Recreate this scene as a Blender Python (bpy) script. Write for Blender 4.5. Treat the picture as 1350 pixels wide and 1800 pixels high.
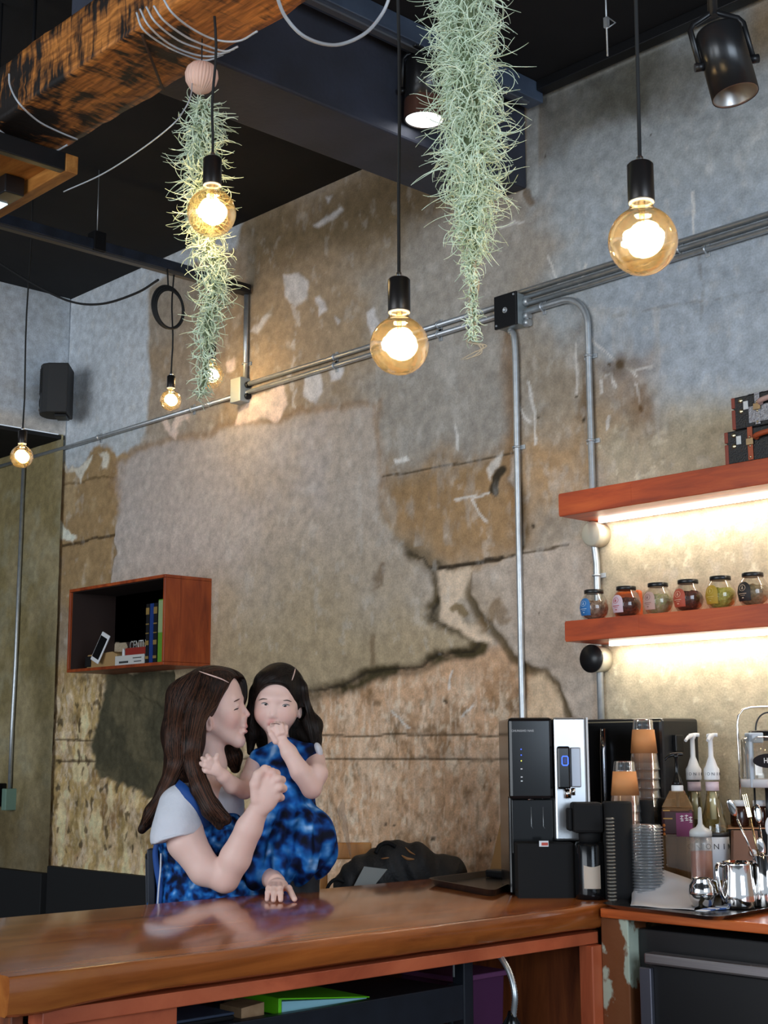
import bpy, bmesh, math, random
import numpy as np
from mathutils import Vector, Matrix
from mathutils.bvhtree import BVHTree

random.seed(7)
rng = np.random.default_rng(7)
for _o in list(bpy.data.objects):
    bpy.data.objects.remove(_o, do_unlink=True)
scene = bpy.context.scene
COL = scene.collection

# ------------------------------------------------------------------ camera
F_PX = 2458.5
PITCH, YAW, ROLL, CAMH = math.radians(9.731), math.radians(43.327), math.radians(-.228), 1.45
CF = np.array([-math.cos(YAW) * math.cos(PITCH), math.sin(YAW) * math.cos(PITCH), math.sin(PITCH)])
_r = np.cross(CF, [0, 0, 1.0]); _r /= np.linalg.norm(_r)
_u = np.cross(_r, CF)
CR = _r * math.cos(ROLL) + _u * math.sin(ROLL)
CU = -_r * math.sin(ROLL) + _u * math.cos(ROLL)
CC = np.array([0, 0, CAMH])
cam_data = bpy.data.cameras.new('camera')
cam = bpy.data.objects.new('camera', cam_data)
COL.objects.link(cam)
cam_data.sensor_fit = 'VERTICAL'
cam_data.sensor_height = 36.0
cam_data.lens = 36.0 * F_PX / 1800.0
cam_data.clip_start = .05
_m = Matrix.Identity(4)
for i in range(3):
    _m[i][0], _m[i][1], _m[i][2], _m[i][3] = CR[i], CU[i], -CF[i], CC[i]
cam.matrix_world = _m
scene.camera = cam

# ------------------------------------------------------------------ light and exposure
world = bpy.data.worlds.new('world')
scene.world = world
world.use_nodes = True
_bg = world.node_tree.nodes['Background']
_bg.inputs[0].default_value = (.74, .86, 1.0, 1)
_bg.inputs[1].default_value = .50

def area_light(name, loc, target, size, size_y, power, color, spread=180):
    d = bpy.data.lights.new(name, 'AREA')
    d.shape = 'RECTANGLE'; d.size = size; d.size_y = size_y
    d.energy = power; d.color = color; d.spread = math.radians(spread)
    o = bpy.data.objects.new(name, d)
    COL.objects.link(o)
    o.location = loc
    o.rotation_euler = (Vector(target) - Vector(loc)).to_track_quat('-Z', 'Y').to_euler()
    return o
# daylight through the shop front behind and to the left of the photographer
area_light('shopfront_daylight', (-3.2, -4.6, 2.2), (-3.3, 3.5, 1.7), 5.0, 2.6, 190, (.86, .93, 1.0))
# added cool area lamp on the right, aimed to brighten the upper wall
area_light('side_fill_light', (3.4, .4, 2.5), (-2.6, 3.5, 2.6), 3.0, 2.2, 125, (.70, .84, 1.0))

vs = scene.view_settings
vs.view_transform = 'Standard'
vs.look = 'None'
vs.exposure = 0.45
vs.gamma = 1.0
vs.use_curve_mapping = False
scene.cycles.use_denoising = True
scene.cycles.max_bounces = 8
scene.cycles.transparent_max_bounces = 24
scene.cycles.caustics_reflective = False
scene.cycles.caustics_refractive = False
scene.cycles.sample_clamp_indirect = 4.0

# ------------------------------------------------------------------ places
W = 3.70          # main wall plane, y
CEIL = 3.833      # ceiling height
CT = 1.05         # counter top
def ray(x, y):
    return CF + CR * ((x - 675) / F_PX) - CU * ((y - 900) / F_PX)
def onX(x, y, X):
    d = ray(x, y); return CC + d * (X / d[0])
def onY(x, y, Y):
    d = ray(x, y); return CC + d * (Y / d[1])
def onZ(x, y, Z):
    d = ray(x, y); return CC + d * ((Z - CAMH) / d[2])
def dep(x, y, t):
    return CC + ray(x, y) * t
def hdep(x, y, t, yref=1500):
    """like dep, but things given the same t stand in one upright plane (depth counted at row yref)"""
    fw = np.array([CF[0], CF[1], 0.0]); fw /= np.linalg.norm(fw)
    H = t * float((CF - CU * ((yref - 900) / F_PX)) @ fw)
    d = ray(x, y); return CC + d * (H / float(d @ fw))
def proj(p):
    v = np.asarray(p, float) - CC; z = v @ CF
    return 675 + F_PX * (v @ CR) / z, 900 - F_PX * (v @ CU) / z, z
def unit(v):
    v = np.asarray(v, float); return v / np.linalg.norm(v)

# ------------------------------------------------------------------ materials
def srgb(r, g, b, k=1.0):
    def f(c):
        c /= 255.0
        return (c / 12.92 if c <= .04045 else ((c + .055) / 1.055) ** 2.4) * k
    return (f(r), f(g), f(b), 1)
MATS = {}
def mat(name, color=(.5, .5, .5, 1), rough=.5, metal=0.0, spec=.5, emit=None, estr=1.0,
        noise=None, bump=None, coat=0.0, trans=0.0, alpha=1.0):
    """noise=(scale, other_colour, amount, (sx,sy,sz)); bump=(scale, strength, (sx,sy,sz))"""
    if name in MATS:
        return MATS[name]
    m = bpy.data.materials.new(name)
    m.use_nodes = True
    nt = m.node_tree; N = nt.nodes; L = nt.links
    b = N['Principled BSDF']
    b.inputs['Base Color'].default_value = color
    b.inputs['Roughness'].default_value = rough
    b.inputs['Metallic'].default_value = metal
    b.inputs['Specular IOR Level'].default_value = spec
    b.inputs['Coat Weight'].default_value = coat
    b.inputs['Transmission Weight'].default_value = trans
    b.inputs['Alpha'].default_value = alpha
    if emit is not None:
        b.inputs['Emission Color'].default_value = emit
        b.inputs['Emission Strength'].default_value = estr
    def coords(sc):
        tc = N.new('ShaderNodeTexCoord'); mp = N.new('ShaderNodeMapping')
        mp.inputs['Scale'].default_value = sc
        L.new(tc.outputs['Object'], mp.inputs[0]); return mp
    if noise:
        mp = coords(noise[3] if len(noise) > 3 else (1, 1, 1))
        t = N.new('ShaderNodeTexNoise'); t.inputs['Scale'].default_value = noise[0]
        t.inputs['Detail'].default_value = 6
        L.new(mp.outputs[0], t.inputs['Vector'])
        r = N.new('ShaderNodeMapRange')
        r.inputs[1].default_value = .35; r.inputs[2].default_value = .68
        r.inputs[3].default_value = 0; r.inputs[4].default_value = noise[2]
        L.new(t.outputs['Fac'], r.inputs[0])
        mx = N.new('ShaderNodeMix'); mx.data_type = 'RGBA'
        mx.inputs[6].default_value = color; mx.inputs[7].default_value = noise[1]
        L.new(r.outputs[0], mx.inputs[0]); L.new(mx.outputs[2], b.inputs['Base Color'])
    if bump:
        mp = coords(bump[2] if len(bump) > 2 else (1, 1, 1))
        t = N.new('ShaderNodeTexNoise'); t.inputs['Scale'].default_value = bump[0]
        t.inputs['Detail'].default_value = 5
        L.new(mp.outputs[0], t.inputs['Vector'])
        bp = N.new('ShaderNodeBump'); bp.inputs['Strength'].default_value = bump[1]
        bp.inputs['Distance'].default_value = .01
        L.new(t.outputs['Fac'], bp.inputs['Height']); L.new(bp.outputs[0], b.inputs['Normal'])
    MATS[name] = m
    return m

def wood(name, c1, c2, c3, scale=(1, 12, 12), rough=.4, spec=.5, coat=0.0, dark=.5, nscale=2.2):
    """streaky wood: three tones over stretched noise"""
    if name in MATS:
        return MATS[name]
    m = bpy.data.materials.new(name); m.use_nodes = True
    nt = m.node_tree; N = nt.nodes; L = nt.links
    b = N['Principled BSDF']
    b.inputs['Roughness'].default_value = rough
    b.inputs['Specular IOR Level'].default_value = spec
    b.inputs['Coat Weight'].default_value = coat
    b.inputs['Coat Roughness'].default_value = .12
    tc = N.new('ShaderNodeTexCoord'); mp = N.new('ShaderNodeMapping')
    mp.inputs['Scale'].default_value = scale
    L.new(tc.outputs['Object'], mp.inputs[0])
    t = N.new('ShaderNodeTexNoise'); t.inputs['Scale'].default_value = nscale; t.inputs['Detail'].default_value = 8
    t.inputs['Roughness'].default_value = .62; t.inputs['Distortion'].default_value = .6
    L.new(mp.outputs[0], t.inputs['Vector'])
    cr = N.new('ShaderNodeValToRGB')
    e = cr.color_ramp.elements
    e[0].position = .33; e[0].color = c1
    e[1].position = .72; e[1].color = c3
    x = e.new(dark); x.color = c2
    L.new(t.outputs['Fac'], cr.inputs[0])
    t2 = N.new('ShaderNodeTexNoise'); t2.inputs['Scale'].default_value = 1.7; t2.inputs['Detail'].default_value = 3
    L.new(tc.outputs['Object'], t2.inputs['Vector'])
    hs = N.new('ShaderNodeMapRange'); hs.inputs[1].default_value = .3; hs.inputs[2].default_value = .7
    hs.inputs[3].default_value = .75; hs.inputs[4].default_value = 1.2
    L.new(t2.outputs['Fac'], hs.inputs[0])
    mx = N.new('ShaderNodeMix'); mx.data_type = 'RGBA'; mx.blend_type = 'MULTIPLY'; mx.inputs[0].default_value = 1
    L.new(cr.outputs[0], mx.inputs[6]); L.new(hs.outputs[0], mx.inputs[7])
    L.new(mx.outputs[2], b.inputs['Base Color'])
    bp = N.new('ShaderNodeBump'); bp.inputs['Strength'].default_value = .12; bp.inputs['Distance'].default_value = .004
    L.new(t.outputs['Fac'], bp.inputs['Height']); L.new(bp.outputs[0], b.inputs['Normal'])
    MATS[name] = m
    return m

def clear(name, tint=(1, 1, 1, 1), gloss=.12, rough=.03, body=0.0, body_col=(1, 1, 1, 1)):
    """thin see-through plastic or glass: tinted transparency under a fresnel gloss"""
    if name in MATS:
        return MATS[name]
    m = bpy.data.materials.new(name); m.use_nodes = True
    nt = m.node_tree; N = nt.nodes; L = nt.links
    N.remove(N['Principled BSDF'])
    out = N['Material Output']
    tr = N.new('ShaderNodeBsdfTransparent'); tr.inputs[0].default_value = tint
    gl = N.new('ShaderNodeBsdfGlossy'); gl.inputs['Roughness'].default_value = rough
    lw = N.new('ShaderNodeLayerWeight'); lw.inputs[0].default_value = .35
    mr = N.new('ShaderNodeMapRange'); mr.inputs[3].default_value = gloss * .35; mr.inputs[4].default_value = min(1, gloss * 5)
    L.new(lw.outputs['Facing'], mr.inputs[0])
    mx = N.new('ShaderNodeMixShader')
    L.new(mr.outputs[0], mx.inputs[0]); L.new(tr.outputs[0], mx.inputs[1]); L.new(gl.outputs[0], mx.inputs[2])
    last = mx
    if body > 0:
        df = N.new('ShaderNodeBsdfDiffuse'); df.inputs[0].default_value = body_col
        m2 = N.new('ShaderNodeMixShader'); m2.inputs[0].default_value = body
        L.new(mx.outputs[0], m2.inputs[1]); L.new(df.outputs[0], m2.inputs[2]); last = m2
    L.new(last.outputs[0], out.inputs[0])
    MATS[name] = m
    return m

# ------------------------------------------------------------------ mesh builder
class MB:
    """collects shapes; build() links them as ONE mesh object"""
    def __init__(self):
        self.v = []; self.f = []; self.s = []
    def add(self, vs, fs, smooth=False):
        o = len(self.v)
        self.v.extend([tuple(map(float, p)) for p in vs])
        self.f.extend([tuple(i + o for i in f) for f in fs])
        self.s.extend([smooth] * len(fs))
        return self
    def box(self, a, b, bev=0.0, M=None):
        x0, y0, z0 = a; x1, y1, z1 = b
        if x0 > x1: x0, x1 = x1, x0
        if y0 > y1: y0, y1 = y1, y0
        if z0 > z1: z0, z1 = z1, z0
        if bev > 0:
            bm = bmesh.new()
            bmesh.ops.create_cube(bm, size=1)
            for v in bm.verts:
                v.co = Vector((x0 + (v.co.x + .5) * (x1 - x0), y0 + (v.co.y + .5) * (y1 - y0), z0 + (v.co.z + .5) * (z1 - z0)))
            bmesh.ops.bevel(bm, geom=bm.edges[:], offset=min(bev, .45 * min(x1 - x0, y1 - y0, z1 - z0)), segments=2, profile=.5, affect='EDGES')
            bm.verts.index_update()
            vs = [v.co.copy() for v in bm.verts]; fs = [[v.index for v in f.verts] for f in bm.faces]
            bm.free()
        else:
            vs = [Vector(p) for p in ((x0, y0, z0), (x1, y0, z0), (x1, y1, z0), (x0, y1, z0), (x0, y0, z1), (x1, y0, z1), (x1, y1, z1), (x0, y1, z1))]
            fs = [(0, 3, 2, 1), (4, 5, 6, 7), (0, 1, 5, 4), (1, 2, 6, 5), (2, 3, 7, 6), (3, 0, 4, 7)]
        if M is not None:
            vs = [M @ v for v in vs]
        return self.add(vs, fs)
    def tube(self, pts, r, n=10, caps=True, smooth=True, closed=False, flat=1.0):
        P = [np.asarray(p, float) for p in pts]
        rs = r if hasattr(r, '__len__') else [r] * len(P)
        m = len(P)
        T = []
        for i in range(m):
            if closed:
                d = P[(i + 1) % m] - P[i - 1]
            else:
                d = P[min(i + 1, m - 1)] - P[max(i - 1, 0)]
            L_ = np.linalg.norm(d)
            T.append(d / L_ if L_ > 1e-12 else np.array([0, 0, 1.0]))
        a = np.array([0, 0, 1.0]) if abs(T[0][2]) < .9 else np.array([1.0, 0, 0])
        nrm = np.cross(T[0], a); nrm /= np.linalg.norm(nrm)
        vs = []
        for i in range(m):
            nrm = nrm - T[i] * (nrm @ T[i]); nrm /= np.linalg.norm(nrm) + 1e-12
            bn = np.cross(T[i], nrm)
            for k in range(n):
                an = 2 * math.pi * k / n
                vs.append(P[i] + rs[i] * (math.cos(an) * nrm + flat * math.sin(an) * bn))
        fs = []
        for i in range(m if closed else m - 1):
            j = (i + 1) % m
            for k in range(n):
                k2 = (k + 1) % n
                fs.append((i * n + k, i * n + k2, j * n + k2, j * n + k))
        self.add(vs, fs, smooth)
        if caps and not closed:
            o = len(self.v) - len(vs)
            self.f.append(tuple(o + k for k in range(n))[::-1]); self.s.append(False)
            self.f.append(tuple(o + (m - 1) * n + k for k in range(n))); self.s.append(False)
        return self
    def lathe(self, prof, n=32, loc=(0, 0, 0), smooth=True, M=None, rib=None, caps=True):
        """prof = [(radius, z), ...] turned about z"""
        vs = []; fs = []
        m = len(prof)
        for (r, z) in prof:
            for k in range(n):
                an = 2 * math.pi * k / n
                rr = r if rib is None else r * (1 + rib[1] * math.cos(rib[0] * an))
                p = Vector((rr * math.cos(an), rr * math.sin(an), z))
                if M is not None: p = M @ p
                vs.append(p + Vector(loc))
        for i in range(m - 1):
            for k in range(n):
                k2 = (k + 1) % n
                fs.append((i * n + k, i * n + k2, (i + 1) * n + k2, (i + 1) * n + k))
        self.add(vs, fs, smooth)
        o = len(self.v) - len(vs)
        if not caps: return self
        if prof[0][0] > 1e-5: self.f.append(tuple(o + k for k in range(n))[::-1]); self.s.append(False)
        if prof[-1][0] > 1e-5: self.f.append(tuple(o + (m - 1) * n + k for k in range(n))); self.s.append(False)
        return self
    def prism(self, poly, d, M=None):
        """poly: 3d points of one face; d: extrusion vector"""
        n = len(poly)
        a = [Vector(p) for p in poly]; b = [p + Vector(d) for p in a]
        vs = a + b
        if M is not None: vs = [M @ v for v in vs]
        fs = [tuple(range(n))[::-1], tuple(range(n, 2 * n))]
        for i in range(n):
            j = (i + 1) % n
            fs.append((i, j, n + j, n + i))
        return self.add(vs, fs)
    def ball(self, c, r, n=16, m=10, sc=(1, 1, 1), M=None):
        pr = [(max(r * math.sin(math.pi * i / m), 1e-6), -r * math.cos(math.pi * i / m)) for i in range(m + 1)]
        S = Matrix.Diagonal((sc[0], sc[1], sc[2], 1))
        if M is not None: S = M @ S
        return self.lathe(pr, n, c, True, S)
    def build(self, name, m, parent=None, bev=0, fix=True):
        me = bpy.data.meshes.new(name)
        me.from_pydata(self.v, [], self.f)
        me.polygons.foreach_set('use_smooth', self.s)
        if fix:
            bm = bmesh.new(); bm.from_mesh(me)
            bmesh.ops.remove_doubles(bm, verts=bm.verts[:], dist=1e-6)
            bmesh.ops.recalc_face_normals(bm, faces=bm.faces[:])
            bm.to_mesh(me); bm.free()
        me.materials.append(m)
        o = bpy.data.objects.new(name, me)
        COL.objects.link(o)
        if bev:
            md = o.modifiers.new('bevel', 'BEVEL'); md.width = bev; md.segments = 2; md.limit_method = 'ANGLE'
        if parent is not None:
            o.parent = parent
            o.matrix_parent_inverse = parent_inv(parent)
        return o
def parent_inv(p):
    # parents are placed before their children are attached and carry no scale
    M = p.matrix_parent_inverse.copy() if p.parent else Matrix.Identity(4)
    B = Matrix.LocRotScale(p.location, p.rotation_euler, p.scale)
    W_ = B
    if p.parent:
        W_ = Matrix.LocRotScale(p.parent.location, p.parent.rotation_euler, p.parent.scale) @ p.matrix_parent_inverse @ B
    return W_.inverted()
def thing(name, label, cat, loc=(0, 0, 0), group=None):
    o = bpy.data.objects.new(name, None)
    o.empty_display_size = .05
    COL.objects.link(o)
    o.location = Vector(loc)
    o['label'] = label; o['category'] = cat
    if group: o['group'] = group
    return o
def tag(o, label, cat, group=None):
    o['label'] = label; o['category'] = cat
    if group: o['group'] = group
    return o
def struct(o):
    o['kind'] = 'structure'; return o
def setorigin(o, p):
    """moves a mesh object's origin to p without moving the mesh"""
    p = Vector(p)
    o.data.transform(Matrix.Translation(-p)); o.location = o.location + p
    return o
def RZ(a, loc=(0, 0, 0)):
    return Matrix.Translation(Vector(loc)) @ Matrix.Rotation(a, 4, 'Z')
def frame(loc, ex, ez):
    ex = Vector(ex).normalized(); ez = Vector(ez).normalized()
    ey = ez.cross(ex).normalized(); ex = ey.cross(ez).normalized()
    M = Matrix.Identity(4)
    for i in range(3):
        M[i][0], M[i][1], M[i][2], M[i][3] = ex[i], ey[i], ez[i], loc[i]
    return M
def bez(pts, n=12):
    """Catmull-Rom through the points"""
    P = [np.asarray(p, float) for p in pts]
    if len(P) < 3:
        return [P[0] + (P[-1] - P[0]) * i / n for i in range(n + 1)]
    Q = [2 * P[0] - P[1]] + P + [2 * P[-1] - P[-2]]
    out = []
    for i in range(1, len(Q) - 2):
        for k in range(n):
            t = k / n
            out.append(.5 * ((2 * Q[i]) + (-Q[i - 1] + Q[i + 1]) * t + (2 * Q[i - 1] - 5 * Q[i] + 4 * Q[i + 1] - Q[i + 2]) * t * t
                             + (-Q[i - 1] + 3 * Q[i] - 3 * Q[i + 1] + Q[i + 2]) * t ** 3))
    out.append(P[-1])
    return out
FONT = None
def lettering(name, text, size, m, M, parent, depth=.0006, squeeze=1.0):
    cu = bpy.data.curves.new(name, 'FONT')
    cu.body = text; cu.size = size; cu.extrude = depth; cu.align_x = 'CENTER'; cu.align_y = 'CENTER'
    cu.resolution_u = 2
    tmp = bpy.data.objects.new(name, cu)
    COL.objects.link(tmp)
    dg = bpy.context.evaluated_depsgraph_get()
    me = bpy.data.meshes.new_from_object(tmp.evaluated_get(dg))
    bpy.data.objects.remove(tmp, do_unlink=True)
    me.transform(M @ Matrix.Diagonal((squeeze, 1, 1, 1)))
    me.materials.clear(); me.materials.append(m)
    o = bpy.data.objects.new(name, me)
    COL.objects.link(o)
    if parent is not None:
        o.parent = parent; o.matrix_parent_inverse = parent_inv(parent)
    return o

# ------------------------------------------------------------------ numpy noise for stains
def vnoise(u, v, freq, seed):
    g = np.random.default_rng(seed).random((64, 64))
    x = u * freq + seed * 1.7; y = v * freq + seed * .9
    xi = np.floor(x).astype(int); yi = np.floor(y).astype(int)
    fx = x - xi; fy = y - yi
    fx = fx * fx * (3 - 2 * fx); fy = fy * fy * (3 - 2 * fy)
    a = g[xi % 64, yi % 64]; b = g[(xi + 1) % 64, yi % 64]; c = g[xi % 64, (yi + 1) % 64]; d = g[(xi + 1) % 64, (yi + 1) % 64]
    return a + (b - a) * fx + (c - a) * fy + (a - b - c + d) * fx * fy
def fbm(u, v, freq, seed, octv=4, gain=.55):
    s = 0; amp = 1; tot = 0
    for k in range(octv):
        s = s + amp * vnoise(u, v, freq * 2 ** k, seed + 11 * k); tot += amp; amp *= gain
    return s / tot
# ================================================================== room shell
def lin(c):
    return np.array(srgb(*c)[:3])
WK = 2.0     # albedo of the plaster against the picture's tone
def sdpoly(px, py, poly):
    P = np.array(poly, float); n = len(P)
    d = np.full(px.shape, 1e18); s = np.ones(px.shape)
    for i in range(n):
        a = P[i]; b = P[i - 1]
        ex, ey = b - a
        wx = px - a[0]; wy = py - a[1]
        t = np.clip((wx * ex + wy * ey) / (ex * ex + ey * ey + 1e-9), 0, 1)
        d = np.minimum(d, (wx - ex * t) ** 2 + (wy - ey * t) ** 2)
        c1 = py >= a[1]; c2 = py < b[1]; c3 = ex * wy > ey * wx
        flip = (c1 & c2 & c3) | (~c1 & ~c2 & ~c3)
        s = np.where(flip, -s, s)
    return s * np.sqrt(d)
def sdline(px, py, pts):
    P = np.array(pts, float); d = np.full(px.shape, 1e18)
    for a, b in zip(P[:-1], P[1:]):
        e = b - a; wx = px - a[0]; wy = py - a[1]
        t = np.clip((wx * e[0] + wy * e[1]) / (e @ e + 1e-9), 0, 1)
        d = np.minimum(d, (wx - e[0] * t) ** 2 + (wy - e[1] * t) ** 2)
    return np.sqrt(d)
def sstep(x, a, b):
    t = np.clip((x - a) / (b - a), 0, 1); return t * t * (3 - 2 * t)

def plaster_material():
    m = bpy.data.materials.new('weathered_plaster'); m.use_nodes = True
    nt = m.node_tree; N = nt.nodes; L = nt.links
    b = N['Principled BSDF']; b.inputs['Roughness'].default_value = .85; b.inputs['Specular IOR Level'].default_value = .25
    at = N.new('ShaderNodeVertexColor'); at.layer_name = 'stain'
    tc = N.new('ShaderNodeTexCoord')
    def noise(scale, lo, hi, detail=6, vec=None, rough=.6):
        t = N.new('ShaderNodeTexNoise'); t.inputs['Scale'].default_value = scale; t.inputs['Detail'].default_value = detail
        t.inputs['Roughness'].default_value = rough
        L.new(vec or tc.outputs['Object'], t.inputs['Vector'])
        r = N.new('ShaderNodeMapRange'); r.inputs[1].default_value = .3; r.inputs[2].default_value = .7
        r.inputs[3].default_value = lo; r.inputs[4].default_value = hi
        L.new(t.outputs['Fac'], r.inputs[0]); return t, r
    t1, r1 = noise(24, .78, 1.2)
    t2, r2 = noise(150, .86, 1.13, 3)
    mu = N.new('ShaderNodeMath'); mu.operation = 'MULTIPLY'
    L.new(r1.outputs[0], mu.inputs[0]); L.new(r2.outputs[0], mu.inputs[1])
    mx = N.new('ShaderNodeMix'); mx.data_type = 'RGBA'; mx.blend_type = 'MULTIPLY'; mx.inputs[0].default_value = 1
    L.new(at.outputs[0], mx.inputs[6]); L.new(mu.outputs[0], mx.inputs[7])
    L.new(mx.outputs[2], b.inputs['Base Color'])
    bp = N.new('ShaderNodeBump'); bp.inputs['Strength'].default_value = .35; bp.inputs['Distance'].default_value = .006
    L.new(t1.outputs['Fac'], bp.inputs['Height'])
    bp2 = N.new('ShaderNodeBump'); bp2.inputs['Strength'].default_value = .25; bp2.inputs['Distance'].default_value = .002
    L.new(t2.outputs['Fac'], bp2.inputs['Height']); L.new(bp.outputs[0], bp2.inputs['Normal'])
    L.new(bp2.outputs[0], b.inputs['Normal'])
    return m
PLASTER = plaster_material()

def grid_wall(name, P00, eu, ev, us, vs_, paint):
    """P00 + u*eu + v*ev grid; paint(u,v,px,py) -> (rgb, height); height goes along -Y (eu x ev side)"""
    U, V = np.meshgrid(us, vs_, indexing='ij')
    eu = np.array(eu, float); ev = np.array(ev, float)
    P = np.array(P00)[None, None] + U[..., None] * eu + V[..., None] * ev
    d = P - CC
    z = d @ CF
    z = np.where(z < .3, .3, z)
    px = 675 + F_PX * (d @ CR) / z; py = 900 - F_PX * (d @ CU) / z
    rgb, h = paint(U, V, px, py)
    nrm = np.cross(eu, ev); nrm /= np.linalg.norm(nrm)
    P = P + nrm * h[..., None]
    nu, nv = U.shape
    idx = np.arange(nu * nv).reshape(nu, nv)
    q = np.stack([idx[:-1, :-1], idx[1:, :-1], idx[1:, 1:], idx[:-1, 1:]], -1).reshape(-1, 4)
    me = bpy.data.meshes.new(name)
    me.vertices.add(nu * nv); me.vertices.foreach_set('co', P.reshape(-1).astype(np.float32))
    me.loops.add(q.size); me.loops.foreach_set('vertex_index', q.reshape(-1).astype(np.int32))
    me.polygons.add(len(q)); me.polygons.foreach_set('loop_start', np.arange(0, q.size, 4, dtype=np.int32))
    me.polygons.foreach_set('use_smooth', np.ones(len(q), dtype=bool))
    me.update(calc_edges=True)
    ca = me.color_attributes.new('stain', 'FLOAT_COLOR', 'POINT')
    c4 = np.ones((nu * nv, 4), np.float32); c4[:, :3] = rgb.reshape(-1, 3)
    ca.data.foreach_set('color', c4.reshape(-1))
    me.materials.append(PLASTER)
    o = bpy.data.objects.new(name, me); COL.objects.link(o)
    return struct(o)

def paint_main(U, V, px, py):
    n1 = fbm(U, V, 1.6, 3, 5); n2 = fbm(U, V, 6, 21, 5); n3 = fbm(U, V, 22, 40, 4); n4 = fbm(U * 3.2, V * .7, 9, 61, 4)
    nh = fbm(U * .6, V * 3, 9, 77, 4)
    wx = px + (fbm(U, V, 5, 91, 4) - .5) * 60 + (n3 - .5) * 16
    wy = py + (fbm(U, V, 5, 103, 4) - .5) * 60 + (fbm(U, V, 24, 119, 4) - .5) * 16
    def warp(k):
        return px + (wx - px) * k, py + (wy - py) * k
    rgb = np.empty(px.shape + (3,)); h = np.zeros(px.shape)
    def mix(mask, c):
        nonlocal rgb
        rgb = rgb + (np.asarray(c) - rgb) * mask[..., None]
    rgb[:] = lin((126, 115, 102))
    mix(sstep(n1, .45, .62) * .7, lin((122, 104, 82)))
    mix(sstep(n2, .5, .68) * .5, lin((132, 124, 114)))
    def patch(poly, col, soft=14, wk=1.0, op=1.0, hh=0.0, gate=None):
        a, b = warp(wk)
        m = sstep(-sdpoly(a, b, poly), -soft, soft) * op
        if gate is not None: m = m * gate
        mix(m, lin(col)); 
        if hh:
            nonlocal h
            h = h + hh * sstep(-sdpoly(a, b, poly), -3, 3)
        return m
    def streak(pts, col, w=5, soft=3, wk=.5, op=1.0, gate=None, hh=0.0):
        a, b = warp(wk)
        m = (1 - sstep(sdline(a, b, pts), w, w + soft)) * op
        if gate is not None: m = m * gate
        mix(m, lin(col))
        if hh:
            nonlocal h
            h = h + hh * (1 - sstep(sdline(a, b, pts), w, w + 2))
    # -- broad tones
    patch([(930, -200), (1700, -400), (1700, 700), (930, 600)], (126, 129, 130), 70, 1.6)
    patch([(1040, 380), (1700, 250), (1700, 760), (1160, 760), (1050, 640)], (124, 130, 136), 70, 1.6)
    patch([(1156, 540), (1700, 480), (1700, 735), (1160, 745)], (132, 138, 144), 40, 1.0, .6)
    patch([(1050, 740), (1700, 650), (1700, 1700), (1050, 1700)], (140, 130, 110), 60, 1.4)
    patch([(420, 380), (930, 150), (930, 560), (430, 690)], (128, 111, 90), 60, 1.6)
    patch([(640, 470), (930, 400), (935, 800), (660, 850)], (124, 118, 110), 70, 1.8)
    patch([(700, 380), (930, 330), (930, 470), (700, 520)], (126, 120, 112), 36, 1.2, .8)
    patch([(430, 410), (660, 290), (800, 330), (700, 420), (560, 440), (430, 520)], (84, 70, 48), 44, 1.5, .75)
    patch([(450, 560), (640, 500), (650, 640), (460, 690)], (126, 109, 88), 40, 1.4)
    # -- brown and rusty bands
    patch([(662, 840), (905, 790), (925, 960), (800, 1000), (700, 950), (665, 930)], (124, 99, 70), 34, 1.4)
    patch([(668, 800), (900, 770), (910, 830), (670, 870)], (112, 88, 58), 34, 1.6, .5)
    patch([(925, 760), (1040, 720), (1040, 870), (930, 920)], (136, 106, 70), 44, 1.8, .75)
    patch([(1050, 640), (1160, 620), (1160, 740), (1050, 760)], (112, 88, 60), 44, 1.8, .55)
    patch([(925, 600), (1030, 570), (1035, 720), (930, 760)], (120, 108, 92), 44, 1.8, .7)
    patch([(1025, 620), (1036, 620), (1040, 740), (1020, 730)], (84, 62, 34), 12, .5, .8)
    patch([(885, 580), (908, 580), (915, 1000), (898, 1000)], (104, 74, 40), 16, .6, .6)
    patch([(905, 830), (925, 830), (925, 990), (905, 990)], (66, 52, 32), 8, .8, .7)
    # -- rough concrete low down
    patch([(540, 1220), (760, 1130), (900, 1120), (1010, 1260), (1010, 1700), (540, 1700)], (158, 127, 100), 30, 1.2)
    patch([(90, 1180), (320, 1160), (320, 1380), (420, 1300), (440, 1700), (90, 1700)], (150, 126, 84), 24, 1.2)
    low = sstep(py, 1130, 1240) * (px < 1045)
    mix(low * sstep(fbm(U * 1.5, V * .8, 8, 61, 5), .48, .68) * .5, lin((172, 150, 128)))
    mix(low * sstep(n2, .54, .70) * .6, lin((112, 80, 48)))
    mix(low * sstep(n3 * .6 + n2 * .4, .58, .70) * .6, lin((78, 60, 38)))
    mix(low * sstep(fbm(U * 1.3, V * .9, 26, 140, 5), .56, .72) * .5, lin((184, 170, 150)))
    mix(low * sstep(fbm(U * 2.4, V * .55, 34, 501, 4), .55, .72) * .38, lin((182, 166, 148)))
    mix(low * sstep(fbm(U * 1.6, V * .8, 40, 511, 4), .58, .74) * .45, lin((100, 74, 46)))
    leftlow = low * (1 - sstep(px, 300, 560))
    mix(leftlow * sstep(fbm(U, V, 12, 155, 5), .52, .70) * .55, lin((104, 88, 52)))
    mix(leftlow * sstep(fbm(U * 1.4, V * .7, 11, 165, 5), .50, .66) * .75, lin((192, 170, 132)))
    mix(leftlow * sstep(fbm(U * 1.2, V * .8, 19, 175, 3), .68, .74) * .8, lin((52, 42, 26)))
    h += low * (n3 - .5) * .012 + leftlow * (fbm(U, V, 14, 155, 4) - .5) * .02
    # -- left end tan stretch
    patch([(105, 800), (215, 770), (215, 1050), (105, 1060)], (124, 102, 72), 14, 1.0)
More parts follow.
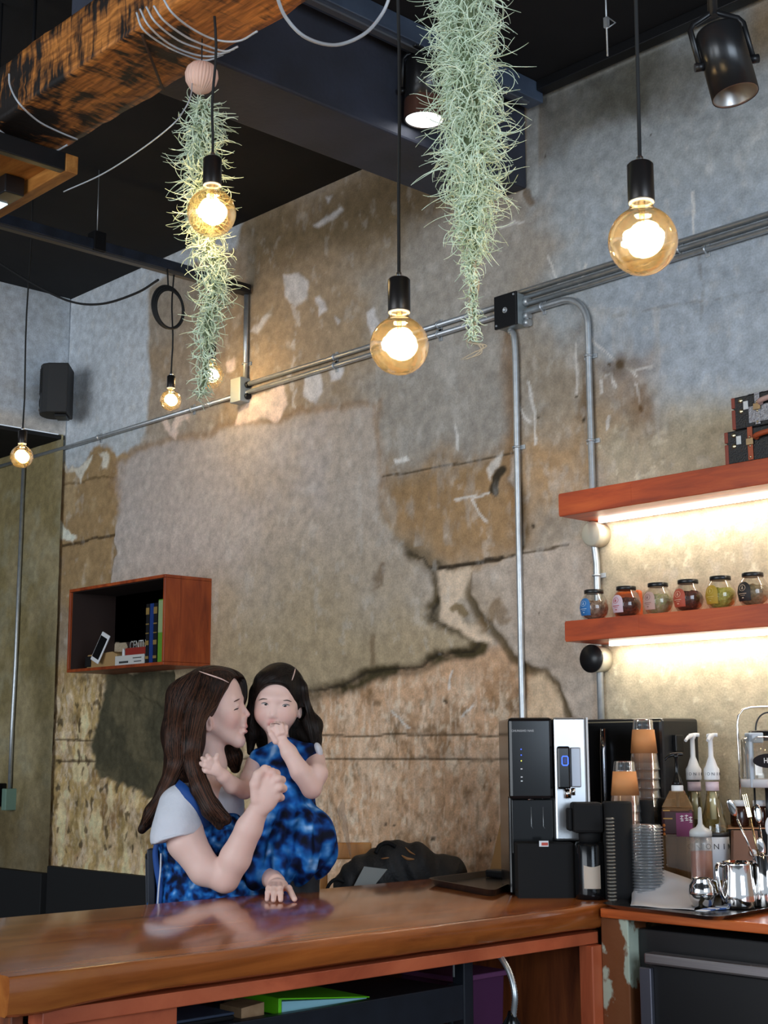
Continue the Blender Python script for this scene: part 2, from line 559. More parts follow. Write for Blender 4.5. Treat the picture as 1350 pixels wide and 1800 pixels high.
    mix(((px > 100) & (px < 225) & (py > 800) & (py < 1040)) * sstep(n2, .52, .68) * .6, lin((146, 126, 96)))
    streak([(112, 957), (210, 940)], (58, 44, 26), 1.6, 1.5, .25, .9, hh=-.004)
    streak([(112, 850), (205, 838)], (84, 66, 40), 1.4, 1.5, .25, .7)
    streak([(108, 925), (122, 940)], (196, 190, 176), 5, 4, .6, .8)
    # -- pale blue paint up in the far corner
    patch([(90, 500), (225, 478), (330, 432), (432, 385), (412, 436), (340, 462), (262, 505), (260, 742), (100, 800)], (154, 159, 164), 4, .25, .96, .002)
    patch([(100, 775), (262, 735), (262, 775), (140, 808), (100, 822)], (146, 152, 156), 6, 1, .9)
    # -- smooth grey plaster skim with its broken dark edge
    skim = [(206, 806), (330, 770), (430, 745), (560, 722), (664, 706), (668, 905), (690, 950), (735, 985), (772, 1003), (774, 1040), (756, 1082),
            (836, 1112), (828, 1138), (768, 1146), (738, 1172), (650, 1183), (600, 1206), (540, 1222), (470, 1250), (300, 1260), (185, 1185), (200, 1000)]
    a, b = warp(.55)
    d = sdpoly(a, b, skim)
    m = sstep(-d, -4, 7)
    top = 1 - sstep(py + (n1 - .5) * 160, 900, 1180)
    mix(m, lin((130, 115, 91))); mix(m * top * .95, lin((143, 135, 130)))
    mix(m * sstep(n1, .5, .66) * .35, lin((134, 118, 96)))
    edge = (1 - sstep(np.abs(d - 4), 5, 20)) * sstep(py, 925, 985) * sstep(px, 520, 560)
    mix(edge * (.55 + .5 * sstep(n2, .42, .6)), lin((62, 52, 34)))
    mix((1 - sstep(np.abs(d - 1), 0, 4)) * sstep(py, 940, 985) * sstep(px, 520, 560) * .8, lin((34, 28, 18)))
    h += .012 * sstep(-d, -3, 4) * sstep(py, 900, 960)
    mix((1 - sstep(np.abs(d), 2, 12)) * (1 - sstep(py, 860, 930)) * .4, lin((112, 84, 56)))
    streak([(668, 1000), (672, 1030)], (78, 60, 40), 3, 9, .8, .6)
    streak([(668, 1120), (671, 1165)], (78, 60, 40), 3, 8, .8, .6)
    # -- pale exposed neck between the skims
    patch([(778, 1004), (830, 996), (826, 1040), (800, 1062), (812, 1085), (848, 1096), (856, 1122), (840, 1118), (800, 1096), (774, 1080)], (166, 148, 128), 5, .7, .95)
    streak([(800, 1060), (815, 1072)], (96, 78, 48), 6, 5, .8, .8)
    # -- second skim to the right
    sk2 = [(832, 1000), (870, 985), (915, 973), (980, 962), (1046, 946), (1062, 1100), (1062, 1300), (1012, 1262), (1004, 1236), (985, 1206), (958, 1182), (922, 1174), (898, 1158),
           (884, 1128), (868, 1106), (846, 1076), (834, 1040)]
    d2 = sdpoly(a, b, sk2)
    m2 = sstep(-d2, -4, 6)
    mix(m2, lin((140, 128, 116)))
    mix(m2 * sstep(n1, .5, .64) * .5, lin((124, 108, 88)))
    e2 = (1 - sstep(np.abs(d2 - 3), 4, 13)) * sstep(py, 1000, 1060) * (px < 1030)
    mix(e2 * .85, lin((66, 54, 34))); h += .008 * sstep(-d2, -3, 4) * (px < 1045)
    streak([(848, 1096), (872, 1060), (884, 1090)], (86, 66, 40), 5, 8, .8, .6)
    patch([(926, 1190), (956, 1186), (990, 1222), (998, 1262), (926, 1262)], (168, 146, 120), 10, .8, .9)
    # -- board-mark grooves
    for pts, w in (([(100, 1301), (545, 1293), (905, 1291)], 1.0), ([(100, 1338), (545, 1334), (905, 1335)], 1.1), ([(772, 1000), (845, 990), (905, 976), (1000, 960)], 1.8), ([(672, 836), (760, 823), (905, 796)], 1.2),
                   ):
        streak(pts, (52, 40, 24), w, 1.6, .12, .85, hh=-.003)
    for pts in ([(1040, 560), (1200, 532), (1350, 510)], [(1234, 410), (1236, 560)]): streak(pts, (84, 76, 64), 1.0, 3, .3, .4, gate=sstep(n3, .42, .58))
    streak([(775, 1000), (880, 980)], (36, 28, 18), 2.2, 3, .2, .9)
    # -- chips of old pale paint
    for poly in ([(502, 486), (530, 478), (546, 492), (543, 520), (520, 542), (504, 524)], [(556, 524), (566, 522), (574, 548), (562, 556)], [(438, 580), (470, 552), (476, 558), (450, 586)],
                 [(646, 548), (660, 536), (668, 572), (655, 600)], [(533, 668), (566, 655), (570, 690), (556, 712), (535, 700)], [(580, 650), (602, 648), (598, 668), (584, 670)],
                 [(590, 560), (600, 566), (596, 574)], [(568, 345), (580, 343), (576, 356)], [(545, 395), (600, 360), (604, 366), (560, 398)]):
        patch(poly, (164, 160, 158), 3, .35, .92, .0015)
    for poly in ([(422, 716), (440, 700), (500, 680), (506, 712), (480, 740), (462, 728), (418, 752)], [(288, 742), (302, 738), (306, 762), (318, 740), (326, 748), (312, 778), (300, 772)],
                 [(316, 728), (334, 724), (334, 742), (318, 746)], [(400, 640), (416, 628), (414, 650), (400, 656)]):
        patch(poly, (178, 160, 148), 3, .5, .92, .0015)
    for poly in ([(182, 812), (196, 806), (198, 828), (186, 834)], [(118, 820), (135, 808), (160, 818), (140, 836)]):
        patch(poly, (176, 172, 160), 4, 1, .85, .001)
    streak([(516, 545), (512, 600), (508, 660), (520, 720)], (160, 156, 152), 2.4, 3, .8, .6, gate=sstep(n3, .4, .55))
    patch([(690, 806), (712, 796), (716, 804), (694, 813)], (176, 172, 166), 2, .3, .9)
    patch([(858, 822), (872, 800), (886, 790), (882, 818), (866, 846)], (160, 154, 146), 4, .6, .9)
    streak([(886, 828), (870, 862)], (30, 26, 18), 5, 6, .6, .95)
    patch([(905, 812), (925, 790), (930, 840), (912, 860)], (158, 150, 142), 8, 1, .7)
    # -- scrapes and scratches
    mid = (px > 660) & (px < 1160) & (py > 540) & (py < 960)
    mix(mid * sstep(fbm(U * 2.2, V * .8, 9, 201, 5), .52, .74) * .35, lin((146, 142, 136)))
    mix((py > 120) * (py < 1150) * sstep(fbm(U * 1.4, V, 17, 211, 5), .60, .76) * .25, lin((160, 156, 150)))
    for pts in ([(960, 452), (992, 506)], [(1028, 466), (1018, 500)], [(1035, 588), (1060, 610), (1092, 640)], [(1016, 600), (1012, 690)], [(1064, 660), (1074, 652), (1080, 682)], [(1055, 668), (1056, 690)],
                [(1118, 652), (1146, 648)], [(1118, 680), (1126, 708)], [(1066, 730), (1066, 755)], [(930, 672), (945, 780)], [(800, 880), (860, 868)], [(798, 750), (800, 790)], [(830, 880), (850, 920)],
                [(1222, 340), (1224, 430)], [(880, 400), (925, 388)], [(690, 1250), (720, 1280)], [(788, 1215), (796, 1180)], [(815, 1262), (835, 1240)], [(905, 700), (930, 740)], [(1100, 640), (1120, 665)]):
        streak(pts, (172, 168, 162), 1.3, 2, .35, .7)
    for (x, y, r) in ((1093, 640, 9), (1070, 636, 5), (1128, 718, 6), (936, 930, 4), (946, 732, 3), (1028, 736, 3), (676, 1456, 3), (690, 1456, 2), (865, 1470, 3), (760, 1476, 4), (1012, 696, 2), (959, 273, 2), (1146, 233, 2), (950, 1080, 2), (785, 1240, 4)):
        m_ = 1 - sstep(np.hypot(wx * .4 + px * .6 - x, wy * .4 + py * .6 - y), r * .5, r * 1.3)
        mix(m_ * .9, lin((44, 36, 24)))
    mix((1 - sstep(np.hypot(wx - 1090, (wy - 640) * 1.4), 10, 46)) * .6, lin((78, 60, 38)))
    mix((1 - sstep(np.hypot(wx - 1128, (wy - 716) * 1.2), 8, 36)) * .5, lin((92, 66, 38)))
    mix((1 - sstep(np.hypot(px - 870, (py - 1450)), 1, 6)) * 0, lin((60, 50, 30)))
    # -- plaster peeled away behind the seats, dark scratch coat
    dk = [(184, 1176), (312, 1172), (332, 1400), (240, 1402), (222, 1388), (176, 1366), (162, 1318), (166, 1280), (176, 1262), (184, 1212)]
    dd = sdpoly(*warp(.5), dk)
    mm = sstep(-dd, -2, 4)
    mix(mm, lin((58, 54, 40))); mix(mm * sstep(n2, .46, .66) * .6, lin((84, 76, 56)))
    h -= .010 * mm
    # -- mould under the ceiling and pale rims
    rim = sdline(px, py, [(928, 168), (1300, 4), (1700, -172)])
    patch([(944, 175), (1290, 20), (1700, -160), (1700, -60), (1300, 110), (1180, 190), (1060, 215), (960, 260)], (70, 64, 50), 40, 1.5, .7)
    patch([(1010, 120), (1110, 80), (1180, 100), (1120, 190), (1030, 190)], (50, 46, 34), 26, 1.5, .6)
    mix((1 - sstep(rim, 10, 22)) * (px > 926) * .8, lin((132, 130, 122)))
    mix((1 - sstep(np.abs(px - 936), 8, 13)) * ((py > 150) & (py < 345)) * .85, lin((142, 144, 142)))
    mix(sstep(px, 1290, 1340) * (1 - sstep(py, 30, 160)) * .5, lin((120, 92, 52)))
    streak([(934, 340), (940, 356)], (80, 60, 34), 4, 6, .5, .7)
    mix((px > 1050) * sstep(fbm(U, V, 30, 231, 3), .70, .78) * sstep(py, 700, 800) * .5, lin((176, 170, 150)))
    # -- the ends out past the picture
    rgb = np.clip(rgb * WK, 0, .85)
    return rgb, h
us = np.concatenate([np.arange(-6.42, -1.85, .0072), np.linspace(-1.85, 1.6, 60)])
vs_ = np.concatenate([np.linspace(0, .84, 10)[:-1], np.arange(.84, CEIL + .001, .0072), [CEIL + .01]])
grid_wall('wall_main', (0, W, 0), (1, 0, 0), (0, 0, 1), us, vs_, paint_main)

def paint_annex(U, V, px, py):
    n1 = fbm(U, V, 2.2, 5, 5); n2 = fbm(U, V, 9, 25, 4)
    rgb = np.empty(px.shape + (3,)); rgb[:] = lin((126, 114, 86))
    def mix(m, c):
        nonlocal rgb
        rgb = rgb + (lin(c) - rgb) * m[..., None]
    mix(sstep(n1, .42, .62) * .8, (106, 94, 62)); mix(sstep(n2, .5, .7) * .4, (128, 124, 104))
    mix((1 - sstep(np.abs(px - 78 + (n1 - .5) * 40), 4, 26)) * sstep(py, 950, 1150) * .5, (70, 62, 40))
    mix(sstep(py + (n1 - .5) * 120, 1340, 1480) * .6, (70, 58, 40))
    return np.clip(rgb * 1.9, 0, .8), (n2 - .5) * .006
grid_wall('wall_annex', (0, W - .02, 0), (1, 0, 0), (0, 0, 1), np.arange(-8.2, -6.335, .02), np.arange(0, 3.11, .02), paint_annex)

def paint_bulk(U, V, px, py):
    n1 = fbm(U, V, 2.2, 8, 5); n2 = fbm(U, V, 9, 28, 4)
    rgb = np.empty(px.shape + (3,)); rgb[:] = lin((150, 157, 164))
    def mix(m, c):
        nonlocal rgb
        rgb = rgb + (lin(c) - rgb) * m[..., None]
    mix(sstep(n1, .45, .65) * .5, (140, 146, 150))
    mix(sstep(n2, .6, .7) * .3, (128, 124, 116))
    mix((1 - sstep(V + (n1 - .5) * .1, .03, .10)) * .6, (158, 150, 138))
    return np.clip(rgb * 2.1, 0, .85), (n2 - .5) * .003
# bulkhead that drops from the ceiling at the far end
grid_wall('wall_bulkhead', (-6.34, 0, 3.09), (0, 1, 0), (0, 0, 1), np.arange(-1.5, W + .01, .03), np.arange(0, CEIL - 3.09 + .02, .02), paint_bulk)

BLACKP = mat('matt_black_ceiling_paint', (.018, .0185, .0195, 1), .9, spec=.2, noise=(3, (.026, .026, .028, 1), .8))
m = MB(); m.box((-6.50, -5, CEIL), (4.5, W + .2, CEIL + .2))
struct(m.build('ceiling', BLACKP))
m = MB(); m.box((-8.4, -5, 3.07), (-6.36, W + .2, 3.09))
struct(m.build('ceiling_annex', BLACKP))
FLOORM = mat('dark_concrete_floor', (.09, .08, .07, 1), .5, noise=(4, (.05, .045, .04, 1), 1))
m = MB(); m.box((-8.4, -5, -.1), (4.5, W + .2, 0))
struct(m.build('floor', FLOORM))
m = MB(); m.box((-8.42, -5, 0), (-8.3, W + .2, 3.07))
struct(m.build('wall_far', mat('dark_far_wall', (.06, .055, .045, 1), .9)))
DADO = mat('black_painted_dado', (.016, .016, .017, 1), .7, spec=.3)
m = MB(); m.box((-6.335, W - .03, 0), (-3.25, W + .02, .90), .004); struct(m.build('trim_1', DADO))
m = MB(); m.box((-8.2, W - .06, 0), (-6.337, W - .015, .865), .004); struct(m.build('trim_2', DADO))

# ceiling beam that runs out from the wall
BEAMM = mat('blue_black_painted_beam', (.050, .057, .084, 1), .6, spec=.4, noise=(5, (.034, .036, .046, 1), .9), bump=(60, .12))
bz = onY(927, 332, W)[2]
bx1 = onY(927, 332, W)[0]; bx0 = onY(826, 370, W)[0]
m = MB(); m.box((bx0, 1.97, bz), (bx1, W - .002, CEIL + .02), .008)
struct(m.build('ceiling_beam', BEAMM))
# ================================================================== hanging from the ceiling
STEEL = mat('galvanised_steel', (.60, .63, .65, 1), .42, .75, noise=(40, (.46, .48, .49, 1), .7))
BLACKM = mat('satin_black_metal', (.011, .011, .012, 1), .35, spec=.4)
BLACKG = mat('gloss_black_plastic', (.006, .0063, .007, 1), .14, spec=.32)
BLACKR = mat('matt_black_rubber', (.009, .009, .0094, 1), .75, spec=.2)
CORD = mat('black_cloth_cord', (.012, .012, .012, 1), .8)
WHITEP = mat('white_plastic', (.72, .73, .74, 1), .4)

# ---- charred timber beam
def charred():
    m = bpy.data.materials.new('charred_timber'); m.use_nodes = True
    nt = m.node_tree; N = nt.nodes; L = nt.links
    b = N['Principled BSDF']; b.inputs['Roughness'].default_value = .55; b.inputs['Specular IOR Level'].default_value = .4
    tc = N.new('ShaderNodeTexCoord')
    def nz(scale, sc, detail=7, dist=0.0):
        mp = N.new('ShaderNodeMapping'); mp.inputs['Scale'].default_value = sc
        L.new(tc.outputs['Object'], mp.inputs[0])
        t = N.new('ShaderNodeTexNoise'); t.inputs['Scale'].default_value = scale; t.inputs['Detail'].default_value = detail
        t.inputs['Distortion'].default_value = dist
        L.new(mp.outputs[0], t.inputs['Vector']); return t
    grain = nz(9, (1, 9, 9), 6)
    cr = N.new('ShaderNodeValToRGB'); e = cr.color_ramp.elements
    e[0].position = .3; e[0].color = srgb(100, 56, 22, 1.5); e[1].position = .7; e[1].color = srgb(192, 122, 58, 1.5)
    L.new(grain.outputs['Fac'], cr.inputs[0])
    sawn = nz(5, (14, 3, 2), 5)      # saw marks run across the timber
    burn = nz(4.5, (1, 1.6, 1.2), 6, .8)
    ad = N.new('ShaderNodeMath'); ad.operation = 'MULTIPLY_ADD'; ad.inputs[1].default_value = .55
    L.new(sawn.outputs['Fac'], ad.inputs[0]); L.new(burn.outputs['Fac'], ad.inputs[2])
    sx = N.new('ShaderNodeSeparateXYZ'); L.new(tc.outputs['Object'], sx.inputs[0])
    gx = N.new('ShaderNodeMapRange'); gx.inputs[1].default_value = -4.0; gx.inputs[2].default_value = -2.8
    gx.inputs[3].default_value = .10; gx.inputs[4].default_value = -.06
    L.new(sx.outputs[0], gx.inputs[0])
    ad2 = N.new('ShaderNodeMath'); ad2.operation = 'ADD'; L.new(ad.outputs[0], ad2.inputs[0]); L.new(gx.outputs[0], ad2.inputs[1])
    mr = N.new('ShaderNodeMapRange'); mr.inputs[1].default_value = .70; mr.inputs[2].default_value = .86
    L.new(ad2.outputs[0], mr.inputs[0])
    mx = N.new('ShaderNodeMix'); mx.data_type = 'RGBA'; mx.inputs[7].default_value = (.016, .012, .010, 1)
    L.new(mr.outputs[0], mx.inputs[0]); L.new(cr.outputs[0], mx.inputs[6]); L.new(mx.outputs[2], b.inputs['Base Color'])
    bp = N.new('ShaderNodeBump'); bp.inputs['Strength'].default_value = .5; bp.inputs['Distance'].default_value = .008
    L.new(ad.outputs[0], bp.inputs['Height']); L.new(bp.outputs[0], b.inputs['Normal'])
    return m
CHAR = charred()
TZ = 3.35
def rough_beam():
    nx, per = 150, 40
    X = np.linspace(-3.93, 1.5, nx)
    sec = []
    y0, y1, z0, z1 = 1.895, 2.141, TZ, TZ + .18
    for k in range(per):
        t = k / per * 4; s = int(t); f = t - s
        sec.append([(y0 + (y1 - y0) * f, z0), (y1, z0 + (z1 - z0) * f), (y1 - (y1 - y0) * f, z1), (y0, z1 - (z1 - z0) * f)][s])
    sec = np.array(sec); c = np.array([(y0 + y1) / 2, (z0 + z1) / 2])
    nrm = sec - c; nrm /= np.linalg.norm(nrm, axis=1)[:, None]
    vs = []
    for i, x in enumerate(X):
        uu = np.full(per, x); vv = np.arange(per) * .35
        dn = (fbm(uu, vv, 6, 300, 3) - .5) * .014 + (fbm(uu, vv, 30, 310, 2) - .5) * .006
        w = .012 * math.sin(x * 1.3)
        p = sec + nrm * dn[:, None]
        for k in range(per):
            vs.append((x + (random.uniform(-.012, .012) if i == 0 else 0), p[k, 0] + w * .4, p[k, 1] + w * .5))
    fs = [(i * per + k, i * per + (k + 1) % per, (i + 1) * per + (k + 1) % per, (i + 1) * per + k) for i in range(nx - 1) for k in range(per)]
    m = MB(); m.add(vs, fs, True)
    m.f.append(tuple(range(per))); m.s.append(False)
    m.f.append(tuple((nx - 1) * per + k for k in range(per))); m.s.append(False)
    return m
tb = thing('timber_beam', 'scorched orange-brown timber beam hanging under the black ceiling', 'beam', (-1.2, 2.02, TZ))
rough_beam().build('timber', CHAR, tb)
m = MB()
m.box((-3.95, 1.88, TZ - .012), (-3.91, 2.155, TZ - .002), .002)
m.build('end_bracket', BLACKM, tb)
for x in (-3.75, -1.0, 1.0):
    m = MB(); m.tube([(x, 2.02, TZ + .16), (x, 2.02, CEIL)], .006, 8); m.build('hanger_rod', BLACKM, tb)
m = MB(); m.tube([onZ(250, 62, TZ - .004), onZ(287, 158, TZ - .004)], .004, 8); m.build('strap_rod', mat('dark_brown_rod', srgb(58, 36, 22), .6), tb)

# ---- wires slung round the timber
WIRE = mat('pale_grey_wire', (.50, .53, .56, 1), .4, spec=.5)
def pxpath(pts, n=10):
    return bez([dep(x, y, t) for x, y, t in pts], n)
def tt(x, y, Y):       # camera depth of the point on plane y=Y
    return proj(onY(x, y, Y))[2]
YN, YF = 1.870, 2.170
def sling(name, label, paths, r=.0030, group=None):
    c = thing(name, label, 'wire', dep(*paths[0][0]), group)
    for p in paths:
        m = MB(); m.tube(pxpath(p), r, 6); m.build('wire', WIRE, c)
    return c
def arc(pts):
    # up the near side, under the timber, up the far side
    out = []
    for (x, y) in pts:
        p = onZ(x, y, TZ - .022)
        if p[1] < YN: p = onY(x, y, YN)
        elif p[1] > YF: p = onY(x, y, YF)
        out.append((x, y, proj(p)[2]))
    return out
sling('wire_loop', 'bundle of pale wires slung in loops under the scorched timber beam', [
    arc([(240, 22), (252, 52), (290, 80), (330, 98), (362, 106), (392, 96)]),
    arc([(246, 16), (262, 46), (296, 76), (336, 94), (372, 99), (404, 90)]),
    arc([(257, 12), (274, 40), (312, 70), (350, 85), (386, 94), (412, 86)]),
    arc([(270, 10), (288, 36), (326, 64), (362, 80), (396, 90), (418, 82)]),
    arc([(286, -4), (304, 24), (340, 52), (380, 70), (420, 72), (452, 55)])])
sling('wire_loop', 'three thin wires sagging under the charred end of the timber beam', [
    arc([(16, 130), (18, 152), (34, 182), (66, 212), (100, 230), (136, 245)]),
    arc([(-20, 215), (0, 230), (30, 250), (70, 264), (96, 266), (118, 255)]),
    arc([(-20, 236), (0, 247), (30, 260), (66, 271), (84, 271), (98, 267)])])
m = MB(); m.tube(bez([dep(484, -14, 3.0), dep(502, 30, 3.05), dep(538, 66, 3.1), dep(590, 79, 3.2), dep(640, 60, 3.25), dep(672, 24, 3.3), dep(688, -14, 3.3)], 8), .0042, 8)
tag(m.build('sagging_cable', WIRE), 'grey cable drooping in a half circle in front of the black beam', 'cable')
m = MB(); m.tube(bez([dep(112, 337, 3.9), dep(180, 306, 3.75), dep(246, 264, 3.6), dep(300, 222, 3.5), dep(322, 196, 3.55), dep(336, 165, 3.62), onZ(338, 122, TZ - .001)], 8), .0018, 6)
tag(m.build('loose_wire', WIRE), 'single thin loose wire slanting up across the black ceiling', 'wire')

# ---- wooden light tray beyond the timber's end
TRAYW = wood('amber_board', srgb(120, 72, 26, 1.6), srgb(150, 98, 44, 1.6), srgb(176, 124, 62, 1.6), (2, 10, 10), .5)
tr_z = 3.263
A = onZ(137, 307, tr_z)
tray = thing('hanging_light_tray', 'wooden hanging light tray at the charred end of the timber beam', 'lamp', (A[0] - .6, A[1] - .2, tr_z))
x1, y1 = A[0], A[1]; x0 = x1 - 1.3; y0 = y1 - .42
m = MB(); m.box((x0, y1 - .045, tr_z), (x1, y1, tr_z + .06), .003); m.build('rail', TRAYW, tray)
m = MB(); m.box((x0, y0, tr_z), (x1, y0 + .045, tr_z + .06), .003); m.build('rail', TRAYW, tray)
m = MB(); m.box((x1 - .03, y0 + .046, tr_z), (x1, y1 - .046, tr_z + .06), .003); m.build('end_rail', BLACKM, tray)
m = MB(); m.box((x0, y0 + .046, tr_z + .045), (x1 - .031, y1 - .046, tr_z + .058)); m.build('top_panel', TRAYW, tray)
B = onZ(10, 345, tr_z - .01)
m = MB(); m.box((B[0] - .28, B[1] - .035, tr_z - .02), (B[0] + .06, B[1] + .035, tr_z + .043), .004); lampb = m.build('lamp_housing', BLACKM, tray)
m = MB(); m.box((B[0] - .26, B[1] - .024, tr_z - .024), (B[0] - .03, B[1] + .024, tr_z - .0205)); m.build('lamp_lens', mat('lamp_lens', (.8, .85, .85, 1), .3, emit=(.8, .95, 1, 1), estr=.8), lampb)
for x in (x0 + .2, x1 - .15):
    m = MB(); m.tube([(x, (y0 + y1) / 2, tr_z + .058), (x, (y0 + y1) / 2, CEIL)], .004, 8); m.build('hanger_rod', BLACKM, tray)

# ---- pendants
tx = onY(440, 515, W)[0]; tz = onY(440, 515, W)[2]
AMBER = clear('amber_bulb_glass', (1.0, .94, .78, 1), .22, .02, .03, (.9, .66, .30, 1))
FIL = mat('glowing_filament', (1, .8, .5, 1), .5, emit=(1, .80, .48, 1), estr=34)
SOCK = mat('dark_bronze_socket', (.030, .026, .025, 1), .32, .6)
RINGM = mat('white_ceramic_ring', (.78, .72, .62, 1), .3)
def pendant(px, py, t, D, label, watt, top=CEIL, lean=0.0):
    c = dep(px, py, t)
    R = D / 2
    p = thing('pendant_lamp', label, 'lamp', (c[0], c[1], c[2] - R), 'bare globe bulb pendants')
    neck = R * 1.12
    m = MB()
    prof = []
    a0 = math.radians(24)
    for i in range(25):
        a = math.pi - (math.pi - a0) * i / 24
        prof.append((max(R * math.sin(a), 1e-4), R * math.cos(a)))
    prof += [(R * .36, R * 1.02), (R * .31, R * 1.12), (R * .30, R * 1.24)]
    m.lathe(prof, 40, c); bulb = m.build('glass_bulb', AMBER, p)
    m = MB()
    # caged spiral filament
    for k in range(6):
        pts = []
        for i in range(19):
            f = i / 18
            an = k * math.pi / 3 + f * 2.6
            rr = R * (.10 + .52 * math.sin(math.pi * min(1, f * 1.05)) * (.75 + .25 * math.sin(k * 2.1 + f * 9)))
            pts.append((c[0] + rr * math.cos(an), c[1] + rr * math.sin(an), c[2] + R * (.45 - .85 * f)))
        m.tube(pts, R * .10, 6)
    m.build('filament', FIL, bulb)
    m = MB(); m.tube([(c[0], c[1], c[2] + R * 1.2), (c[0], c[1], c[2] + R * .42)], [R * .12, R * .06], 10); m.build('filament_stem', clear('stem_glass', (1, .9, .7, 1), .2), bulb)
    sh = R * 1.18; sr = R * .385
    m = MB(); m.lathe([(sr * .96, 1.20 * R), (sr * .96, 1.16 * R), (sr * .72, 1.15 * R), (sr * .72, 1.2 * R)], 32, c); m.build('ceramic_ring', RINGM, p)
    m = MB(); m.lathe([(sr * .98, 1.195 * R), (sr, 1.22 * R), (sr, 1.20 * R + sh - .004), (sr - .004, 1.20 * R + sh), (sr * .2, 1.20 * R + sh + .001), (.0001, 1.2 * R + sh + .001)], 32, c); m.build('socket', SOCK, p)
    zt = c[2] + 1.2 * R + sh
    m = MB(); m.lathe([(.006, 0), (.0075, .003), (.006, .012), (.004, .014)], 14, (c[0], c[1], zt)); m.build('cord_grip', mat('nickel', (.6, .6, .6, 1), .3, 1), p)
    ptc = [(c[0], c[1], zt + .012)]
    nseg = 8
    for i in range(1, nseg + 1):
        f = i / nseg
        ptc.append((c[0] + .003 * math.sin(f * 9 + px), c[1] + lean * f + .003 * math.cos(f * 7 + px), zt + .012 + (top - zt - .012) * f))
    m = MB(); m.tube(ptc, .0036, 8); m.build('cord', CORD, p)
    d = bpy.data.lights.new('bulb_light', 'POINT'); d.energy = watt; d.color = (1, .66, .32); d.shadow_soft_size = R * .4
    o = bpy.data.objects.new('bulb_light', d); COL.objects.link(o); o.location = c
    o.parent = p; o.matrix_parent_inverse = parent_inv(p)
    return p
pendant(1130, 424, 2.52, .125, 'largest lit globe pendant, hanging in front of the upper right wall', 4.5)
pendant(702, 608, 2.955, .125, 'lit globe pendant hanging lowest in the middle, left of the black junction box', 4.5)
pendant(372, 374, 3.57, .125, 'lit globe pendant hanging in front of the left hanging moss', 4.5, TZ + .01)
pendant(300, 704, 5.90, .091, 'small lit globe pendant hanging below the coiled black cable', 2.5, tz)
pendant(370, 660, 6.06, .118, 'lit globe pendant half behind the tail of the left hanging moss', 2.5, tz)
pendant(38, 803, 5.90, .096, 'lit globe pendant at the far left below the loudspeaker', 2.5)

# ---- lighting tracks
TRK = mat('blue_black_track', (.030, .036, .050, 1), .35, .3, noise=(14, (.05, .065, .10, 1), .8))
tx = onY(440, 515, W)[0]; tz = onY(440, 515, W)[2]
lt = thing('lighting_track', 'long dark suspended lighting track above the coiled cable, reaching the wall', 'track', (tx, 2.4, tz))
m = MB(); m.box((tx - .022, -1.5, tz - .005), (tx + .022, W - .16, tz + .038), .002); m.build('rail', TRK, lt)
m = MB(); m.box((tx - .014, -1.5, tz - .016), (tx + .014, W - .16, tz - .005)); m.build('rail_lip', mat('track_lip', (.12, .115, .11, 1), .4, .3), lt)
m = MB(); m.box((tx - .026, W - .30, tz - .012), (tx + .026, W - .015, tz + .03), .003); m.build('end_feed', BLACKM, lt)
cl = onX(170, 432, tx)
m = MB(); m.box((tx - .028, cl[1] - .028, tz - .008), (tx + .028, cl[1] + .028, tz + .075), .003); clamp = m.build('hanger_clamp', BLACKM, lt)
m = MB(); m.tube([(tx, cl[1], tz + .07), (tx, cl[1], CEIL)], .002, 6); m.build('hanger_wire', STEEL, clamp)
# coil of cable
cp = onX(295, 540, tx + .03)
m = MB()
for k in range(3):
    R1, R2 = .078 - .004 * k, .092 - .004 * k
    pts = [(tx + .03 + .008 * k, cp[1] + R1 * math.sin(a), cp[2] + R2 * math.cos(a) - .006 * k) for a in np.linspace(0, 2 * math.pi, 40)[:-1]]
    m.tube(pts, .0055, 8, closed=True)
m.tube([(tx + .03, cp[1], cp[2] + .085), (tx + .02, cp[1], tz - .002)], .004, 6)
tag(m.build('cable_coil', CORD), 'coiled black cable hanging from the dark lighting track', 'cable')
m = MB(); m.tube(bez([dep(-30, 440, 6.0), dep(0, 463, 6.0), dep(60, 500, 6.0), dep(124, 530, 5.95), dep(180, 534, 5.85), dep(240, 515, 5.7), dep(278, 492, 5.55)], 10), .005, 8)
tag(m.build('slack_cable', CORD), 'slack black cable sagging from the ceiling to the dark lighting track', 'cable')

t2 = onY(935, 152, W)
mt = thing('lighting_track', 'bluish lighting track along the beam behind the right hanging moss', 'track', (t2[0] - .02, 2.0, CEIL - .06))
tX = bx1 + .075
m = MB(); m.box((tX - .035, -2, CEIL - .075), (tX + .035, W - .03, CEIL - .002), .003); m.build('rail', mat('track_blue', (.14, .19, .28, 1), .35, .4, noise=(9, (.09, .12, .18, 1), .8)), mt)
m = MB(); m.box((tX - .012, -2, CEIL - .083), (tX + .012, W - .08, CEIL - .0755)); m.build('rail_slot', mat('track_slot', (.42, .44, .46, 1), .3, .8), mt)
wt = thing('lighting_track', 'thin black rail along the top of the concrete wall', 'track', (-1.5, W - .05, CEIL - .03))
m = MB(); m.box((tX + .04, W - .07, CEIL - .04), (1.4, W - .02, CEIL - .002), .003); m.build('rail', BLACKM, wt)
hk = dep(1066, 40, 3.9)
m = MB(); m.tube([(hk[0], hk[1], CEIL), (hk[0], hk[1], hk[2] - .10)], .0025, 6)
m.tube([(hk[0], hk[1], hk[2] + .02), hk + CR * .025 - CU * .0, (hk[0], hk[1], hk[2] - .018)], .002, 6)
m.box((hk[0] - .006, hk[1] - .006, hk[2] - .015), (hk[0] + .006, hk[1] + .006, hk[2] + .015))
tag(m.build('ceiling_hook', STEEL), 'small metal wire hook hanging from the black ceiling', 'hook')

